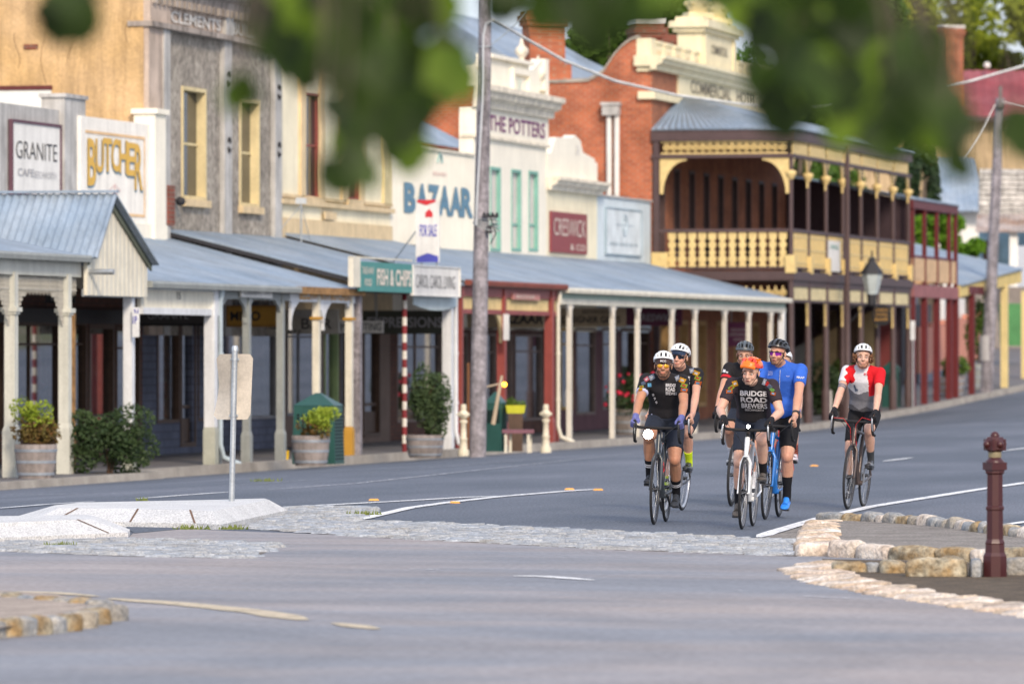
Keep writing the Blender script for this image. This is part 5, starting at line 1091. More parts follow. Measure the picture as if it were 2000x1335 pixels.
for x, y0, y1 in ((985, 613, 664),):
    t_ = TX(x, .16); mb = MB(); s_ = MB(); wa, wb, za, zb_ = nplane(mb, t_-.14, 983, 994, y0, y1); tag(obj('parking_sign', mb, m_vwhite), 'narrow white plate high on the red verandah post', 'sign')
# ---- V5 cream ---------------------------------------------------------------------------------------------
t5a, t5b = t4b+.03, TX(1533, 0)-.15; V5 = thing('verandah', 'long cream and sage verandah reaching the brick hotel', 'verandah', P((t5a+t5b)/2, 0, PATH))
z5 = vz(562, 1100); roofside(V5, t5a, t5b, z5, 4.02); gutter(V5, t5a, t5b, z5+.02, m_vcream)
mb = MB(); mb.box(t5a, t5b, -.03, .04, vz(583, 1100), z5-.12); obj('fascia', mb, m_vgreen, V5)
mb = MB(); mb.box(t5a, t5b, -.05, .06, vz(594, 1100), vz(583, 1100)); obj('beam', mb, m_vcream, V5)
m_vw2 = mat('verandah cream white posts', (.70, .66, .58), rough=.6, var=.08, streak=.12)
for x in (1112, 1196, 1245, 1312, 1357, 1415, 1462, 1505, 1527):
    t = post(V5, x, m_vw2 if x != 1527 else m_vwhite, .105 if x != 1527 else .16, vz(594, 1100)+.02); mb = MB()
    for s_ in (-1, 1): bracket(mb, t, vz(594, 1100), .36, .55, s_, th=.06)
    obj('bracket', mb, m_vw2, V5)
mb = MB(); t_ = TX(1355, .1)
mb = MB()
for x, y in ((1170, 510), (700, 470), (760, 480)):
    pass
for i, (x0, x1, fa, fb) in enumerate(((716, 930, .93, .35), (762, 920, .90, .45))):
    ta_, tb_ = TX(x0, WF)+.5, TX(x1, WF)-2
    mb.hexa([P(ta_, WF*fa, 3.13+.89*fa), P(ta_, WF*fa+.12, 3.10+.89*fa), P(tb_, WF*fa-.6+.12, 3.22+.89*fa), P(tb_, WF*fa-.6, 3.25+.89*fa), P(ta_, WF*fa, 3.2+.89*fa), P(ta_, WF*fa+.12, 3.17+.89*fa), P(tb_, WF*fa-.6+.12, 3.29+.89*fa), P(tb_, WF*fa-.6, 3.32+.89*fa)])
obj('roof_flashing', mb, mat('dark flashing', (.10, .11, .13)), V4)
# ---- signs hung across the footpath -----------------------------------------------------------------------
def hang(label, x0, x1, yt, yb, wc, board, texts, frame=None):
    t = TX((x0+x1)/2, wc); w0_, z0_ = fpl(x0, yb, t); w1_, z1_ = fpl(x1, yt, t); root = thing('hanging_sign', label, 'sign', P(t, (w0_+w1_)/2, z0_))
    mb = MB(); mb.box(t, t+.05, w0_, w1_, z0_, z1_); o = obj('board', mb, board, root)
    if frame:
        f = MB()
        for a, b, c, d in ((w0_-.04, w0_, z0_-.04, z1_+.04), (w1_, w1_+.04, z0_-.04, z1_+.04), (w0_, w1_, z0_-.04, z0_), (w0_, w1_, z1_, z1_+.04)): f.box(t-.02, t+.07, a, b, c, d)
        obj('frame', f, frame, root)
    for body, u, v, wd, ht, m, bold in texts:
        k = MB(); k.text(body, P(t, w0_+(w1_-w0_)*u, z0_+(z1_-z0_)*v), NV, ZV, (w1_-w0_)*wd, (z1_-z0_)*ht, bold=bold, th=.006); obj('lettering', k, m, o)
    k = MB()
    for u in (.15, .85): k.box(t+.015, t+.03, w0_+(w1_-w0_)*u-.01, w0_+(w1_-w0_)*u+.01, z1_, 3.0)
    obj('hanger', k, m_galv, root); return root
m_sdark = mat('charcoal sign board', (.07, .065, .065)); m_sgrey = mat('grey cream sign board', (.33, .31, .27)); m_solive = mat('dark olive sign', (.065, .07, .055)); m_syel = mat('amber light box', (.50, .27, .05)); m_splum = mat('plum sign board', (.13, .035, .07))
hang('dark board lettered GRANITE hung in front of the tiled shopfront', 274, 404, 602, 632, -2.6, m_sdark, [('GRANITE', .42, .55, .62, .50, m_lettergrey, .0), ('CAFE', .84, .62, .2, .28, m_lettergrey, 0)], frame=m_black_fas)
hang('dim dark board under the lace brackets of the corner verandah', 88, 146, 565, 592, -1.6, m_black_fas, [('BEECHWORTH', .5, .68, .8, .25, m_lettergrey, 0), ('STUDIO', .5, .3, .6, .25, m_lettergrey, 0)])
hang('amber framed butcher sign with dark letters hung behind the grey posts', 446, 541, 600, 634, -2.2, m_syel, [('MICO', .35, .5, .62, .55, m_letterblack, .03)], frame=mat('brass brown frame', (.35, .18, .04)))
hang('grey cream FROGS BAR board hung behind the cream posts', 520, 661, 604, 652, -1.5, m_sgrey, [('FROGS', .55, .82, .40, .20, m_lettergrey, .0), ('BAR', .70, .42, .42, .42, m_letterblack, .0), ('MEZZ', .10, .42, .2, .42, m_letterblack, 0), ('CAFE', .35, .1, .3, .12, m_letterblack, 0)])
hang('small pale board ending in NG hung between the old timber post and cream post', 662, 748, 626, 650, -1.6, m_whiteg, [('MOUNTING', .5, .5, .92, .62, m_letterblack, .0)])
hang('dark olive EXPRESSIONS board hung behind the striped pole', 708, 868, 606, 652, -1.9, m_solive, [('EXPRESSIONS', .52, .5, .92, .45, m_lettergrey, .02)])
hang('cream and black BAZAAR board hung under the red verandah', 912, 1062, 606, 640, -1.9, mat('tan sign board', (.40, .32, .21)), [('BAZAAR', .70, .5, .60, .55, m_letterblack, .03)])
hang('buff board lettered DESIGNER GIFTS hung behind the first cream posts', 1092, 1222, 601, 638, -1.9, mat('buff sign board', (.42, .33, .22)), [('BEECHWORTH', .55, .78, .4, .22, m_letterblack, 0), ('DESIGNER GIFTS', .48, .38, .88, .36, m_letterblack, .02)])
hang('dark plum CRESWICK board hung behind the middle cream posts', 1222, 1332, 600, 636, -1.9, m_splum, [('CRESWICK', .55, .45, .75, .4, m_lettergrey, .02)])
hang('square plum board hung near the end of the cream verandah', 1421, 1467, 629, 676, -1.2, mat('mauve plum board', (.22, .06, .13)), [('BEECHWORTH', .5, .68, .7, .12, m_lettercream, 0), ('EMPORIUM', .5, .48, .8, .12, m_lettercream, 0), ('OPEN', .5, .28, .5, .10, m_lettercream, 0)])
# parking restriction plate on the gable post
t_ = TX(263, .1)-.2; mb = MB(); nplane(mb, t_, 258, 272, 600, 658, .01); pk = tag(obj('parking_sign', mb, m_vwhite), 'white parking plate with blue figures on the gabled verandah post', 'sign')
mb = MB(); ntext(mb, '1P', t_-.003, 259.5, 268, 617, 632, .03); ntext(mb, '9-5', t_-.003, 262, 271, 603, 612, .02); obj('lettering', mb, MATS['sign blue'], pk)
# ---- hotel balcony ------------------------------------------------------------------------------------------
HV = thing('hotel_verandah', 'two storey chocolate and gold lace verandah wrapped on the brick hotel', 'verandah', P((t0+tHe)/2, -1.8, PATH))
tc = TX(1545, 0); te = TX(1777, 0); ze_ = vz(250, 1545); zt_ = 8.62; zfl0, zfl1 = vz(547, 1545), vz(529, 1545); zrail = vz(449, 1545)
mb = MB(); corr(mb, P(tc-.15, .15, ze_), P(te+.1, .15, ze_), P(tc+3.6, WF+.1, zt_), P(te+.1, WF+.1, zt_), pitch=.18, amp=.025); obj('roof', mb, m_roof, HV)
mb = MB(); corr(mb, P(tc-.15, .15, ze_), P(tc-.15, WF+.02, ze_), P(tc+3.55, WF+.12, zt_), P(tc+3.6, WF+.02, zt_), pitch=.18, amp=.025); obj('hip_roof', mb, m_roof, HV)
mb = MB(); yb_ = lambda y: vz(y, 1545)
mb.box(tc-.10, tc+.06, WF, .08, yb_(273), yb_(252)); mb.box(tc-.08, tc+.05, WF, .07, yb_(307), yb_(300)); mb.box(tc+.06, te, -.08, .08, yb_(273), yb_(252)); mb.box(tc+.06, te, -.06, .06, yb_(307), yb_(300))
mb.box(tc-.10, tc+.06, WF, .10, zfl0, zfl1); mb.box(tc+.06, te, -.06, .10, zfl0, zfl1); obj('beam', mb, m_hbrown, HV)
mb = MB(); mb.box(tc, te, WF, 0, zfl1-.12, zfl1-.02); obj('balcony_floor', mb, mat('balcony boards', (.18, .13, .1)), HV)
mb = MB(); mb.box(tc+.1, te, WF+.1, -.1, yb_(262), yb_(258)); obj('soffit', mb, mat('cream soffit', (.6, .55, .42)), HV)
def lacef(mb, fn, a, b, z0_, z1_, step=.2):
    n = max(1, int((b-a)/step))
    for i in range(n):
        u = a+(b-a)*(i+.5)/n; h_ = z1_-z0_; s_ = (b-a)/n
        fn(mb, u, (z0_+z1_)/2, min(h_*.40, s_*.55), h_); 
def ring_t(mb, u, zc, r_, h_):
    mb.torus(P(u, 0, zc), NV, r_*.75, .022, 10, 4); mb.torus(P(u, 0, zc), NV, r_*.30, .02, 8, 4)
    for s_ in (-1, 1): mb.box(u-.02, u+.02, -.015, .015, zc+s_*h_*.42-.04, zc+s_*h_*.42+.04)
def ring_w(mb, u, zc, r_, h_):
    mb.torus(P(tc, u, zc), DV, r_*.75, .022, 10, 4); mb.torus(P(tc, u, zc), DV, r_*.30, .02, 8, 4)
    for s_ in (-1, 1): mb.box(tc-.015, tc+.015, u-.02, u+.02, zc+s_*h_*.42-.04, zc+s_*h_*.42+.04)
mb = MB(); lacef(mb, ring_w, WF+.3, -.12, yb_(300), yb_(273), .19)
for z_ in (yb_(298), yb_(276)): mb.box(tc-.02, tc+.02, WF+.25, -.1, z_-.02, z_+.02)
obj('lace_frieze', mb, m_gold, HV)
posts = [TX(x, 0) for x in (1545, 1578, 1613, 1646, 1681, 1713, 1744, 1774)]
mb = MB()
for a, b in zip(posts, posts[1:]):
    lacef(mb, ring_t, a+.12, b-.12, yb_(300), yb_(273), .24)
    for z_ in (yb_(299), yb_(275)): mb.box(a+.1, b-.1, -.02, .02, z_-.025, z_+.025)
    mb.box(a+.15, b-.15, .0, .02, yb_(297), yb_(280))
obj('lace_frieze', mb, m_gold, HV)
mb = MB()
for a, b in zip(posts, posts[1:]): mb.box(a+.12, b-.12, -.02, .02, vz(585, 1560), vz(560, 1560))
obj('frieze', mb, mat('lower frieze cream', (.66, .56, .32), var=.15, fine=.2, fs=14), HV)
mb = MB(); mb.box(tc+.06, te, -.05, .05, vz(590, 1560), vz(585, 1560)); mb.box(tc+.06, te, -.05, .05, vz(560, 1560), zfl0-.001); mb.box(tc-.08, tc+.05, WF, .06, vz(590, 1560), vz(585, 1560)); obj('beam', mb, m_hbrown, HV)
mb = MB(); lacef(mb, ring_w, WF+.3, -.12, vz(585, 1560), vz(560, 1560), .19); obj('lace_frieze', mb, m_gold, HV)
for i, t in enumerate(posts):
    zb_ = PB(t); root = HV
    mb = MB(); mb.lathe(P(t, 0, zb_-.1), [(.12, 0), (.12, .9), (.085, 1.0), (.075, zfl0-zb_+.1)], 10); mb.lathe(P(t, 0, zfl1), [(.06, 0), (.055, yb_(300)-zfl1)], 10); obj('post', mb, m_hbrown, HV)
    mb = MB(); mb.box(t-.13, t+.13, -.13, .13, zfl1-.05, zfl1+.42); obj('pedestal', mb, m_gold, HV); mb = MB(); mb.lathe(P(t, 0, yb_(350)), [(.06, 0), (.13, .12), (.15, .2), (.07, .24)], 10); obj('capital', mb, m_gold, HV)
    for s_ in ((1,) if i == 0 else (-1,) if i == len(posts)-1 else (-1, 1)):
        mb = MB(); bracket(mb, t+s_*.05, yb_(307), .45, .75, s_); obj('bracket', mb, m_gold, HV); mb = MB(); bracket(mb, t+s_*.07, vz(590, 1560), .22, .62, s_); obj('bracket', mb, m_gold, HV)
mb = MB(); t = tc; mb.box(t-.06, t+.06, WF+.05, WF+.2, PB(t), ze_-.2); obj('post', mb, m_hbrown, HV)
mb = MB(); mb.box(tc-.13, tc+.13, WF+.02, WF+.45, zfl1-.05, zfl1+.5); obj('pedestal', mb, m_gold, HV)
def wbracket(mb, w0_, s_, z, L, H):
    pts = [P(tc-.02, w0_, z), P(tc-.02, w0_+s_*L, z), P(tc-.02, w0_+s_*L, z-.07)]
    for i in range(1, 8): a = math.pi/2*i/8; pts.append(P(tc-.02, w0_+s_*(.09+(L-.09)*(1-math.sin(a))), z-.07-(H-.07)*(1-math.cos(a))))
    pts += [P(tc-.02, w0_+s_*.09, z-H), P(tc-.02, w0_, z-H)]; mb.prism(pts, DV*.04)
for q_ in ((-.05, -1), (WF+.22, 1)): mb = MB(); wbracket(mb, *q_, yb_(307), .72, .95); obj('lace_bracket', mb, m_gold, HV)
mb = MB(); mb.box(tc-.04, tc+.04, WF+.2, -.05, zrail-.05, zrail+.04); mb.box(tc-.03, tc+.03, WF+.4, -.05, zfl1+.06, zfl1+.12); mb.box(tc+.06, te, -.04, .04, zrail-.05, zrail+.04); mb.box(tc+.06, te, -.03, .03, zfl1+.06, zfl1+.12); obj('handrail', mb, m_hbrown, HV)
n = 12
for i in range(n):   # cast balusters across the end, each a shaped plate
    wc = WF+.55+(-.22-WF-.55)*i/(n-1)
    zb_ = zfl1+.12; H_ = zrail-.05-zb_; pr_ = [(.10, 0), (.10, .06), (.06, .10), (.11, .18), (.115, .26), (.06, .33), (.10, .42), (.045, .50), (.09, .58), (.11, .66), (.05, .74), (.105, .82), (.11, .93), (.10, 1.0)]
    pts = [P(tc, wc+a, zb_+H_*b) for a, b in pr_]+[P(tc, wc-a, zb_+H_*b) for a, b in pr_[::-1]]; mb = MB(); mb.prism(pts, DV*.03); obj('baluster', mb, m_gold, HV)
for a, b in zip(posts, posts[1:]):
    mb = MB(); n = int((b-a-.2)/.115); zb_ = zfl1+.12; zt__ = zrail-.05
    for i in range(n): u = a+.12+(b-a-.24)*(i+.5)/n; mb.box(u-.028, u+.028, -.015, .015, zb_, zt__)
    for v in (.12, .5, .88): mb.box(a+.1, b-.1, -.02, .02, zb_+(zt__-zb_)*v-.03, zb_+(zt__-zb_)*v+.03)
    obj('balustrade_panel', mb, m_gold, HV)
mb = MB(); a = TX(1618, .06); b = TX(1640, .06); mb.box(a, b, .05, .07, vz(530, 1620), vz(470, 1620)); bn_ = tag(obj('banner', mb, m_whiteg), 'white banner with green mark tied to the balcony balustrade', 'banner')
mb = MB(); mb.text('MENU', P((a+b)/2, .071, vz(482, 1620)), DV, ZV, (b-a)*.7, .12); obj('lettering', mb, m_green, bn_)
# gas style lamp on its pole, oval board under it
tl = TX(1655, .35); LP = thing('street_lamp', 'tall dark pole with a hanging glass lantern in front of the balcony', 'street lamp', P(tl, .35, PB(tl)))
mb = MB(); mb.lathe(P(tl, .35, PB(tl)-.1), [(.16, 0), (.16, .5), (.09, .6), (.075, 3.2), (.06, vz(275, 1655, .35)-PB(tl))], 10); zb_ = vz(600, 1690, .35); obj('pole', mb, m_hbrown, LP)
wq, zq = fpl(1655, 600, tl); wr_, _z = fpl(1703, 600, tl); mb = MB(); mb.tube([P(tl, .35, zb_-.05), P(tl, .6, zb_+.02), P(tl, wr_, zb_+.05)], .03, 6); mb.tube([P(tl, .35, zb_-.5), P(tl, wr_-.2, zb_+.0)], .02, 5); obj('bracket_arm', mb, m_letterblack, LP)
cL = P(tl, wr_, vz(575, 1703, .9)); mb = MB(); mb.lathe(cL, [(.05, -.35), (.12, -.28), (.14, -.02), (.14, 0)], 6, smooth=False); mb.lathe(cL, [(.33, .55), (.30, .62), (.16, .82), (.10, .90), (.10, .98), (.03, 1.02), (.02, 1.2)], 6, smooth=False); obj('lantern_cage', mb, m_letterblack, LP)
mb = MB(); mb.lathe(cL, [(.16, 0), (.29, .55)], 6, smooth=False); obj('lantern_glass', mb, mat('frosted lantern glass', (.50, .56, .56), rough=.2, spec=.6), LP)
to = TX(1722, .25); wo, zo = fpl(1722, 615, to); OS = MB(); k_ = 22; rw = (fpl(1742, 615, to)[0]-fpl(1703, 615, to)[0])/2; rh = .30
OS.prism([P(to, wo+rw*math.cos(2*math.pi*i/k_)*(abs(math.cos(2*math.pi*i/k_))**-.3 if abs(math.cos(2*math.pi*i/k_)) > .05 else 1)*.95, zo+rh*math.sin(2*math.pi*i/k_)) for i in range(k_)], DV*.05)
ov = tag(obj('hanging_sign', OS, m_black_fas), 'black oval board with small gold lines under the lantern', 'sign')
mb = MB(); [mb.text(s_, P(to, wo, zo+.14-.13*i), NV, ZV, rw*1.3, .07, th=.006) for i, s_ in enumerate(('COMMERCIAL', 'HOTEL', 'BAR'))]; obj('lettering', mb, MATS['ochre lettering'], ov)
m_redd = mat('dark maroon red paint', (.12, .018, .02), rough=.5, var=.12, vs=4)
# ---- red two-storey balcony, yellow verandah beyond ----------------------------------------------------------
ra, rb = te+.25, TX(1868, 0); zA_ = PB(ra); RB = thing('balcony', 'narrow dark red two storey balcony with peach infill panels', 'verandah', P((ra+rb)/2, 0, PB((ra+rb)/2)))
zt0 = vz(388, 1782); zt1 = zt0+.0; zf_ = vz(548, 1782); zr_ = vz(500, 1782)
mb = MB(); corr(mb, P(ra, .1, zt0), P(rb, .1, zt0), P(ra, WF, zt0+.7), P(rb, WF, zt0+.7)); obj('roof', mb, m_roof, RB)
mb = MB(); mb.box(ra, rb, -.06, .06, zt0-.28, zt0-.03); mb.box(rb-.1, rb, WF, -.06, zt0-.28, zt0-.03); mb.box(ra, rb, -.03, .03, zr_-.04, zr_+.04); obj('beam', mb, m_redd, RB)
mb = MB(); mb.box(ra, rb, -.08, .08, zf_-.48, zf_-.12); mb.box(ra, rb, WF, -.08, zf_-.2, zf_-.1); obj('floor_beam', mb, mat('dusty maroon beam', (.30, .12, .12)), RB)
mb = MB(); mb.box(ra+.1, rb-.1, -.02, .02, zf_, zr_-.05); mb.box(rb-.06, rb-.03, WF, -.05, zf_, zr_-.05); obj('infill_panel', mb, mat('peach louvre panel', (.62, .42, .24), var=.1, fine=.2, fs=10), RB)
for u in (0.02, .28, .55, .83, .98):
    t = ra+(rb-ra)*u; mb = MB(); mb.box(t-.06, t+.06, -.06, .06, zf_-.1, zt0-.2); mb.box(t-.09, t+.09, -.09, .09, PB(t)-.1, zf_-.45); obj('post', mb, m_redd, RB)
mb = MB(); mb.box(rb-.12, rb, WF+.1, WF+.25, PB(rb), zt0-.2); obj('post', mb, m_redd, RB)
ya, yb2 = rb+.4, TX(1992, 0)
YV = thing('verandah', 'yellow fascia verandah climbing the hill past the red balcony', 'verandah', P((ya+yb2)/2, 0, PB((ya+yb2)/2)))
for (xa, xb, yt0, yt1, ys, wgt) in ((1872, 2060, 560, 560, 524, 0),):
    za_ = vz(562, 1900); mb = MB()
    zz0 = vz(565, 1885); zz1 = zz0+1.05
    mb.hexa([P(ya, -.05, zz0-.25), P(ya, .05, zz0-.25), P(yb2, .05, zz0+.35), P(yb2, -.05, zz0+.35), P(ya, -.05, zz0+.10), P(ya, .05, zz0+.10), P(yb2, .05, zz0+.75), P(yb2, -.05, zz0+.75)]); obj('fascia', mb, mat('yellow fascia', (.68, .52, .20), var=.1), YV)
    mb = MB(); corr(mb, P(ya, .12, zz0+.12), P(yb2, .12, zz0+.8), P(ya, WF, zz0+1.0), P(yb2, WF, zz0+1.7)); obj('roof', mb, m_roof, YV)
mb = MB(); zq = lambda x, y: CAMZ+(690-y)/SX(1783, 0); tq_ = te+.22
mb.prism([P(tq_, WF-1.5, 1.0), P(tq_, -.12, 3.4), P(tq_, -.12, zq(1783, 392)), P(tq_, -2.7, zq(1608, 356)), P(tq_, WF-1.5, zq(1500, 330))], DV*.06); obj('wall', mb, mat('dark plum boards', (.045, .028, .035), rough=.8, var=.2), RB)
mb = MB(); mb.prism([P(tq_-.1, -.05, zq(1783, 392)), P(tq_-.1, -.05, zq(1783, 385)), P(tq_-.1, -2.75, zq(1608, 349)), P(tq_-.1, -2.75, zq(1608, 356))], DV*.1); obj('barge_flashing', mb, m_roof, RB)
for wa, wb, zt_, m_ in ((-3.7, -2.9, 3.0, m_vgrey), (-2.9, -2.2, 2.9, mat('tan wall strip', (.40, .30, .16))), (-2.2, -1.6, 2.95, m_brown_tim), (-1.6, -1.0, 2.9, MATS['tan wall strip']), (-1.0, -.5, 2.9, mat('oxblood door', (.14, .03, .03)))):
    mb = MB(); z_ = PB(tq_); mb.box(tq_, tq_+.1, wa, wb-.02, z_, zt_); obj('shop_panel', mb, m_, RB)
mb = MB(); mb.box(tq_+.1, tq_+.15, WF, -.3, PB(tq_), 3.3); obj('shop_wall', mb, MATS['dark plum boards'], RB)
t = TX(1898, 0); mb = MB(); mb.box(t-.09, t+.09, -.09, .09, PB(t)-.1, vz(562, 1898)); mb.box(t-.9, t+2.0, -.07, .07, vz(565, 1898)-.15, vz(565, 1898)+.1); obj('post', mb, m_redd, YV)
m_ypost = mat('yellow post paint', (.66, .53, .25), var=.1)
t = TX(1962, 0); mb = MB(); mb.box(t-.11, t+.11, -.11, .11, PB(t)-.1, vz(556, 1962)); obj('post', mb, m_ypost, YV)
t = TX(2001, -.5); mb = MB(); mb.box(t-.1, t+.1, -.6, -.4, PB(t)-.1, vz(566, 2001)); obj('post', mb, m_ypost, YV)
# ---- telephone poles and wires ------------------------------------------------------------------------------
def tpole(x, yb_, ytop, r0, r1, label, dx=0.):
    Y = F*(CAMZ-PATH)/(yb_-690) if x < 1600 else None
    if Y is None: t = TX(x, .15); b = P(t, .15, PB(t)); Y = b.y
    else: b = Vector(((x-1000)/F*Y, Y, PATH))
    h = CAMZ+(690-ytop)/F*Y-b.z; root = thing('telephone_pole', label, 'telephone pole', b); mb = MB(); mb.tube([b-Vector((0, 0, .2)), b+Vector((dx*.5, 0, h*.5)), b+Vector((dx, 0, h))], [r0, (r0+r1)/2, r1], 16); obj('pole', mb, m_oldwood, root); return root, b, h, Y
p1_, b1, h1, Y1 = tpole(932, 889, -70, .165, .115, 'big silvered timber telephone pole left of the red verandah', .17)
def px3(x, y, Y): return at(x, y, Y)
mb = MB(); pts = [px3(953, 435, Y1-.25), px3(938, 380, Y1-.2), px3(940, 200, Y1-.15), px3(941, 70, Y1-.15), px3(948, 45, Y1-.15), px3(962, 38, Y1-.1)]
mb.tube([px3(930, 440, Y1-.22), px3(931, 400, Y1-.22), px3(942, 200, Y1-.2), px3(944, 70, Y1-.18), px3(950, 46, Y1-.18), px3(963, 38, Y1-.15)], .022, 8); obj('cable_conduit', mb, mat('grey conduit', (.48, .50, .52)), p1_)
mb = MB()
for i in range(4): mb.torus(px3(950, 425+6*i, Y1), (0.1*i, -.2, 1), .20+.02*i, .012, 20, 4)
obj('cable_loop', mb, mat('grey cable', (.35, .38, .38)), p1_)
mb = MB(); cpt = px3(958, 425, Y1-.2); mb.cbox(cpt, .30, .06, .05, .4); mb.cbox(cpt+Vector((-.02, 0, -.30)), .10, .08, .16); mb.tube([cpt, cpt+Vector((.1, 0, -.3)), cpt+Vector((.0, 0, -.5))], .012, 4)
for i in range(4): mb.ball(cpt+Vector((-.12+.08*i, -.03, .07)), .03, n=6, m=4)
obj('insulator_bracket', mb, m_letterblack, p1_)
mb = MB(); mb.torus(px3(948, 92, Y1), (0, 0, 1), .13, .015, 18, 4); obj('steel_band', mb, m_galv, p1_)
p2_, b2, h2, Y2 = tpole(1926, 770, 192, .21, .14, 'right telephone pole at the kerb on the uphill bend', .45)
mb = MB(); mb.ball(b2+Vector((.45, -.2, h2-.25)), .14, n=8, m=5); mb.cbox(b2+Vector((.45, -.1, h2-.12)), .1, .1, .5); obj('insulator', mb, m_letterblack, p2_)
mb = MB(); mb.lathe(b2+Vector((.0, 0, 1.0)), [(.215, 0), (.21, .8)], 16); p2_.children[0].data.materials.clear(); p2_.children[0].data.materials.append(mat('dark old timber', (.15, .135, .13), rough=.9, var=.35, vs=3, streak=.4)); obj('pale_band', mb, mat('pale worn wood', (.38, .37, .37)), p2_)
def wire(label, pts, r, m=None):
    mb = MB(); q = []
    for i in range(len(pts)-1):
        a, b = pts[i], pts[i+1]
        for k in range(10): q.append(a.lerp(b, k/10))
    q.append(pts[-1]); mb.tube(q, r, 6); return tag(obj('overhead_wire', mb, m or mat('pale cable', (.70, .70, .66), rough=.6)), label, 'wire')
def sagw(a, b, sag, n=12):
    return [a.lerp(b, i/n)-Vector((0, 0, sag*4*(i/n)*(1-i/n))) for i in range(n+1)]
wire('thick pale service cable swooping from the big pole to the right', [px3(963, 38, Y1-.15), px3(1010, 66, 116), px3(1100, 118, 119), px3(1200, 158, 122), px3(1320, 186, 126), px3(1450, 204, 130), px3(1560, 209, 133), px3(1680, 200, 137), px3(1780, 185, 140), px3(1890, 160, 144), px3(2100, 100, 150)], .032)
wire('thin wire running left off the right pole top', sagw(px3(1944, 205, Y2), px3(1880, 310, Y2-3), .1), .022)
wire('thin wire rising right off the right pole top', sagw(px3(1952, 197, Y2), px3(2150, 235, Y2-2), .1), .022)
wire('fine stay wire dropping from the big pole to the roofs', sagw(px3(956, 90, Y1), px3(1030, 20, Y1+6), .05), .012, MATS['grey cable'])
mast = MB(); tmst = TX(588, -3.0); mast.tube([P(tmst, -3.0, 3.9), P(tmst, -3.0, vz(398, 588, -3.0))], .02, 6); mast.cbox(P(tmst, -3.0, vz(398, 588, -3)), .22, .1, .12); mast.tube([P(tmst, -3.0, vz(400, 588, -3)), P(tmst-.9, -3.3, 4.0)], .008, 4); mast.tube([P(tmst, -3.0, vz(400, 588, -3)), P(tmst+1, -3.1, 4.0)], .008, 4)
tag(obj('service_mast', mast, m_galv), 'thin stayed service mast on the roof below the red window', 'mast')
# ---- barrels, shrubs, bins, bollards, bench ---------------------------------------------------------------------
def FPp(x, y): Y = F*(CAMZ-PATH)/(y-690); return Vector(((x-1000)/F*Y, Y, PATH))
def HPp(x, w=-.6): t = TX(x, w); return P(t, w, PB(t))
def barrel(c, r, h, label, m=None):
    root = thing('barrel_planter', label, 'planter', c, 'half barrel planters along the footpath'); mb = MB()
    mb.lathe(c, [(r*.80, 0), (r*.92, h*.35), (r*.99, h*.8), (r, h), (r*.93, h), (r*.9, h*.86), (.01, h*.86)], 20); obj('staves', mb, m or m_barrel, root)
    for z_ in (.10, .45, .78): k = MB(); rr = r*(.80+.2*z_**.7)+.012; k.lathe(c+Vector((0, 0, h*z_)), [(rr, 0), (rr+.006, h*.08)], 20); obj('hoop', k, m_hoop, root)
    return root
def foliage(mb, c, rx, ry, rz, n, s, mi=0, flat=.0, hollow=.55, seed=None):
    c = Vector(c)
    lobes = [(Vector((jit(.68), jit(.68), jit(.62))), random.uniform(.30, .58)) for _ in range(11)]+[(Vector((0, 0, 0)), .75)]
    for i in range(n):
        lc, lr = random.choice(lobes); d = Vector((random.gauss(0, 1), random.gauss(0, 1), random.gauss(0, 1))).normalized(); q = lc+d*lr*random.uniform(hollow, 1.0)**.6
        p_ = c+Vector((q.x*rx, q.y*ry, q.z*rz)); a = Vector((random.gauss(0, 1), random.gauss(0, 1), random.gauss(0, .7))).normalized(); b = a.orthogonal().normalized(); b = (b+a.cross(b)*jit(1.5)).normalized(); k = s*random.uniform(.6, 1.3)
        mb.add([p_-a*k, p_+b*k*.45, p_+a*k, p_-b*k*.45], [(0, 1, 2, 3)], mi if not callable(mi) else mi(q))
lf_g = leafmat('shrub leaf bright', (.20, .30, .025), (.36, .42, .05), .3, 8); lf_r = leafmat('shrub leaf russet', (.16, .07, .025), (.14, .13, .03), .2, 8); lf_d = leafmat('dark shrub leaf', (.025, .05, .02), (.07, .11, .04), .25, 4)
lf_s = leafmat('silver leaf', (.30, .36, .34), (.42, .48, .46), .2, 10); m_rose = mat('red petals', (.55, .02, .06), rough=.5)
def shrub(label, c, rx, rz, n, s, mats_, mi=0, stem=True, ry=None, group='shrubs along the footpath'):
    root = thing('shrub', label, 'plant', c, group); mb = MB(); foliage(mb, c+Vector((0, 0, rz)), rx, ry or rx, rz, n, s, mi); obj('foliage', mb, mats_, root)
    k = MB()
    for i in range(5): k.tube([c+Vector((jit(.05), jit(.05), -.05)), c+Vector((jit(.3)*rx, jit(.3)*rx, rz)), c+Vector((jit(.7)*rx, jit(.7)*rx, rz*1.4))], [.018, .012, .005], 5)
    obj('stem', k, m_brown_tim, root); return root
c = FPp(70, 934); barrel(c, .33, .53, 'half barrel between the first two lace verandah posts')
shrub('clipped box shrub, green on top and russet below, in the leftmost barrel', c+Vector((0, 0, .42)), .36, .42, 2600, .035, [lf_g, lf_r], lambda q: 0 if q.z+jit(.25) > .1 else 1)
shrub('large dark bush spreading between the verandah posts', FPp(212, 924), .72, .56, 6500, .04, [lf_d])
c = FPp(607, 909); barrel(c, .33, .52, 'half barrel behind the cream and ochre posts')
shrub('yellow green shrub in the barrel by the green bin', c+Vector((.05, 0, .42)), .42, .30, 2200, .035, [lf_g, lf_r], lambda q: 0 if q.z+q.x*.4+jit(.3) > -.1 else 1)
c = FPp(830, 893); barrel(c, .36, .42, 'half barrel behind the red and white striped post')
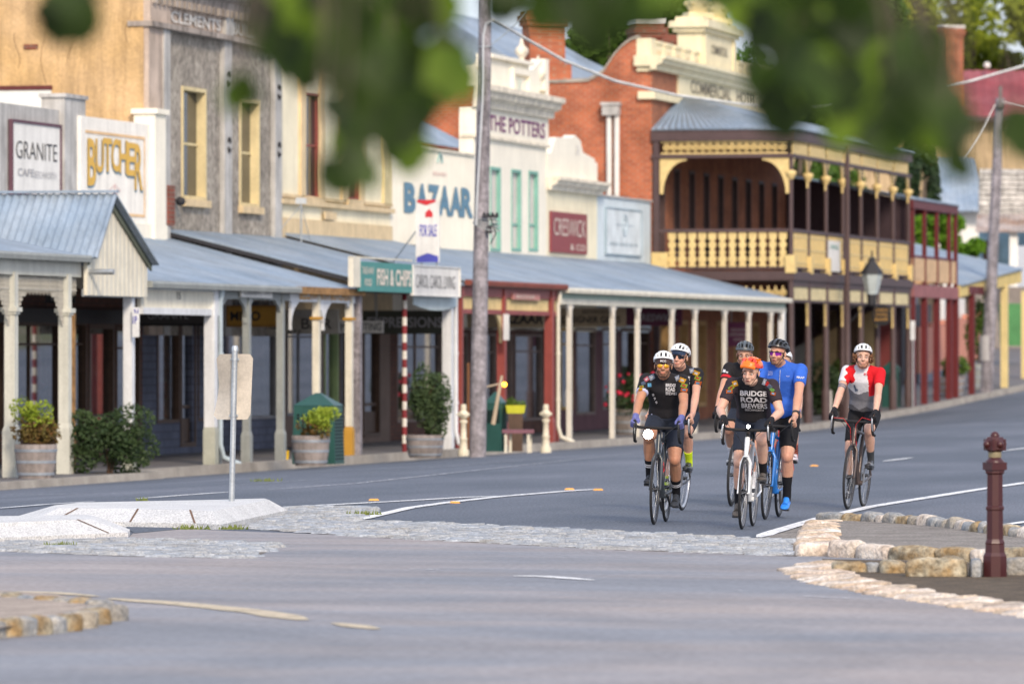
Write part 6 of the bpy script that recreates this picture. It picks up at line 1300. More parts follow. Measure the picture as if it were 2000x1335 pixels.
shrub('tall dark green bush in the barrel behind the striped post', c+Vector((.05, 0, .34)), .42, .72, 4600, .04, [leafmat('mid shrub leaf', (.035, .065, .03), (.09, .13, .05), .25, 5)])
c = FPp(955, 880); barrel(c, .28, .42, 'half barrel half hidden by the big pole'); shrub('silver leaved plant spilling from the barrel behind the pole', c+Vector((.1, 0, .36)), .26, .24, 1200, .04, [lf_s])
c = P(TX(1232, -1.0), -1.0, PATH); barrel(c, .5, .6, 'wide barrel under the rose bush'); rs = shrub('rose bush full of red blooms behind the cream verandah posts', c+Vector((0, 0, .3)), .62, .62, 3600, .045, [lf_d, m_rose])
mb = MB(); 
for i in range(30): a = random.uniform(0, 6.28); r_ = random.uniform(.3, .62); z_ = random.uniform(.35, 1.15); mb.ball(c+Vector((math.cos(a)*r_, -abs(math.sin(a))*r_*.9, .35+z_)), random.uniform(.03, .06), n=6, m=4)
obj('bloom', mb, m_rose, rs)
for x, r_, h_, lb in ((1600, .65, .8, 'leafy shrub on the footpath left of the white board'), (1650, .6, .85, 'bright leafy shrub by the lamp pole')):
    c = HPp(x, -1.2); shrub(lb, c, r_, h_, 3000, .06, [lf_d if x == 1600 else leafmat('fresh leaf', (.06, .12, .02), (.14, .22, .04), .3, 4)])
c = HPp(1858, -.3); barrel(c, .42, .6, 'tub below the red balcony'); shrub('small green shrub in the tub below the red balcony', c+Vector((.1, 0, .5)), .42, .4, 1200, .06, [leafmat('fresh leaf', (.06, .12, .02), (.14, .22, .04), .3, 4)])
c = HPp(1912, -.6); barrel(c, .42, .8, 'pale tub just left of the right telephone pole', m_vgrey); shrub('tall climber in the tub left of the right telephone pole', c+Vector((0, 0, .7)), .40, 1.25, 2000, .07, [MATS['fresh leaf']])
def bin_(c, sx, sy, h, label):
    root = thing('litter_bin', label, 'litter bin', c, 'green street bins'); m_bin = mat('dark green bin', (.018, .075, .065), rough=.4, spec=.4, var=.1); mb = MB(); mb.cbox(c, sx, sy, h, -TH, taper=.93); obj('body', mb, m_bin, root)
    mb = MB(); mb.cbox(c+Vector((0, 0, h)), sx*.97, sy*.97, .22, -TH, taper=.12); obj('lid', mb, m_bin, root)
    mb = MB(); ca, sa = math.cos(-TH), math.sin(-TH)
    for i in range(7):
        for j in range(14 if False else 5):
            x = (-.36+.12*i)*sx; y = -sy/2*.955-.012; z_ = h*(.62+.055*j); mb.ball(c+Vector((x*ca-y*sa, x*sa+y*ca, z_)), .022, .01, .022, n=6, m=4)
    for i in range(6):
        for j in range(14):
            y = (-.38+.15*i)*sy; x = sx/2*.975+.008; z_ = h*(.08+.06*j); mb.cbox(c+Vector((x*ca-y*sa, x*sa+y*ca, z_)), .02, .06, .018, -TH)
    obj('vent_hole', mb, mat('bin hole', (.004, .012, .012)), root)
bin_(FPp(620, 906)+Vector((.0, .45, 0)), .78, .62, 1.02, 'dark green perforated bin enclosure behind the barrel and cream posts')
bin_(FPp(968, 882)+Vector((0, .6, 0)), .36, .5, .95, 'green bin half hidden behind the big pole')
bin_(HPp(1741, -.5), .5, .5, 1.15, 'green bin under the hotel verandah near the red posts')
m_cbol = mat('cream bollard paint', (.66, .60, .46), rough=.55, var=.12)
for x, y, lb in ((905, 890, 'cream cast bollard left of the big telephone pole'), (1066, 884, 'cream cast bollard beside the thick red post')):
    c = FPp(x, y); h_ = (y-789)*c.y/F; mb = MB(); mb.lathe(c, [(.11, 0), (.11, .10), (.075, .14), (.07, .30), (.085, .32), (.06, .35), (.055, h_*.62), (.085, h_*.66), (.065, h_*.70)], 8); root = thing('bollard', lb, 'bollard', c, 'cream cast bollards'); obj('shaft', mb, m_cbol, root)
    mb = MB(); mb.ball(c+Vector((0, 0, h_*.80)), .095); [mb.ball(c+Vector((math.cos(a)*.09, math.sin(a)*.09, h_*.80)), .035, n=6, m=4) for a in (0, 1.57, 3.14, 4.71)]; mb.lathe(c, [(.05, h_*.88), (.06, h_*.93), (.05, h_)], 8); obj('head', mb, m_cbol, root)
c = FPp(1012, 884)+Vector((0, .3, 0)); be = thing('bench', 'small bench with a plum seat beyond the red post', 'bench', c); mb = MB(); mb.cbox(c+Vector((0, 0, .38)), .62, .35, .07); obj('seat', mb, mat('plum seat', (.22, .10, .13)), be)
for a, b in ((-.24, -.1), (-.15, .1), (.2, -.1), (.24, .1)): mb = MB(); mb.cbox(c+Vector((a, b, 0)), .05, .05, .38); obj('leg', mb, m_vcream, be)
c = FPp(992, 884)+Vector((-.05, 1.8, 0)); mb = MB(); mb.cbox(c+Vector((.2, 0, .75)), .34, .2, .16, 0, taper=1.15); fb_ = tag(obj('flower_box', mb, mat('lime plastic', (.55, .55, .04))), 'lime yellow flower trough by the shop window', 'planter')
mb = MB(); mb.cbox(c+Vector((.2, 0, 0)), .28, .2, .75); tag(obj('plant_stand', mb, m_brown_tim), 'dark timber stand under the lime trough', 'stand')
mb = MB(); foliage(mb, c+Vector((.2, 0, .95)), .2, .12, .13, 200, .05); tag(obj('potted_plant', mb, leafmat('fresh leaf', (.06, .12, .02), (.14, .22, .04))), 'small leafy plant in the lime trough', 'plant')
mb = MB(); mb.ball(c+Vector((-.02, -.1, 1.32)), .045); tag(obj('lamp', mb, mat('lit amber lamp', (.9, .5, .05), emit=(1, .45, .03), es=6)), 'small lit amber lamp in the window by the red post', 'lamp')
c = FPp(968, 884); mb = MB(); mb.tube([c+Vector((-.05, .3, .55)), c+Vector((.12, .35, 1.5))], [.05, .03], 6); mb.tube([c+Vector((-.3, .35, 1.25)), c+Vector((.12, .35, 1.35))], .018, 5); tag(obj('timber_easel', mb, mat('pale timber', (.45, .36, .26))), 'pale timber prop leaning by the red post', 'easel')
c = FPp(912, 888); mb = MB(); mb.cbox(c+Vector((.02, .9, 0)), .05, .05, 1.75); tag(obj('timber_stake', mb, mat('brown stake', (.28, .12, .05))), 'brown stake standing behind the cream bollard', 'stake')
t = TX(1615, -.2); mb = MB(); w_a, z_a = fpl(1606, 820, t); w_b, z_b = fpl(1624, 762, t); mb.box(t, t+.05, w_a, w_b, PB(t), z_b); tag(obj('sandwich_board', mb, m_whiteg), 'white footpath board beside the hotel shrubs', 'sandwich board')
t = TX(1783, .15); ps = thing('parking_sign', 'pale plate on a thin pole in front of the red balcony', 'sign', P(t, .15, PB(t))); mb = MB(); mb.tube([P(t, .15, PB(t)), P(t, .15, vz(628, 1783, .15))], .03, 8); obj('pole', mb, m_galv, ps)
mb = MB(); nplane(mb, t-.05, 1778, 1787, 626, 664, .01); obj('plate', mb, m_vwhite, ps)
mb = MB(); c = HPp(1890, -3.2); 
mb = MB(); c = P(TX(1945, -3.0), -3.0, PB(TX(1945, -3.0))); mb.cbox(c+Vector((.6, 0, .7)), .85, .7, 1.5, taper=1.1); tag(obj('wheelie_bin', mb, mat('mid green plastic', (.07, .22, .08))), 'green rubbish bin up the drive right of the red post', 'bin')
# ================================================================ cyclists and bicycles
V3 = Vector
m_tyre = mat('tyre rubber', (.025, .025, .027), rough=.7, var=.1); m_blk = mat('black alloy', (.02, .02, .022), rough=.35, spec=.5)
m_sil = mat('silver alloy', (.55, .56, .58), rough=.28, metal=.8, var=.05); m_tape = mat('black bar tape', (.018, .018, .02), rough=.8)
m_lampglow = mat('lit bicycle lamp', (1, 1, 1), emit=(1, .98, .93), es=40., var=0, fine=0)
SKC = {}
def skinm(name, c):
    m = mat(name, c, rough=.5, spec=.4, var=.10, vs=7, fine=.06, fs=70, col2=(c[0]*1.0, c[1]*.84, c[2]*.80), c2s=6, c2t=.55, c2w=.2, bump=.25, bs=45)
    nt = m.node_tree; b = nt.nodes['Principled BSDF']; lk = b.inputs['Base Color'].links[0]; src = lk.from_socket
    at_ = nt.nodes.new('ShaderNodeAttribute'); at_.attribute_name = 'tint'; v = nt.nodes.new('ShaderNodeVectorMath'); v.operation = 'MULTIPLY'
    nt.links.new(src, v.inputs[0]); nt.links.new(at_.outputs['Color'], v.inputs[1]); nt.links.new(v.outputs[0], b.inputs['Base Color'])
    b.inputs['Subsurface Weight'].default_value = .08; b.inputs['Subsurface Radius'].default_value = (.02, .008, .004); SKC[name] = c; return m
def cloth(name, c, rough=.8): return mat(name, c, rough=rough, spec=.2, var=.12, vs=9, fine=.08, fs=120, bump=.35, bs=18)
def placeM(px, py, psi, roll=0., sc=1.):
    c = GP(px, py); c.z = 0; s_, k_ = math.sin(psi), math.cos(psi); X = V3((-s_, -k_, 0)); Y = V3((k_, -s_, 0))
    Rm = Matrix((X, Y, ZV)).transposed().to_4x4(); rl = Matrix.Rotation(-roll, 4, 'X')
    return Matrix.Translation(c - X*.58) @ Rm @ rl @ Matrix.Scale(1, 4)
def bicycle(M, label, frame_m, fork_m=None, rim_m=None, crank=0., wheel_ang=.3, bottle=None, lamp=None, levers=None, stays_m=None, deep=False, aero=False):
    fork_m = fork_m or frame_m; rim_m = rim_m or m_blk; base = M @ V3((0, 0, 0)); root = thing('bicycle', label, 'bicycle', base, 'road bicycles of the riders'); B = lambda: MB(M)
    mb = B(); ht0, ht1 = V3((.430, 0, .69)), V3((.382, 0, .86)); bb = V3((0, 0, .27)); st = V3((-.158, 0, .79)); ra = V3((-.41, 0, .34)); r1 = 1.25 if aero else 1.
    mb.tube([ht0, ht1], .024, 12); mb.tube([V3((.385, 0, .835)), st], [.018, .016], 10); mb.tube([ht0+V3((-.005, 0, .025)), bb], [.024*r1, .028*r1], 10, ry=[.02, .03*r1]); mb.tube([bb, st], [.018, .017], 10); mb.tube([bb+V3((0, -.045, 0)), bb+V3((0, .045, 0))], .026, 12)
    obj('frame', mb, frame_m, root); mb = B()
    for s_ in (-1, 1): mb.tube([bb+V3((-.02, s_*.03, 0)), V3((-.25, s_*.055, .30)), ra+V3((0, s_*.068, 0))], [.013, .011, .008], 8); mb.tube([st+V3((0, s_*.015, -.03)), V3((-.25, s_*.045, .60)), ra+V3((0, s_*.068, 0))], [.009, .008, .007], 8)
    obj('stay', mb, stays_m or frame_m, root); mb = B()
    mb.tube([V3((.432, 0, .685)), V3((.440, 0, .665))], [.026, .04], 10)
    for s_ in (-1, 1): mb.tube([V3((.438, s_*.012, .68)), V3((.447, s_*.042, .62)), V3((.52, s_*.048, .46)), V3((.582, s_*.052, .34))], [.02, .016, .012, .009], 8)
    mb.tube([V3((.580, -.06, .34)), V3((.580, .06, .34))], .008, 8); obj('fork', mb, fork_m, root)
    for cx in (.58, -.41):
        ce = V3((cx, 0, .34)); mb = B(); mb.lathe(V3((0, 0, 0)), [(.001, 0)], 3) if False else None
        mb.tube([ce+V3((0, -.035, 0)), ce+V3((0, .035, 0))], [.02, .02], 10); mb.lathe; w_ = obj('wheel', mb, m_blk, root)
        mb = B(); mb.torus(ce, (0, 1, 0), .3265, .0135, 48, 8, e1=(1, 0, 0)); obj('tyre', mb, m_tyre, w_)
        mb = B(); rr = [(.318, .011), (.318, -.011), (.300 if not deep else .28, -.010), (.296 if not deep else .27, 0), (.300 if not deep else .28, .010)]; n = 48; vs = []
        for i in range(n):
            a = 2*math.pi*i/n
            for r_, y_ in rr: vs.append(ce+V3((r_*math.cos(a), y_, r_*math.sin(a))))
        mb.add(vs, [(i*5+j, i*5+(j+1) % 5, ((i+1) % n)*5+(j+1) % 5, ((i+1) % n)*5+j) for i in range(n) for j in range(5)], 0, True); obj('rim', mb, rim_m, w_)
        mb = B()
        for i in range(20): a = 2*math.pi*i/20+wheel_ang; s_ = 1 if i % 2 else -1; mb.tube([ce+V3((.02*math.cos(a+.7*s_), .028*s_, .02*math.sin(a+.7*s_))), ce+V3((.30*math.cos(a), .002, .30*math.sin(a)))], .0013, 4)
        obj('spokes', mb, m_sil, w_)
    mb = B(); mb.tube([V3((-.158, 0, .78)), V3((-.200, 0, .945))], .0135, 10); obj('seatpost', mb, m_blk, root)
    mb = B(); mb.tube([V3((-.335, 0, .965)), V3((-.27, 0, .972)), V3((-.18, 0, .968)), V3((-.07, 0, .965))], [.02, .025, .02, .016], 10, ry=[.055, .07, .03, .018], up=(0, 1, 0)); obj('saddle', mb, m_blk, root)
    mb = B(); mb.tube([V3((.382, 0, .855)), V3((.372, 0, .905))], .02, 10); mb.tube([V3((.372, 0, .895)), V3((.47, 0, .93))], .017, 10); obj('stem', mb, m_blk, root)
    mb = B(); hb = []
    for s_ in (1, -1): hb.append([V3((.47, 0, .93)), V3((.47, s_*.15, .932)), V3((.478, s_*.19, .935)), V3((.515, s_*.208, .94)), V3((.555, s_*.21, .93)), V3((.572, s_*.213, .89)), V3((.555, s_*.216, .83)), V3((.505, s_*.219, .80)), V3((.43, s_*.22, .795))])
    for q in hb: mb.tube(q, [.016, .0135, .0145, .015, .015, .015, .015, .015, .015], 8)
    obj('handlebar', mb, m_tape, root)
    for s_ in (1, -1):
        mb = B(); mb.tube([V3((.53, s_*.210, .945)), V3((.575, s_*.211, .960)), V3((.607, s_*.212, .990)), V3((.613, s_*.212, 1.005))], [.016, .018, .017, .012], 8); h_ = obj('brake_hood', mb, m_tape, root)
        mb = B(); mb.tube([V3((.612, s_*.213, .985)), V3((.625, s_*.216, .93)), V3((.612, s_*.22, .87)), V3((.600, s_*.224, .845))], [.010, .009, .008, .006], 6); obj('brake_lever', mb, levers or m_blk, h_)
    mb = B(); mb.tube([V3((.60, .20, .96)), V3((.57, .12, .90)), V3((.50, .04, .82)), V3((.44, .02, .70))], .003, 4); mb.tube([V3((.60, -.20, .96)), V3((.58, -.10, .91)), V3((.50, -.03, .80)), V3((.42, -.03, .64))], .003, 4); obj('cable', mb, m_blk, root)
    mb = B(); yr = -.05; mb.torus(bb+V3((0, yr, 0)), (0, 1, 0), .088, .006, 32, 5, e1=(1, 0, 0)); [mb.tube([bb+V3((0, yr, 0)), bb+V3((.085*math.cos(a), yr, .085*math.sin(a)))], .008, 5) for a in (0, 1.26, 2.5, 3.77, 5.03)]; obj('chainring', mb, m_blk, root)
    mb = B(); rc = V3((-.41, yr, .34)); mb.tube([bb+V3((0, yr, .088)), rc+V3((0, 0, .035))], .005, 4); mb.tube([bb+V3((0, yr, -.088)), rc+V3((.01, 0, -.13)), rc+V3((0.01, 0, -.05))], .005, 4); mb.lathe; obj('chain', mb, m_blk, root)
    mb = B(); mb.tube([rc+V3((0, -.012, 0)), rc+V3((0, .02, 0))], [.022, .05], 14); mb.tube([rc+V3((.0, -.02, -.02)), rc+V3((.01, -.02, -.14))], [.012, .018], 6); obj('gears', mb, m_sil, root)
    for s_, a in ((-1, crank), (1, crank+math.pi)):
        pe = bb+V3((.172*math.cos(a), s_*.075, .172*math.sin(a))); mb = B(); mb.tube([bb+V3((0, s_*.055, 0)), pe+V3((0, -s_*.004, 0))], [.013, .010], 8); mb.tube([pe, pe+V3((0, s_*.06, 0))], .007, 6); cr_ = obj('crank_arm', mb, levers or m_blk, root)
        mb = B(); c = pe+V3((0, s_*.055, -.008)); mb.add([c+V3((a_*.035, b_*.028, d_*.010)) for d_ in (-1, 1) for a_, b_ in ((-1, -1), (1, -1), (1, 1), (-1, 1))], [(3, 2, 1, 0), (4, 5, 6, 7), (0, 1, 5, 4), (1, 2, 6, 5), (2, 3, 7, 6), (3, 0, 4, 7)]); obj('pedal', mb, m_blk, cr_)
    if lamp:
        lx, ly, lz, lr = lamp; mb = B(); c = V3((lx, ly, lz)); mb.tube([c+V3((-.07, 0, 0)), c, ], [lr*.8, lr*1.1], 12); mb.tube([c+V3((-.04, 0, 0)), V3((.47, ly, .93))], .009, 5); l_ = obj('headlight', mb, m_blk, root)
        mb = B(); mb.ball(c+V3((.002, 0, 0)), .012, lr, lr, 14, 8); obj('lens', mb, m_lampglow, l_)
    mb = B(); d = (bb-ht0).normalized(); a = ht0+d*.20; u = V3((d.z, 0, -d.x)); u = u if u.z > 0 else -u
    for k in range(2): mb.torus(a+d*(.02+.09*k)+u*.062, d, .038, .003, 14, 4)
    for s_ in (-1, 1): mb.tube([a+d*-.03+u*.03+V3((0, s_*.02, 0)), a+d*.06+u*.075+V3((0, s_*.038, 0)), a+d*.15+u*.03+V3((0, s_*.02, 0))], .004, 5)
    obj('bottle_cage', mb, bottle[0] if bottle else m_blk, root)
    if bottle and len(bottle) > 1:
        mb = B(); mb.tube([a+d*.13+u*.064, a+d*-.02+u*.064, a+d*-.05+u*.064], [.034, .034, .018], 12); mb.tube([a+d*-.05+u*.064, a+d*-.08+u*.064], [.022, .014], 10, mi=1)
        o = obj('water_bottle', mb, [bottle[1], bottle[2]]); tag(o, bottle[3], 'water bottle')
    return root
def remesh(name, mb, mats_, parent, vox, smooth=4, classify=None, M=None):
    me = bpy.data.meshes.new('t'); me.from_pydata(mb.v, [], mb.f); o = bpy.data.objects.new('t', me); COL.objects.link(o)
    r_ = o.modifiers.new('r', 'REMESH'); r_.mode = 'VOXEL'; r_.voxel_size = vox; r_.adaptivity = 0
    if smooth: s_ = o.modifiers.new('s', 'SMOOTH'); s_.factor = .5; s_.iterations = smooth
    m2 = bpy.data.meshes.new_from_object(o.evaluated_get(bpy.context.evaluated_depsgraph_get())); bpy.data.objects.remove(o); bpy.data.meshes.remove(me)
    vs = [v.co.copy() for v in m2.vertices]; fs = [tuple(p.vertices) for p in m2.polygons]; mi = []
    for p in m2.polygons: mi.append(classify(p.center, p.normal) if classify else 0)
    bpy.data.meshes.remove(m2)
    if vox <= .0081:   # fill: keep only the largest piece
        pass
    out = MB(M); out.add(vs, fs, 0, True); out.mi = mi
    return obj(name, out, mats_, parent), (vs, fs)
def ell(mb, c, rx, ry, rz, rot=None): mb.ball(c, rx, ry, rz, 16, 10, rot=rot)
def cap_(mb, a, b, r0, r1, n=12):     # tapered capsule
    a, b = V3(a), V3(b); d = (b-a); L = d.length
    if L < 1e-5: mb.ball(a, r0, n=n); return
    d.normalize(); pts = []; rs = []
    for i in range(4): q = math.pi/2*(1-i/3.0); pts.append(a-d*r0*math.sin(q)); rs.append(max(1e-4, r0*math.cos(q)))
    for i in range(4): q = math.pi/2*i/3.0; pts.append(b+d*r1*math.sin(q)); rs.append(max(1e-4, r1*math.cos(q)))
    mb.tube(pts, rs, n)
def ik(a, b, l1, l2, pole):
    a, b = V3(a), V3(b); d = b-a; L = min(d.length, (l1+l2)*.999); d.normalize(); x = (l1*l1-l2*l2+L*L)/(2*L); h = math.sqrt(max(1e-8, l1*l1-x*x)); p = V3(pole); p = (p-d*p.dot(d)).normalized(); return a+d*x+p*h
def helmet(root, Mh, kind, m_shell, m_in, m_acc=None):
    na, nb = 26, 22; rx, ry, rz = .145, .099, .106; c = V3((-.014, 0, .040)); Mh = Mh @ Matrix.Rotation(-.20, 4, 'Y'); bm = bmesh.new(); grid = {}
    for i in range(na+1):
        a = math.radians(4+172*i/na)
        for j in range(nb+1):
            b = math.radians(-84+168*j/nb); x = rx*math.cos(a)*math.cos(b)**.75; y = ry*math.sin(b); z = rz*math.sin(a)**.8*math.cos(b)**.8
            if z < .02: z -= .0
            if x < -.09: x *= 1.03; z -= .02*(abs(x)-.09)/.05
            grid[i, j] = bm.verts.new(c+V3((x, y, z)))
    for i in range(na):
        for j in range(nb):
            v = False; jj = j-nb/2+.5
            if kind == 'road':
                st = abs(jj); v = (round(st-.5) % 3 != 0 and 1 <= i <= na-3 and 1 <= j <= nb-2 and not (i in (9, 17) and round(st-.5) in (1, 2)) and not (i in (6, 13, 20) and round(st-.5) > 3))
                v = v and not (i <= 2 and round(st-.5) > 6)
            elif kind == 'vert':
                k = round(abs(jj)-.5); v = k % 3 != 0 and 2 <= i <= na-4 and 1 <= j <= nb-2 and i not in (7, 14, 15)
            elif kind == 'mtb':
                k = round(abs(jj)-.5); v = ((k in (2, 6) and i in (4, 5, 6, 7, 11, 12, 13, 17, 18)) or (k in (4, 5) and i in (8, 9, 10, 14, 15)) or (k in (0,) and i in (9, 10, 15, 16)))
            if not v: bm.faces.new([grid[i, j], grid[i+1, j], grid[i+1, j+1], grid[i, j+1]])
    bmesh.ops.recalc_face_normals(bm, faces=bm.faces[:])
    bmesh.ops.solidify(bm, geom=bm.faces[:], thickness=.018); bmesh.ops.delete(bm, geom=[v for v in bm.verts if not v.link_faces], context='VERTS'); bm.verts.index_update()
    mb = MB(Mh); mis = lambda f: 0; mb.add([v.co.copy() for v in bm.verts], [[v.index for v in f.verts] for f in bm.faces], 0, False)
    if m_acc:
        for q, f in enumerate(bm.faces): mb.mi[q] = 1 if mnoise.noise(f.calc_center_median()*14) > .05 else 0
    bm.free(); o = obj('helmet', mb, [m_shell]+([m_acc] if m_acc else []), root)
    mb = MB(); mb.ball(c+V3((0, 0, .0)), rx*.80, ry*.86, rz*.80, 18, 10); mb.v = [Mh @ V3((v.x, v.y, max(v.z, c.z+.004+.10*max(0, v.x-.07)))) for v in mb.v]; obj('liner', mb, m_in, o)
    mb = MB(Mh)
    for s_ in (-1, 1): mb.tube([V3((.02, s_*.084, .03)), V3((.034, s_*.071, -.05)), V3((.055, s_*.030, -.122)), V3((.058, 0, -.126))], .003, 5); mb.tube([V3((-.05, s_*.084, .02)), V3((.032, s_*.073, -.045))], .003, 5)
    obj('strap', mb, m_in, o)
    if kind == 'mtb': mb = MB(Mh); mb.tube([V3((.105, -.07, .045)), V3((.135, -.03, .055)), V3((.14, 0, .056)), V3((.135, .03, .055)), V3((.105, .07, .045))], .008, 6, ry=.02); obj('visor', mb, m_shell, o)
    return o
def glasses(root, Mh, kind, m_l, m_f):
    mb = MB(Mh)
    if kind == 'shield':
        pts = [];
        for k in range(13): u = -1+2*k/12; pts.append((.098-.035*u*u, .064*u))
        up = [V3((x, y, .017)) for x, y in pts]; lo = [V3((x-.004, y, -.020+.012*(1-min(1, abs(y)/.014))-(0.004 if .2 < abs(y)/.064 < .8 else -.004))) for x, y in pts]; k = 13
        mb.add(up+lo, [(i, i+1, k+i+1, k+i) for i in range(k-1)], 0, True); mb.add([v+V3((-.003, 0, 0)) for v in up+lo], [(i, k+i, k+i+1, i+1) for i in range(k-1)], 0, True)
    else:
        for s_ in (-1, 1): mb.ball(V3((.093, s_*.032, -.003)), .010, .027, .021, 14, 8, rot=Matrix.Rotation(s_*.35, 3, 'Z'))
    o = obj('sunglasses', mb, m_l, root); mb = MB(Mh)
    mb.tube([V3((.075, -.064, .012)), V3((.098, -.03, .018)), V3((.103, 0, .015)), V3((.098, .03, .018)), V3((.075, .064, .012))], .004, 5)
    for s_ in (-1, 1): mb.tube([V3((.075, s_*.064, .012)), V3((.0, s_*.083, .004))], .0035, 5)
    obj('glasses_frame', mb, m_f, o); return o
def rider(M, label, p):
    """p: crank (right pedal angle), sh (shoulder mid x, z), head (x, z), hyaw, hpitch, hroll, skin, jersey mats + classifier, ..."""
    root = thing('person', label, 'person', M @ V3((0, 0, 0)), 'riders of the cycling group'); k = p.get('k', 1.)
    bb = V3((0, 0, .27)); hip = V3((-.165, 0, 1.01)); shx, shz = p['sh']; sh = V3((shx, 0, shz)); hd = V3((p['head'][0], p.get('hy', 0.), p['head'][1]))
    Rh = Matrix.Rotation(p.get('hyaw', 0), 4, 'Z') @ Matrix.Rotation(-p.get('hpitch', 0), 4, 'Y') @ Matrix.Rotation(p.get('hroll', 0), 4, 'X'); HM = Matrix.Translation(hd) @ Rh; H = lambda x, y, z: HM @ V3((x, y, z)); R3 = Rh.to_3x3()
    up = (sh-hip).normalized(); fw = V3((up.z, 0, -up.x)); sw = p.get('sw', .178)
    sp = [hip-up*.05, hip+up*.06-fw*.0, hip.lerp(sh, .35)-fw*.02, hip.lerp(sh, .62)-fw*.015, hip.lerp(sh, .84)-fw*.0, sh+up*.00, sh+up*.045]
    dep = [.105, .118, .112, .118, .112, .078, .045]; wid = [.14, .165, .150, .168, .175, .150, .08]; fat = p.get('fat', 1.)
    shj = {s_: sh+V3((.0, s_*sw, -.025)) for s_ in (-1, 1)}; hand = {}; wrist = {}; elb = {}
    hpos = p.get('hands', (.545, .211, .985))
    for s_ in (-1, 1): hand[s_] = V3((hpos[0], s_*hpos[1], hpos[2])); wrist[s_] = hand[s_]+V3((-.075, s_*.012, .048)); elb[s_] = ik(shj[s_], wrist[s_], .275*k*p.get('al', 1), .25*k*p.get('al', 1), (-.10, s_*p.get('elb', .8)*.42, -.85))
    ped = {}; ank = {}; kn = {}; hj = {}; toe = {}
    for s_, a in ((-1, p['crank']), (1, p['crank']+math.pi)):
        pd = bb+V3((.172*math.cos(a), s_*.125, .172*math.sin(a))); ped[s_] = pd; hj[s_] = hip+V3((.0, s_*.088, -.01)); tl = -.22 if math.sin(a) < -.3 else (.10 if math.sin(a) > .5 else -.08); toe[s_] = tl
        ank[s_] = pd+V3((-.115*math.cos(tl)+.02, -s_*.008, .095-.115*math.sin(tl))); kn[s_] = ik(hj[s_], ank[s_], .425*k, .415*k, (1, s_*p.get('knee', .06), .15))
    # --- the body, one continuous skin
    mb = MB(); mb.tube(sp, dep, 20, ry=[w*fat for w in wid], up=(0, 1, 0))
    nb_ = sh+up*.02; cap_(mb, nb_-up*.02+fw*.0, H(-.02, 0, -.06), .062, .056)
    for c_, r_ in (((-.012, 0, .035), (.095, .077, .088)), ((.028, 0, -.028), (.066, .062, .080)), ((.048, 0, -.088), (.038, .036, .028)), ((.02, 0, -.06), (.06, .056, .05))): mb.ball(H(*c_), *r_, 16, 10, rot=R3)
    for s_ in (-1, 1):
        mb.ball(H(.058, s_*.034, -.035), .030, .026, .030, 10, 7); cap_(mb, H(.083, s_*.010, .018), H(.070, s_*.048, .016), .013, .011); mb.ball(H(.0, s_*.081, -.012), .019, .009, .031, 10, 6, rot=R3); cap_(mb, H(.030, s_*.052, -.07), H(.055, s_*.02, -.103), .022, .018)
    cap_(mb, H(.092, 0, .012), H(.108, 0, -.030), .009, .0145); cap_(mb, H(.098, -.010, -.034), H(.098, .010, -.034), .011, .011); cap_(mb, H(.090, -.020, -.062), H(.090, .020, -.062), .0085, .0085); cap_(mb, H(.087, -.016, -.074), H(.087, .016, -.074), .0085, .0085)
    th = p.get('leg', 1.); am = p.get('arm', 1.)
    def hand_(mb, s_, e=0.):
        h, w = hand[s_], wrist[s_]; palm = h+V3((.0, s_*.010, .022)); mb.tube([w, w.lerp(palm, .5), palm, h+V3((.03, s_*.014, .012))], [.024+e, .026+e, .024+e, .016+e], 10, ry=[.030+e, .038+e, .040+e, .030+e])
        for i in range(4):
            L = (.026, .030, .028, .022)[i]; b = h+V3((.040-.014*i, s_*(.030+.003*i), .014-.015*i)); b0 = h+V3((.0-.010*i, s_*.020, .015-.008*i)); m_ = b+V3((L, s_*.002, -.010)); t_ = m_+V3((.004, -s_*L*1.05, -.010)); r_ = .0095+e*.8-(.0012 if i == 3 else 0)
            cap_(mb, b0, b, r_+.001, r_, 8); cap_(mb, b, m_, r_, r_-.0006, 8); cap_(mb, m_, t_, r_-.0006, r_-.0015, 8)
        cap_(mb, w+V3((.02, -s_*.018, .002)), h+V3((.0, -s_*.030, .010)), .014+e, .012+e, 8); cap_(mb, h+V3((.0, -s_*.030, .010)), h+V3((.038, -s_*.028, -.004)), .012+e, .010+e, 8)
    for s_ in (-1, 1):
        a, b, c = shj[s_], elb[s_], wrist[s_]; mb.ball(a, .062*am, .058*am, .062*am, 12, 8); cap_(mb, a, a.lerp(b, .5), .055*am, .048*am); cap_(mb, a.lerp(b, .5), b, .048*am, .039*am); cap_(mb, b, b.lerp(c, .3), .039*am, .042*am); cap_(mb, b.lerp(c, .3), c, .042*am, .027*am); hand_(mb, s_)
        a, b, c = hj[s_], kn[s_], ank[s_]; cap_(mb, a, a.lerp(b, .45), .088*th, .080*th); cap_(mb, a.lerp(b, .45), b, .080*th, .056*th); mb.ball(b+V3((.012, 0, 0)), .052*th, .050*th, .056*th, 12, 8)
        bk = V3((-.03, 0, 0)); cap_(mb, b, b.lerp(c, .33)+bk, .050*th, .057*th); cap_(mb, b.lerp(c, .33)+bk, b.lerp(c, .7)+bk*.4, .057*th, .040*th); cap_(mb, b.lerp(c, .7)+bk*.4, c, .040*th, .033*th)
        t = toe[s_]; fd = V3((math.cos(t), 0, math.sin(t))); cap_(mb, c-fd*.02+V3((0, 0, -.06)), c+fd*.12+V3((0, 0, -.068)), .020, .020); cap_(mb, c, c+V3((0, 0, -.05)), .031, .022)
    Hi = HM.inverted(); sk = p['skin']; sc_ = SKC[sk.name]
    body, bg_ = remesh('body', mb, [sk], root, .0062, 2, None, M)
    def sm_(x, a, b): return max(0., min(1., (x-a)/(b-a)))
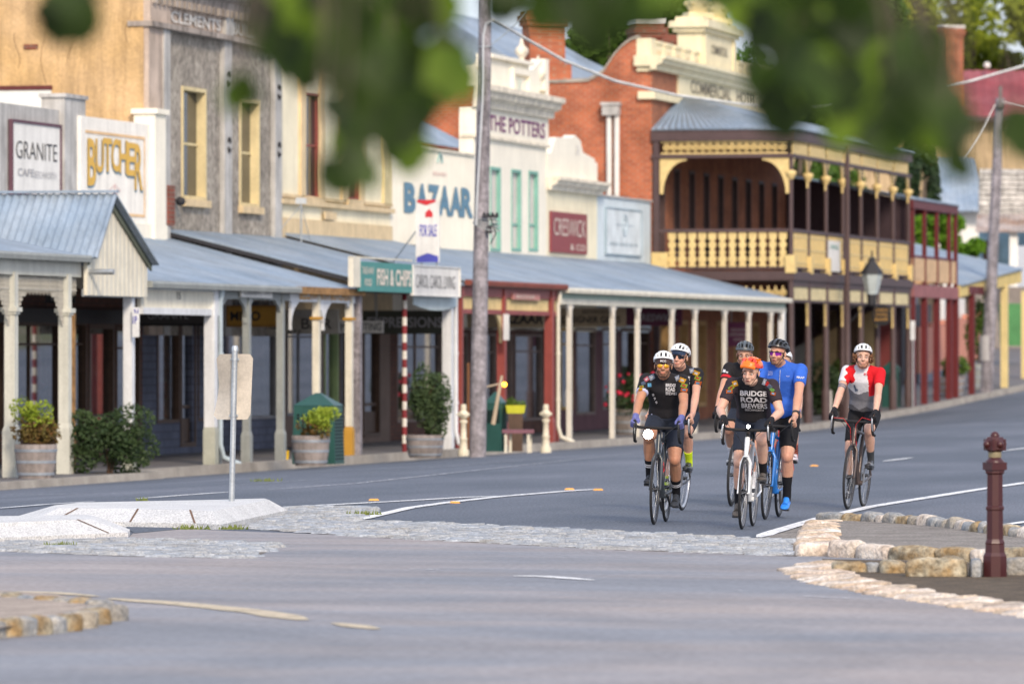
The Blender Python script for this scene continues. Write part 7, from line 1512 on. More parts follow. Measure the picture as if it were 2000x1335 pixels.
    def tint(c):
        q = Hi @ c; o = [1., 1., 1.]
        def mx(col, f): 
            for i in range(3): o[i] = o[i]*(1-f)+col[i]/sc_[i]*f
        if q.length < .18:
            nz = .5+.5*mnoise.noise(q*60)
            if abs(q.z+.02) < .035 and .03 < abs(q.y) < .06 and q.x > .04: mx((sc_[0]*1.05, sc_[1]*.75, sc_[2]*.72), .5*(1-abs(q.z+.03)/.035 if q.z > -.065 else 0) if True else 0)
            if 'beard' in p:
                f = sm_(-q.z, .030, .058)*sm_(q.x, -.02, .02)*sm_(.135+q.z, 0, .02); r_ = ((q.y/.026)**2+((q.z+.068)/.012)**2)
                if q.x > .06: f *= sm_(r_, .8, 1.6)
                if abs(q.y) < .03 and q.z > -.052: f *= sm_(-q.z, .044, .052)
                mx(p['bc'], f*(.55+.35*nz))
            r_ = (q.y/.024)**2+((q.z+.068)/.0105)**2
            if q.x > .07 and r_ < 1.3: mx((.42, .15, .11), .75*(1-sm_(r_, .6, 1.3)))
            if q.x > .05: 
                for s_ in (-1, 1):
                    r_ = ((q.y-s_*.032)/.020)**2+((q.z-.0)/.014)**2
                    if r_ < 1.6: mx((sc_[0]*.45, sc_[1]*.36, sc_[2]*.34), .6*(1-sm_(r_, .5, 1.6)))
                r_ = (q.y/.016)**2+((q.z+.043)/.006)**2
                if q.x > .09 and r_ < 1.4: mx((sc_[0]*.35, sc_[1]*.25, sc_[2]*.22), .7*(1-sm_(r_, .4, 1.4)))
            if 'hairc' in p: f = sm_(-q.x, -.005, .015)*sm_(q.z, -.085, -.06)*(0 if (abs(q.y) > .080 and abs(q.z+.012) < .035) else 1); mx(p['hairc'], f*.95)
        else:
            for s_ in (-1, 1):
                d = (c-kn[s_]).length
                if d < .09: mx((sc_[0]*1.0, sc_[1]*.78, sc_[2]*.74), .45*(1-d/.09))
                d = (c-elb[s_]).length
                if d < .07: mx((sc_[0]*1.0, sc_[1]*.80, sc_[2]*.78), .4*(1-d/.07))
            if c.z < .95 or True:
                f = sm_(mnoise.noise(V3((c.x*14, c.y*14, c.z*5))), .1, .5)*.22; mx((sc_[0]*.82, sc_[1]*.74, sc_[2]*.72), f)
        return (o[0], o[1], o[2], 1.)
    ca = body.data.color_attributes.new('tint', 'FLOAT_COLOR', 'POINT'); buf = []
    for c in bg_[0]: buf.extend(tint(c))
    ca.data.foreach_set('color', buf)
    # --- shorts
    sm = p['shorts']; mb = MB(); e = .007; mb.tube(sp[:3], [d+e for d in dep[:3]], 20, ry=[w*fat+e for w in wid[:3]], up=(0, 1, 0)); mb.ball(hip-up*.04, .11, .15*fat, .10, 14, 8); shl = p.get('shortlen', .80)
    for s_ in (-1, 1):
        a, b = hj[s_], kn[s_]; m_ = a.lerp(b, .45); q = a.lerp(b, shl); f = (shl-.45)/.55; mb.ball(a, .094*th, .094*th, .094*th, 12, 8); mb.tube([a, m_, q], [.088*th+e, .080*th+e, (.080+(.056-.080)*f)*th+e+.001], 14)
    so_, sg = remesh('shorts', mb, [sm]+p.get('shorts2', []), root, .009, 3, None, M)
    # --- jersey
    mb = MB(); e = .010; mb.tube(sp[1:], [d+e for d in dep[1:]], 22, ry=[w*fat+e for w in wid[1:]], up=(0, 1, 0)); sl = p.get('sleeve', .62)
    belly = p.get('belly', 0)
    if belly: mb.ball(hip.lerp(sh, .3)+fw*.04, .10+belly, .14+belly, .15, 14, 8)
    for s_ in (-1, 1):
        a, b = shj[s_], elb[s_]; mb.ball(a, .062*am+e, .058*am+e, .062*am+e, 12, 8); mb.tube([a, a.lerp(b, .5), a.lerp(b, sl)], [.055*am+e, .050*am+e, .047*am+e], 14); cap_(mb, a, sh+up*.01, .05+e, .055+e)
    mb.tube([sh-up*.0, sh+up*.06+fw*.005], [.078, .072], 14)
    def jc(c, n): return p['jcls'](c, n, shj, elb, sh, hip) if 'jcls' in p else 0
    jo, jg = remesh('jersey', mb, p['jersey'], root, .009, 3, jc, M)
    bvh = BVHTree.FromPolygons([tuple(v) for v in jg[0]], jg[1]); mats_ = p.get('decals', [])
    def proj(vs2, off=.004):
        out = []
        for y, z in vs2:
            hit = bvh.ray_cast(V3((1.2, y, z)), V3((-1, 0, 0)))
            out.append(hit[0]+V3((off, 0, 0)) + (hit[1]*off*.5 if hit[1] else V3()) if hit[0] is not None else V3((shx+.1, y, z)))
        return out
    dm = {}
    inner = {'patch amber': 'white', 'patch lime': 'red', 'patch orange': 'sky', 'patch steel': 'white', 'patch pink': 'white'}
    for dc in [q for d_ in p.get('patches', []) for q in ([d_]+([(d_[0], d_[1], d_[2]*.55, d_[3]*.38, d_[4], pt[inner[d_[5].name]])] if d_[5].name in inner and d_[3] > .02 else []))]:    # (y, z, w, h, rot, material)
        y, z, w_, h_, ro, m_ = dc; g_ = []; n = 4
        for i in range(n+1):
            for j in range(n+1): a, b = (i/n-.5)*w_, (j/n-.5)*h_; g_.append((y+a*math.cos(ro)-b*math.sin(ro), z+a*math.sin(ro)+b*math.cos(ro)))
        vs = proj(g_, .005 if (w_, h_) and not (h_ < .021 and w_ > .02) else .0065)
        if any((u-v).length > .06 for u, v in zip(vs, vs[1:]) if True and abs(u.z-v.z) < h_): 
            xs_ = sorted(v.x for v in vs); md = xs_[len(xs_)//2]
            for v in vs:
                if abs(v.x-md) > .09: v.x = md-.01
        dm.setdefault(m_.name, (m_, MB(M)))[1].add(vs, [(i*(n+1)+j, (i+1)*(n+1)+j, (i+1)*(n+1)+j+1, i*(n+1)+j+1) for i in range(n) for j in range(n)], 0, True)
        for m_, b_ in list(dm.values()): obj('sponsor_patch', b_, m_, jo)
    for body_, y, z, w_, h_, m_, bold, ro in p.get('text', []):
        g_, f_ = text_geo(body_, bold); q = [(y+(a-.5)*w_*math.cos(ro)-(b-.5)*h_*math.sin(ro), z+(a-.5)*w_*math.sin(ro)+(b-.5)*h_*math.cos(ro)) for a, b in g_]; mb = MB(M); mb.add(proj(q, .008), f_); obj('lettering', mb, m_, jo)
    # --- head things
    helmet(root, M @ HM, p['helmet'][0], *p['helmet'][1:])
    if 'glasses' in p: glasses(root, M @ HM, *p['glasses'])
    else:
        for s_ in (-1, 1):
            mb = MB(M @ HM); mb.ball(V3((.074, s_*.031, -.004)), .0125, .0135, .0085, 10, 6); e_ = obj('eye', mb, mat('eye white', (.55, .50, .47), rough=.3), root); mb = MB(M @ HM); mb.ball(V3((.0845, s_*.031, -.004)), .0035, .0058, .0058, 8, 5); obj('iris', mb, m_blk, e_)
    if p.get('brow', True):
        mb = MB(M @ HM)
        for s_ in (-1, 1): mb.tube([V3((.093, s_*.012, .020)), V3((.091, s_*.03, .026)), V3((.078, s_*.050, .020))], [.003, .0045, .002], 6)
        obj('eyebrow', mb, p.get('hair', p.get('beardm', m_brown_tim)), root)
    if p.get('open'):
        mb = MB(M @ HM); mb.ball(V3((.096, 0, -.067)), .006, .018, .0055, 10, 6); obj('mouth', mb, mat('open mouth', (.12, .03, .03)), root)
    if 'cap' in p:
        mb = MB(M @ HM); n = 9; vs = []
        for i in range(n): a = -1.15+2.3*i/(n-1); vs += [V3((.105*math.cos(a)-.004, .083*math.sin(a), .022)), V3((.112*math.cos(a)-.004, .084*math.sin(a), .064))]
        mb.add(vs, [(2*i, 2*i+2, 2*i+3, 2*i+1) for i in range(n-1)], 0, True); mb.add([V3((.104, y, .032-.012*abs(y/.06)**2)) for y in (-.06, -.03, 0, .03, .06)]+[V3((.125-abs(y)*.2, y, .036-.02*abs(y/.06)**2)) for y in (-.06, -.03, 0, .03, .06)], [(i, i+1, 6+i, 5+i) for i in range(4)]); co = obj('cap', mb, p['cap'][0], root)
        if p['cap'][1]: mb = MB(M @ HM); mb.text(p['cap'][1], V3((.111, 0, .046)), (0, 1, 0), (.12, 0, .99), .058, .022, bold=.03, th=.004); obj('lettering', mb, p['cap'][2], co)
    if 'curls' in p:
        mb = MB(M @ HM)
        for i in range(120): s_ = random.choice((-1, 1)); mb.ball(V3((random.uniform(-.09, .035), s_*random.uniform(.072, .105), random.uniform(-.055, .03))), random.uniform(.009, .017), n=6, m=4)
        obj('hair', mb, p['curls'], root)
    # --- gloves, socks, shoes
    for s_ in (-1, 1):
        if 'gloves' in p: mb = MB(); hand_(mb, s_, .0035); mb.tube([wrist[s_].lerp(elb[s_], .10), wrist[s_]], [.033, .031], 12); remesh('glove', mb, [p['gloves']], root, .005, 2, None, M)
        c = ank[s_]; b = kn[s_]; sk_len = p.get('sock', .38); mb = MB(); mb.tube([b.lerp(c, 1-sk_len)+V3((-.008, 0, 0)), b.lerp(c, 1-sk_len*.5)+V3((-.006, 0, 0)), c, c+V3((.0, 0, -.055))], [(.033+.022*sk_len)*th+.005, .0375*th+.002, .036*th+.002, .036], 16); so2 = obj('sock', mb, p['socks'], root)
        for u in p.get('sockbands', []): q = b.lerp(c, 1-sk_len*u)+V3((-.007, 0, 0)); d = (c-b).normalized(); mb = MB(M); mb.tube([q, q+d*.012], [.0455*th]*2, 16, cap=False) ; obj('sock_stripe', mb, p['bandm'], so2)
        so2.matrix_local  # sock was built in local space: move it
        for v in so2.data.vertices: v.co = (M @ (v.co+ORG[root.name]))-ORG[root.name]
        t = toe[s_]; fd = V3((math.cos(t), 0, math.sin(t))); fu = V3((-math.sin(t), 0, math.cos(t))); o_ = c+V3((0, 0, -.055)); mb = MB()
        cap_(mb, o_-fd*.035, o_+fd*.03, .036, .038); mb.tube([o_-fd*.05-fu*.015, o_+fd*.05-fu*.012, o_+fd*.12-fu*.014, o_+fd*.185-fu*.016, o_+fd*.205-fu*.018], [.030, .030, .026, .018, .006], 14, ry=[.036, .040, .047, .038, .015], up=(0, 1, 0)); mb.tube([o_+fd*.02+fu*.035, o_+fd*.10+fu*.008], [.034, .026], 12); sho, _ = remesh('shoe', mb, [p['shoes']], root, .0065, 2, None, M)
        mb = MB(M); mb.tube([o_-fd*.06-fu*.040, o_+fd*.05-fu*.037, o_+fd*.13-fu*.038, o_+fd*.20-fu*.030], [.010, .009, .010, .006], 10, ry=[.030, .034, .046, .02], up=(0, 1, 0)); obj('sole', mb, m_blk, sho)
        mb = MB(M)
        for u in (.045, .085, .12): q = o_+fd*u+fu*(.030-.10*(u-.045)-.004); mb.torus(q-fu*.032, fd, .040, .0035, 14, 4, a0=.45, a1=2.7, e1=(0, 1, 0)) if False else mb.tube([q+V3((0, -.030, -.012)), q+V3((0, 0, .004)), q+V3((0, .030, -.012))], .005, 5)
        obj('shoe_strap', mb, p.get('straps', m_blk), sho)
    return root, dict(kn=kn, ank=ank, wrist=wrist, elb=elb, shj=shj, HM=HM, hand=hand)
# ---------------------------------------------------------------- materials of the riders
sk_tan = skinm('tanned skin', (.44, .235, .145)); sk_pale = skinm('pale skin', (.60, .385, .29)); sk_mid = skinm('ruddy skin', (.54, .31, .215)); sk_b = skinm('freckled skin', (.56, .33, .24))
c_blk = cloth('black jersey', (.018, .017, .020)); c_plum = cloth('black plum jersey', (.035, .026, .034)); c_blue = cloth('royal blue jersey', (.035, .12, .52)); c_red = cloth('scarlet jersey', (.58, .012, .02)); c_white = cloth('white jersey', (.62, .62, .65)); c_grey = cloth('grey jersey', (.17, .17, .19)); c_lav = cloth('lavender cuff', (.45, .47, .66)); c_navy = cloth('dark navy shorts', (.022, .028, .045)); c_black = cloth('black shorts', (.012, .012, .015)); c_dgrey = cloth('dark jersey hem', (.075, .072, .08))
pt = {n: mat('patch '+n, c, rough=.7, var=.35, vs=45) for n, c in dict(amber=(.66, .34, .01), lime=(.30, .38, .05), orange=(.58, .13, .02), red=(.55, .03, .03), steel=(.32, .36, .46), pink=(.60, .15, .22), sky=(.10, .30, .50), green=(.16, .36, .08), white=(.65, .65, .68), slate=(.12, .16, .24)).items()}
m_ltr = mat('jersey print white', (.62, .61, .63), rough=.6, var=.05); h_dark = mat('dark hair', (.02, .014, .012), rough=.8); h_brown = mat('brown hair', (.13, .06, .03), rough=.8, var=.3, vs=40); h_fair = mat('fair brown stubble', (.30, .17, .11), rough=.8); h_stub = mat('dark stubble', (.15, .085, .062), rough=.8, var=.2, vs=50)
m_wh = mat('white helmet shell', (.74, .76, .78), rough=.3, spec=.5, var=.04); m_bh = mat('black helmet shell', (.035, .038, .045), rough=.35, spec=.5, var=.1); m_gh = mat('slate helmet shell', (.07, .085, .10), rough=.4, spec=.5, var=.1); m_oh = mat('orange helmet shell', (.80, .17, .01), rough=.3, spec=.5, var=.08); m_oh2 = mat('red orange helmet shell', (.72, .045, .02), rough=.3, spec=.5); m_ol = mat('helmet liner', (.012, .012, .014), rough=.8)
def lens(name, c, r=.12): return mat(name, c, rough=r, spec=.9, metal=.35, var=.15, vs=25)
JL_ = lambda z0: [('BRIDGE', -.0, z0, .20, .052, m_ltr, .025, 0), ('ROAD', -.0, z0-.062, .20, .050, m_ltr, .03, 0), ('BREWERS', .0, z0-.120, .20, .045, m_ltr, .02, 0), ('PROUDLY INDEPENDENT', 0, z0-.160, .16, .014, m_ltr, .0, 0)]
# ---------------------------------------------------------------- A: front left, orange glasses and MCC cap
def jA(c, n, shj, elb, sh, hip):
    q = c-shj[-1]; ax = (elb[-1]-shj[-1]).normalized(); 
    if c.y < -.12 and q.dot(ax) > .145: return 1
    return 0
MA = placeM(1277, 1024, R(8.2), R(1.8))
riA, dA = rider(MA, 'front left rider in black jersey with brown cap under white helmet and amber sunglasses', dict(crank=R(38), sh=(.085, 1.405), head=(.205, 1.535), hyaw=.10, hpitch=-.02, skin=sk_tan, beard=1, bc=(.10, .06, .045), beardm=h_stub, hair=h_dark, hairc=(.02,.014,.012), arm=1.08, leg=1.06, elb=1.0,
  jersey=[c_blk, c_lav], jcls=jA, shorts=c_navy, shorts2=[], helmet=('road', m_wh, m_ol), glasses=('pair', lens('amber mirror lens', (.75, .36, .02)), m_blk), cap=(mat('brown cap', (.07, .045, .045), rough=.8), 'MCC', m_ltr), gloves=cloth('violet blue gloves', (.13, .14, .34)), socks=c_black, sockbands=[.80, .68], bandm=pt['white'], sock=.42, shoes=mat('grey knit shoe', (.045, .05, .06), rough=.7), shortlen=.74,
  patches=[(.185, 1.395, .062, .046, -.35, pt['amber']), (.207, 1.345, .060, .038, -.25, pt['lime']), (.213, 1.303, .062, .034, -.12, pt['orange']), (.135, 1.415, .042, .046, .45, pt['steel']), (-.115, 1.415, .055, .048, .55, pt['steel']), (-.165, 1.395, .045, .04, .7, pt['pink']), (-.190, 1.355, .040, .034, .5, pt['slate']), (-.205, 1.320, .042, .026, .4, pt['lime']), (-.212, 1.295, .04, .02, .3, pt['amber']), (-.135, 1.34, .03, .035, .1, pt['sky'])],
  text=[('BRIDGE', .075, 1.345, .10, .032, m_ltr, .03, 0), ('ROAD', .070, 1.305, .09, .036, m_ltr, .03, 0), ('BREWERS', .085, 1.266, .12, .028, m_ltr, .02, 0), ('B R B', -.085, 1.21, .10, .020, m_ltr, .02, -1.2)]))
bkA = bicycle(MA, 'dark grey road bicycle with a red bottle cage and dazzling lamp', mat('graphite frame', (.045, .055, .065), rough=.3, spec=.5), crank=R(38), bottle=(mat('red cage', (.55, .02, .03), rough=.4),), lamp=(.56, -.085, .868, .046), aero=True)
# ---------------------------------------------------------------- B: behind A
MBm = placeM(1297, 1001, R(12.5), R(3.2))
riB, dB = rider(MBm, 'second rider on the left, half hidden, white helmet, navy visor cap and neon yellow socks', dict(crank=R(38+180+35), sh=(.07, 1.47), head=(.185, 1.615), hyaw=-.12, hpitch=.0, skin=sk_b, hair=h_brown, hairc=(.13,.06,.03), jersey=[c_blk], shorts=c_navy, helmet=('road', m_wh, m_ol), glasses=('shield', lens('black mirror lens', (.02, .025, .04)), m_blk), cap=(mat('navy cap', (.03, .05, .10), rough=.7), '', None), socks=mat('neon yellow sock', (.62, .80, .02), rough=.7), sock=.38, shoes=mat('black glossy shoe', (.03, .035, .04), rough=.3, spec=.6), leg=1.02, elb=.9,
  patches=[(.175, 1.455, .066, .048, -.35, pt['amber']), (.200, 1.405, .062, .04, -.25, pt['lime']), (.212, 1.355, .064, .038, -.1, pt['orange']), (.125, 1.48, .045, .05, .3, pt['steel']), (-.17, 1.45, .06, .045, .4, pt['steel'])], text=[('BRIDGE', .04, 1.40, .14, .04, m_ltr, .03, 0), ('ROAD', .04, 1.35, .14, .04, m_ltr, .03, 0)]))
bkB = bicycle(MBm, 'silver rimmed road bicycle of the half hidden rider on the left', mat('black frame', (.02, .02, .022), rough=.3), rim_m=m_sil, crank=R(38+180+35), levers=m_sil)
# ---------------------------------------------------------------- C: behind D on the left
def jC(c, n, shj, elb, sh, hip):
    for s_ in (-1, 1):
        u = (c-shj[s_]).dot((elb[s_]-shj[s_]).normalized())
        if c.y*s_ > .13 and .125 < u < .158: return 1
    return 0
MC = placeM(1428, 988, R(11), R(3.0))
riC, dC = rider(MC, 'rider in a black jersey with red sleeve bands and slate helmet behind the orange helmet', dict(crank=R(85), sh=(.075, 1.50), head=(.185, 1.645), hyaw=.1, hpitch=-.25, skin=sk_mid, hair=h_dark, hairc=(.03,.02,.015), jersey=[c_blk, cloth('red band', (.5, .02, .03))], jcls=jC, shorts=c_navy, helmet=('vert', m_gh, m_ol), gloves=cloth('black gloves', (.015, .015, .018)), socks=pt['white'], sock=.40, shoes=mat('white shoe', (.60, .60, .60), rough=.4), leg=1.05, arm=1.08, elb=1.0, text=[('AHM', -.195, 1.44, .05, .018, m_ltr, .02, -.2)], patches=[(-.215, 1.45, .03, .03, -.2, pt['white'])]))
bkC = bicycle(MC, 'black road bicycle mostly hidden behind the white bicycle', mat('black frame', (.02, .02, .022), rough=.3), crank=R(85), deep=True)
# ---------------------------------------------------------------- D: centre front, orange helmet
MD = placeM(1449, 1033, R(8.3), R(2.2))
riD, dD = rider(MD, 'leading rider crouched low in an orange helmet and black BRIDGE ROAD BREWERS jersey', dict(crank=R(-105), sh=(.15, 1.375), head=(.305, 1.478), hyaw=-.22, hpitch=-.22, hroll=-.06, skin=sk_pale, hair=h_dark, hairc=(.03,.02,.015), jersey=[c_plum, c_blk], jcls=lambda c, n, shj, elb, sh, hip: 0 if abs(c.y) > .13 else 1, shorts=c_navy, helmet=('mtb', m_oh, m_ol, m_oh2), gloves=cloth('black gloves', (.015, .015, .018)), socks=c_black, sock=.36, shoes=mat('brown grey shoe', (.10, .088, .080), rough=.7, var=.2), straps=mat('shoe strap', (.05, .045, .04)), shortlen=.76, elb=1.25, arm=1.02, leg=.98, sw=.19, open=True, knee=.05,
  patches=[(-.155, 1.36, .050, .052, .35, pt['amber']), (-.19, 1.32, .055, .035, .7, pt['lime']), (-.205, 1.285, .058, .036, .1, pt['orange']), (.12, 1.385, .03, .055, -.3, pt['steel']), (.15, 1.37, .028, .04, -.5, pt['red']), (.175, 1.345, .045, .038, -.7, pt['slate']), (.20, 1.315, .045, .03, -.55, pt['green']), (.212, 1.28, .05, .03, -.2, pt['orange'])],
  text=[('BRIDGE', .02, 1.275, .25, .050, m_ltr, .025, 0), ('ROAD', .02, 1.215, .245, .048, m_ltr, .035, 0), ('BREWERS', .02, 1.158, .235, .046, m_ltr, .02, 0), ('BEECHWORTH', .02, 1.118, .17, .018, m_ltr, .0, 0)]))
bkD = bicycle(MD, 'white road bicycle with silver brake levers under the orange helmeted rider', mat('black frame', (.02, .02, .022), rough=.3), fork_m=mat('white paint frame', (.72, .74, .76), rough=.3, spec=.5), stays_m=MATS['white paint frame'], crank=R(-105), levers=m_sil, lamp=(.55, .02, .965, .015), bottle=(m_blk, mat('red bottle', (.45, .03, .03), rough=.4), m_wh, 'red bottle with a white cap in the cage of the white bicycle'), rim_m=mat('grey rim', (.16, .16, .17), rough=.35, metal=.5))
for ch in bkD.children:
    if ch.name.startswith('frame'): ch.data.materials.clear(); ch.data.materials.append(MATS['white paint frame'])
# ---------------------------------------------------------------- E: blue jersey
ME = placeM(1494, 1014, R(10.5), R(3.6))
riE, dE = rider(ME, 'tall rider in a royal blue jersey, black helmet and violet mirrored sunglasses', dict(crank=R(92), sh=(.06, 1.515), head=(.17, 1.655), hy=-.03, hyaw=-.28, hpitch=-.05, skin=sk_mid, beard=1, bc=(.27, .15, .09), beardm=h_fair, hair=h_brown, hairc=(.10,.055,.03), jersey=[c_blue], shorts=c_black, helmet=('road', m_bh, m_ol), glasses=('shield', lens('violet mirror lens', (.30, .02, .38)), m_blk), socks=c_black, sock=.52, shoes=mat('bright blue shoe', (.03, .22, .72), rough=.35), straps=mat('blue shoe strap', (.02, .15, .5)), arm=1.12, leg=1.12, fat=1.13, sw=.195, k=1.04, elb=.9, open=True, belly=.02,
  text=[('MAAP', .215, 1.425, .07, .022, m_ltr, .02, -.05), ('MAAP', .08, 1.43, .03, .010, m_ltr, .0, 0)], patches=[(.0, 1.32, .006, .34, .0, pt['white'])]+[(-.10, 1.43+.012*i, .05, .003, 0, pt['white']) for i in range(4)]))
bkE = bicycle(ME, 'bright blue and red road bicycle under the rider in royal blue', mat('gloss blue frame', (.02, .16, .50), rough=.25, spec=.6), fork_m=MATS['gloss blue frame'], crank=R(92), aero=True, bottle=(mat('blue cage', (.05, .30, .70), rough=.4), mat('blue bottle', (.03, .15, .45), rough=.4), m_blk, 'blue bottle in the cage of the blue bicycle'))
mb = MB(ME); c = dE['wrist'][1].lerp(dE['elb'][1], .16); d = (dE['elb'][1]-dE['wrist'][1]).normalized(); mb.tube([c-d*.012, c+d*.012], .038, 14); mb.tube([c+V3((.012, .028, .008)), c+V3((.02, .040, .012))], .018, 10); obj('wristwatch', mb, m_blk, riE)
# ---------------------------------------------------------------- F: hidden behind E
MF = placeM(1519, 979, R(9), R(.6))
riF, dF = rider(MF, 'rider almost hidden behind the blue jersey, white shoe, striped red sock and green pocket', dict(crank=R(75+180), sh=(.07, 1.44), head=(.17, 1.56), sw=.16, elb=.3, skin=sk_pale, hair=h_brown, jersey=[c_grey, cloth('acid green jersey', (.25, .6, .04))], jcls=lambda c, n, shj, elb, sh, hip: 1 if 1.30 < c.z < 1.40 and c.y > .12 else 0, shorts=cloth('grey shorts', (.12, .13, .15)), helmet=('road', m_wh, m_ol), socks=mat('rust red sock', (.50, .12, .08), rough=.7), sockbands=[.9, .7, .5, .3], bandm=h_dark, shoes=mat('white pink shoe', (.68, .60, .64), rough=.4), sock=.40))
bkF = bicycle(MF, 'red framed road bicycle at the very back behind the blue rider', mat('scarlet frame', (.60, .015, .01), rough=.25, spec=.6), crank=R(75+180), rim_m=mat('grey rim', (.16, .16, .17)))
# ---------------------------------------------------------------- G: right, red and white jersey
def jG(c, n, shj, elb, sh, hip):
    up = (sh-hip).normalized(); u = (c-hip).dot(up)
    ar = (c-shj[-1]).dot((elb[-1]-shj[-1]).normalized())
    if c.y > .062+.010*math.sin(c.z*25) and u > .26+.0*c.y and (c.y > .07 or u > .40): return 1
    if c.y < -.085+.010*math.sin(c.z*70) and u > .41+.012*math.sin(c.y*60) and c.y > -.172+.014*math.sin(c.z*80): return 1
    if c.y < -.165: return 0
    if u < .12+.015*math.sin(c.y*40): return 3
    if u < .30+.02*math.sin(c.y*28): return 2
    return 0
MG = placeM(1655, 994, R(13.2), R(3.4))
riG, dG = rider(MG, 'lone rider on the right in a red, white and grey jersey with curly brown hair', dict(crank=R(-108), sh=(.07, 1.475), head=(.165, 1.617), hyaw=.22, hpitch=-.0, skin=sk_pale, beard=1, bc=(.42, .20, .12), beardm=h_fair, hair=h_brown, hairc=(.13,.06,.03), curls=h_brown, jersey=[c_white, c_red, c_grey, c_dgrey], jcls=jG, shorts=c_black, helmet=('road', m_wh, m_ol), gloves=cloth('black gloves', (.015, .015, .018)), socks=mat('charcoal sock', (.05, .055, .06)), sock=.34, shoes=mat('black patent shoe', (.03, .03, .035), rough=.3, spec=.6), arm=.98, leg=.96, elb=.55, shortlen=.80, straps=m_sil,
  text=[('BCC', .045, 1.435, .05, .024, mat('red print', (.55, .03, .05)), .03, 0)], patches=[(-.075, 1.28, .02, .07, .3, pt['slate']), (-.06, 1.265, .035, .02, -.4, pt['slate'])]))
bkG = bicycle(MG, 'bronze grey road bicycle with red cables under the lone right rider', mat('bronze grey frame', (.10, .075, .068), rough=.35, metal=.3, spec=.5), crank=R(-108), levers=m_sil, rim_m=mat('dark rim', (.05, .05, .055), rough=.3))
a, b = dG['shj'][-1], dG['elb'][-1]
for u in (.78, .88): mb = MB(MG); q = a.lerp(b, u); d = (b-a).normalized(); mb.tube([q-d*.010, q+d*.010], [.0475*.98-(.012)*(u-.5)+.0005]*2, 18, cap=False); obj('tattoo_band', mb, mat('faded tattoo', (.16, .17, .21)), riG)
mb = MB(MG); mb.tube([V3((.60, .20, .96)), V3((.58, .10, .98)), V3((.53, .03, .90)), V3((.45, .02, .76)), V3((.40, .03, .66))], .0035, 5); mb.tube([V3((.60, -.20, .96)), V3((.57, -.10, .96)), V3((.52, -.03, .86)), V3((.43, -.03, .70))], .0035, 5); obj('red_cable', mb, pt['red'], bkG)
# ================================================================ trees behind the street, and the tree the photographer stands under
def tree(label, base, h, rx, rz, n, s, mats_, trunk_r=.2, group=None, ry=None, zc=None, lobes=14, hollow=.35, name='tree'):
    root = thing(name, label, 'tree', base, group); zc = zc if zc is not None else h-rz; mb = MB(); base = V3(base)
    L_ = [(V3((jit(.75), jit(.75), jit(.75))), random.uniform(.28, .5)) for _ in range(lobes)]
    c = base+V3((0, 0, zc)); ry = ry or rx
    for i in range(n):
        lc, lr = random.choice(L_); d = V3((random.gauss(0, 1), random.gauss(0, 1), random.gauss(0, 1))).normalized(); q = lc+d*lr*random.uniform(hollow, 1)**.5
        p_ = c+V3((q.x*rx, q.y*ry, q.z*rz)); a = V3((random.gauss(0, 1), random.gauss(0, 1), random.gauss(0, .6))).normalized(); b = a.orthogonal().normalized(); b = (b+a.cross(b)*jit(1.5)).normalized(); k = s*random.uniform(.5, 1.3)
        mb.add([p_-a*k, p_+b*k*.6, p_+a*k, p_-b*k*.6], [(0, 1, 2, 3)], 0)
    obj('crown', mb, mats_, root); mb = MB(); mb.tube([base-V3((0, 0, .5)), base+V3((jit(.2), jit(.2), h*.35)), base+V3((jit(.4), jit(.4), h*.75))], [trunk_r, trunk_r*.75, trunk_r*.3], 10)
    for lc, lr in L_[:9]: mb.tube([base+V3((0, 0, h*random.uniform(.2, .45))), base.lerp(c, .6)+V3((lc.x*rx*.4, lc.y*ry*.4, 0)), c+V3((lc.x*rx*.9, lc.y*ry*.9, lc.z*rz*.9))], [trunk_r*.4, trunk_r*.25, trunk_r*.06], 6)
    obj('trunk', mb, mat('tree bark', (.12, .095, .075), rough=.95, var=.3, vs=4, bump=1, bs=12), root); return root
t_mid = leafmat('mid tree leaf', (.045, .10, .018), (.13, .23, .03), .4, .9); t_yel = leafmat('sunlit yellow green leaf', (.14, .20, .02), (.40, .44, .045), .45, .5); t_drk = leafmat('dark conifer needle', (.018, .04, .022), (.045, .08, .03), .2, 1.)
def treepx(label, x, ytop, Y, rpx, m, hz=None, n=9000, s=.16, name='tree', group='trees behind the street', rzf=1., hollow=.35):
    c = at(x, 690, Y); t_, w_ = TW(c); g_ = rise(t_)-.6; top = at(x, ytop, Y).z; rx = rpx*Y/F; h = top-g_; return tree(label, (c.x, Y, g_), h, rx, min(rx*rzf, h*.48), n, s, [m], trunk_r=.2+.02*h/4, group=group, name=name, hollow=hollow)
treepx('leafy green tree rising behind the hotel chimneys', 1215, -70, 184, 150, t_mid, n=13000, s=.17, rzf=1.3)
treepx('bright green tree behind the hotel name tablet', 1345, -40, 190, 115, leafmat('bright tree leaf', (.05, .13, .018), (.16, .29, .035), .4, .9), n=12000, s=.17, rzf=1.4)
treepx('sparse young tree showing sky right of the hotel tablet', 1470, 95, 196, 62, leafmat('bright tree leaf', (.05, .13, .018), (.16, .29, .035)), n=2600, s=.13, rzf=1.6)
for i, (x, yt, Y, r_, m, lb) in enumerate([(1560, 120, 262, 110, t_mid, 'mid green tree left of the maroon roof'), (1640, -40, 330, 125, t_mid, 'tall tree behind the left end of the maroon roof'), (1770, -90, 338, 130, t_yel, 'yellow green tree between the two tall chimneys'), (1900, -110, 345, 130, t_yel, 'tall yellow green tree right of the taller chimney'), (2020, -100, 340, 130, t_yel, 'yellow green tree cut by the right edge'), (1710, 60, 322, 100, t_mid, 'low tree just over the maroon ridge')]):
    treepx(lb, x, yt, Y, r_, m, n=9000, s=.24, rzf=1.25)
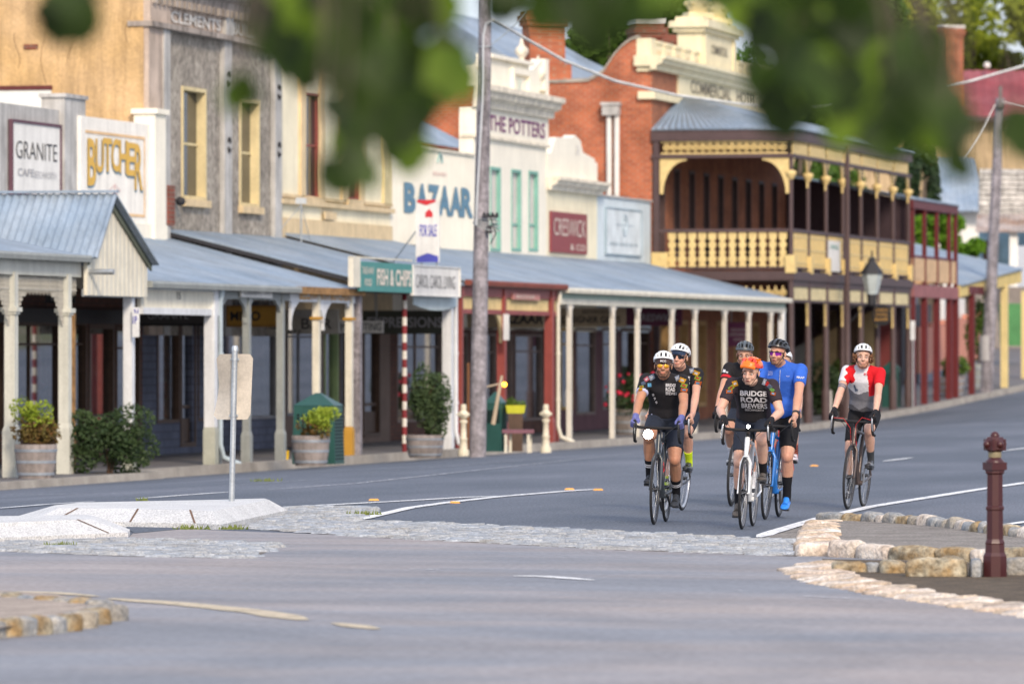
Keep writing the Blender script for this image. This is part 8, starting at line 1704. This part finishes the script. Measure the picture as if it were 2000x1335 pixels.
treepx('dark conifer column in front of the iron roofed shed', 1802, 250, 228, 34, t_drk, n=5000, s=.12, rzf=3.2, name='conifer')
treepx('dark conifer column beside the red balcony roof', 1766, 275, 224, 30, t_drk, n=3500, s=.12, rzf=3.0, name='conifer')
treepx('round bright green bush seen through the red balcony', 1822, 415, 204, 62, leafmat('lime bush leaf', (.07, .18, .01), (.20, .38, .03), .35, 1.2), n=7000, s=.10, rzf=.8, name='bush')
treepx('bright green bush right of the red balcony', 1880, 470, 208, 40, leafmat('lime bush leaf', (.07, .18, .01), (.20, .38, .03)), n=4000, s=.10, rzf=.9, name='bush')
treepx('mid green tree behind the hotel balcony posts', 1640, 300, 232, 120, t_mid, n=8000, s=.17, rzf=1.0)
# hedge and trees on the slope beyond, one mass
mb = MB()
for i in range(16000):
    x = random.uniform(-12, 48); Y = random.uniform(372, 392); t_, w_ = TW(V3((x, Y, 0))); z = rise(t_)-.5+random.random()**.7*(8.5+3.5*math.sin(x*.35)+2*math.sin(x*.9+1)); a = V3((random.gauss(0, 1), random.gauss(0, 1), random.gauss(0, .6))).normalized(); b = a.orthogonal().normalized(); k = random.uniform(.25, .6); p_ = V3((x, Y, z))
    mb.add([p_-a*k, p_+b*k*.6, p_+a*k, p_-b*k*.6], [(0, 1, 2, 3)])
tag(obj('far_woodland', mb, t_mid), 'far wooded hillside beyond the roofs', 'woodland', kind='stuff')
# overhanging tree
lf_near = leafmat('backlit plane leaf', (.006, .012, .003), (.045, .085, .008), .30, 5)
OT = thing('tree', 'overhanging tree whose blurred dark leaves hang into the top of the view', 'tree', (-4.4, 10.2, 0))
mb = MB(); mb.tube([(-4.4, 10.2, -.2), (-4.35, 10.25, 1.4), (-4.2, 10.4, 2.6), (-4.1, 10.5, 4.5)], [.24, .20, .17, .12], 14); obj('trunk', mb, MATS['tree bark'], OT)
limbs = [[(-4.25, 10.35, 2.5), (-2.8, 10.6, 3.0), (-1.3, 10.8, 2.95), (-.4, 11, 2.72), (.1, 11, 2.62)], [(-4.15, 10.45, 3.0), (-1.9, 10.8, 3.5), (.0, 11, 3.1), (.7, 11, 2.82), (1.0, 11, 2.6)]]
mb = MB()
for l in limbs: mb.tube(l, [.08, .06, .04, .022, .012], 8)
obj('limb', mb, MATS['tree bark'], OT)
def inpoly(x, y, pg):
    c = False; j = len(pg)-1
    for i in range(len(pg)):
        if (pg[i][1] > y) != (pg[j][1] > y) and x < (pg[j][0]-pg[i][0])*(y-pg[i][1])/(pg[j][1]-pg[i][1])+pg[i][0]: c = not c
        j = i
    return c
def leafy(mb, tw, x, y, Y, L):
    p_ = at(x, y, Y); a = V3((jit(.6), jit(.5), -1+jit(.5))).normalized(); b = V3((1, jit(.9), jit(.3))); b = (b-a*b.dot(a)).normalized(); nn = a.cross(b)
    prof_ = [(-.5, 0, 0), (-.35, .22, .03), (-.12, .40, .05), (.08, .30, .05), (.22, .34, .04), (.5, 0, -.04), (.22, -.30, .04), (.08, -.28, .05), (-.12, -.42, .05), (-.35, -.20, .03)]
    vs = [p_+a*u*L+b*v*L+nn*w_*L for u, v, w_ in prof_]; mb.add(vs+[p_], [(i, (i+1) % 10, 10) for i in range(10)], 1 if random.random() < .18 else 0, True)
    return p_-a*L*.5
polys = [([(500, -80), (488, 60), (540, 140), (620, 165), (690, 195), (660, 270), (650, 350), (700, 340), (730, 290), (800, 305), (848, 270), (850, 200), (915, 150), (900, 60), (840, -80)], 80, (9.8, 12.8), .118),
         ([(930, -80), (940, 5), (1040, 18), (1150, 60), (1205, 75), (1260, 15), (1330, 5), (1450, 25), (1450, -80)], 46, (9.4, 11.5), .11),
         ([(1465, -80), (1485, 60), (1475, 150), (1490, 220), (1535, 275), (1590, 300), (1640, 285), (1700, 265), (1740, 290), (1790, 270), (1860, 290), (1870, 190), (1835, 120), (1780, 60), (1680, 10), (1560, -80)], 100, (9.8, 12.8), .118),
         ([(80, -80), (88, 35), (115, 45), (150, 55), (180, 30), (180, -80)], 14, (9.2, 10.2), .10)]
li = 0; lm = MB(); tw = MB()
for pg, n, (Ya, Yb), L in polys:
    xs = [q[0] for q in pg]; ys = [q[1] for q in pg]; k = 0; cx = sum(xs)/len(xs)
    while k < n:
        x, y = random.uniform(min(xs), max(xs)), random.uniform(min(ys), max(ys))
        if not inpoly(x, y, pg): continue
        Y = random.uniform(Ya, Yb); st_ = leafy(lm, None, x, y, Y, L*random.uniform(.75, 1.2)); k += 1
        if k % 3 == 0: e = at(cx+(x-cx)*.4, -180, Y); tw.tube([st_, st_.lerp(e, .5)+V3((jit(.03), 0, .02)), e], [.002, .003, .005], 5)
for x, y, L in ((470, 178, .07), (452, 190, .055), (492, 183, .05), (1868, 245, .09), (1872, 320, .07), (1995, 262, .10), (700, 330, .09), (650, 345, .08), (655, 220, .08)): st_ = leafy(lm, None, x, y, 9.6, L*1.2); e = at(x+(40 if x < 600 else -20), -120, 9.6); tw.tube([st_, st_.lerp(e, .5)+V3((.01, 0, 0)), e], [.002, .003, .004], 5)
obj('leaves', lm, [lf_near, leafmat('young yellow green leaf', (.07, .13, .012), (.17, .26, .02), .5, 6)], OT); obj('twigs', tw, MATS['tree bark'], OT)
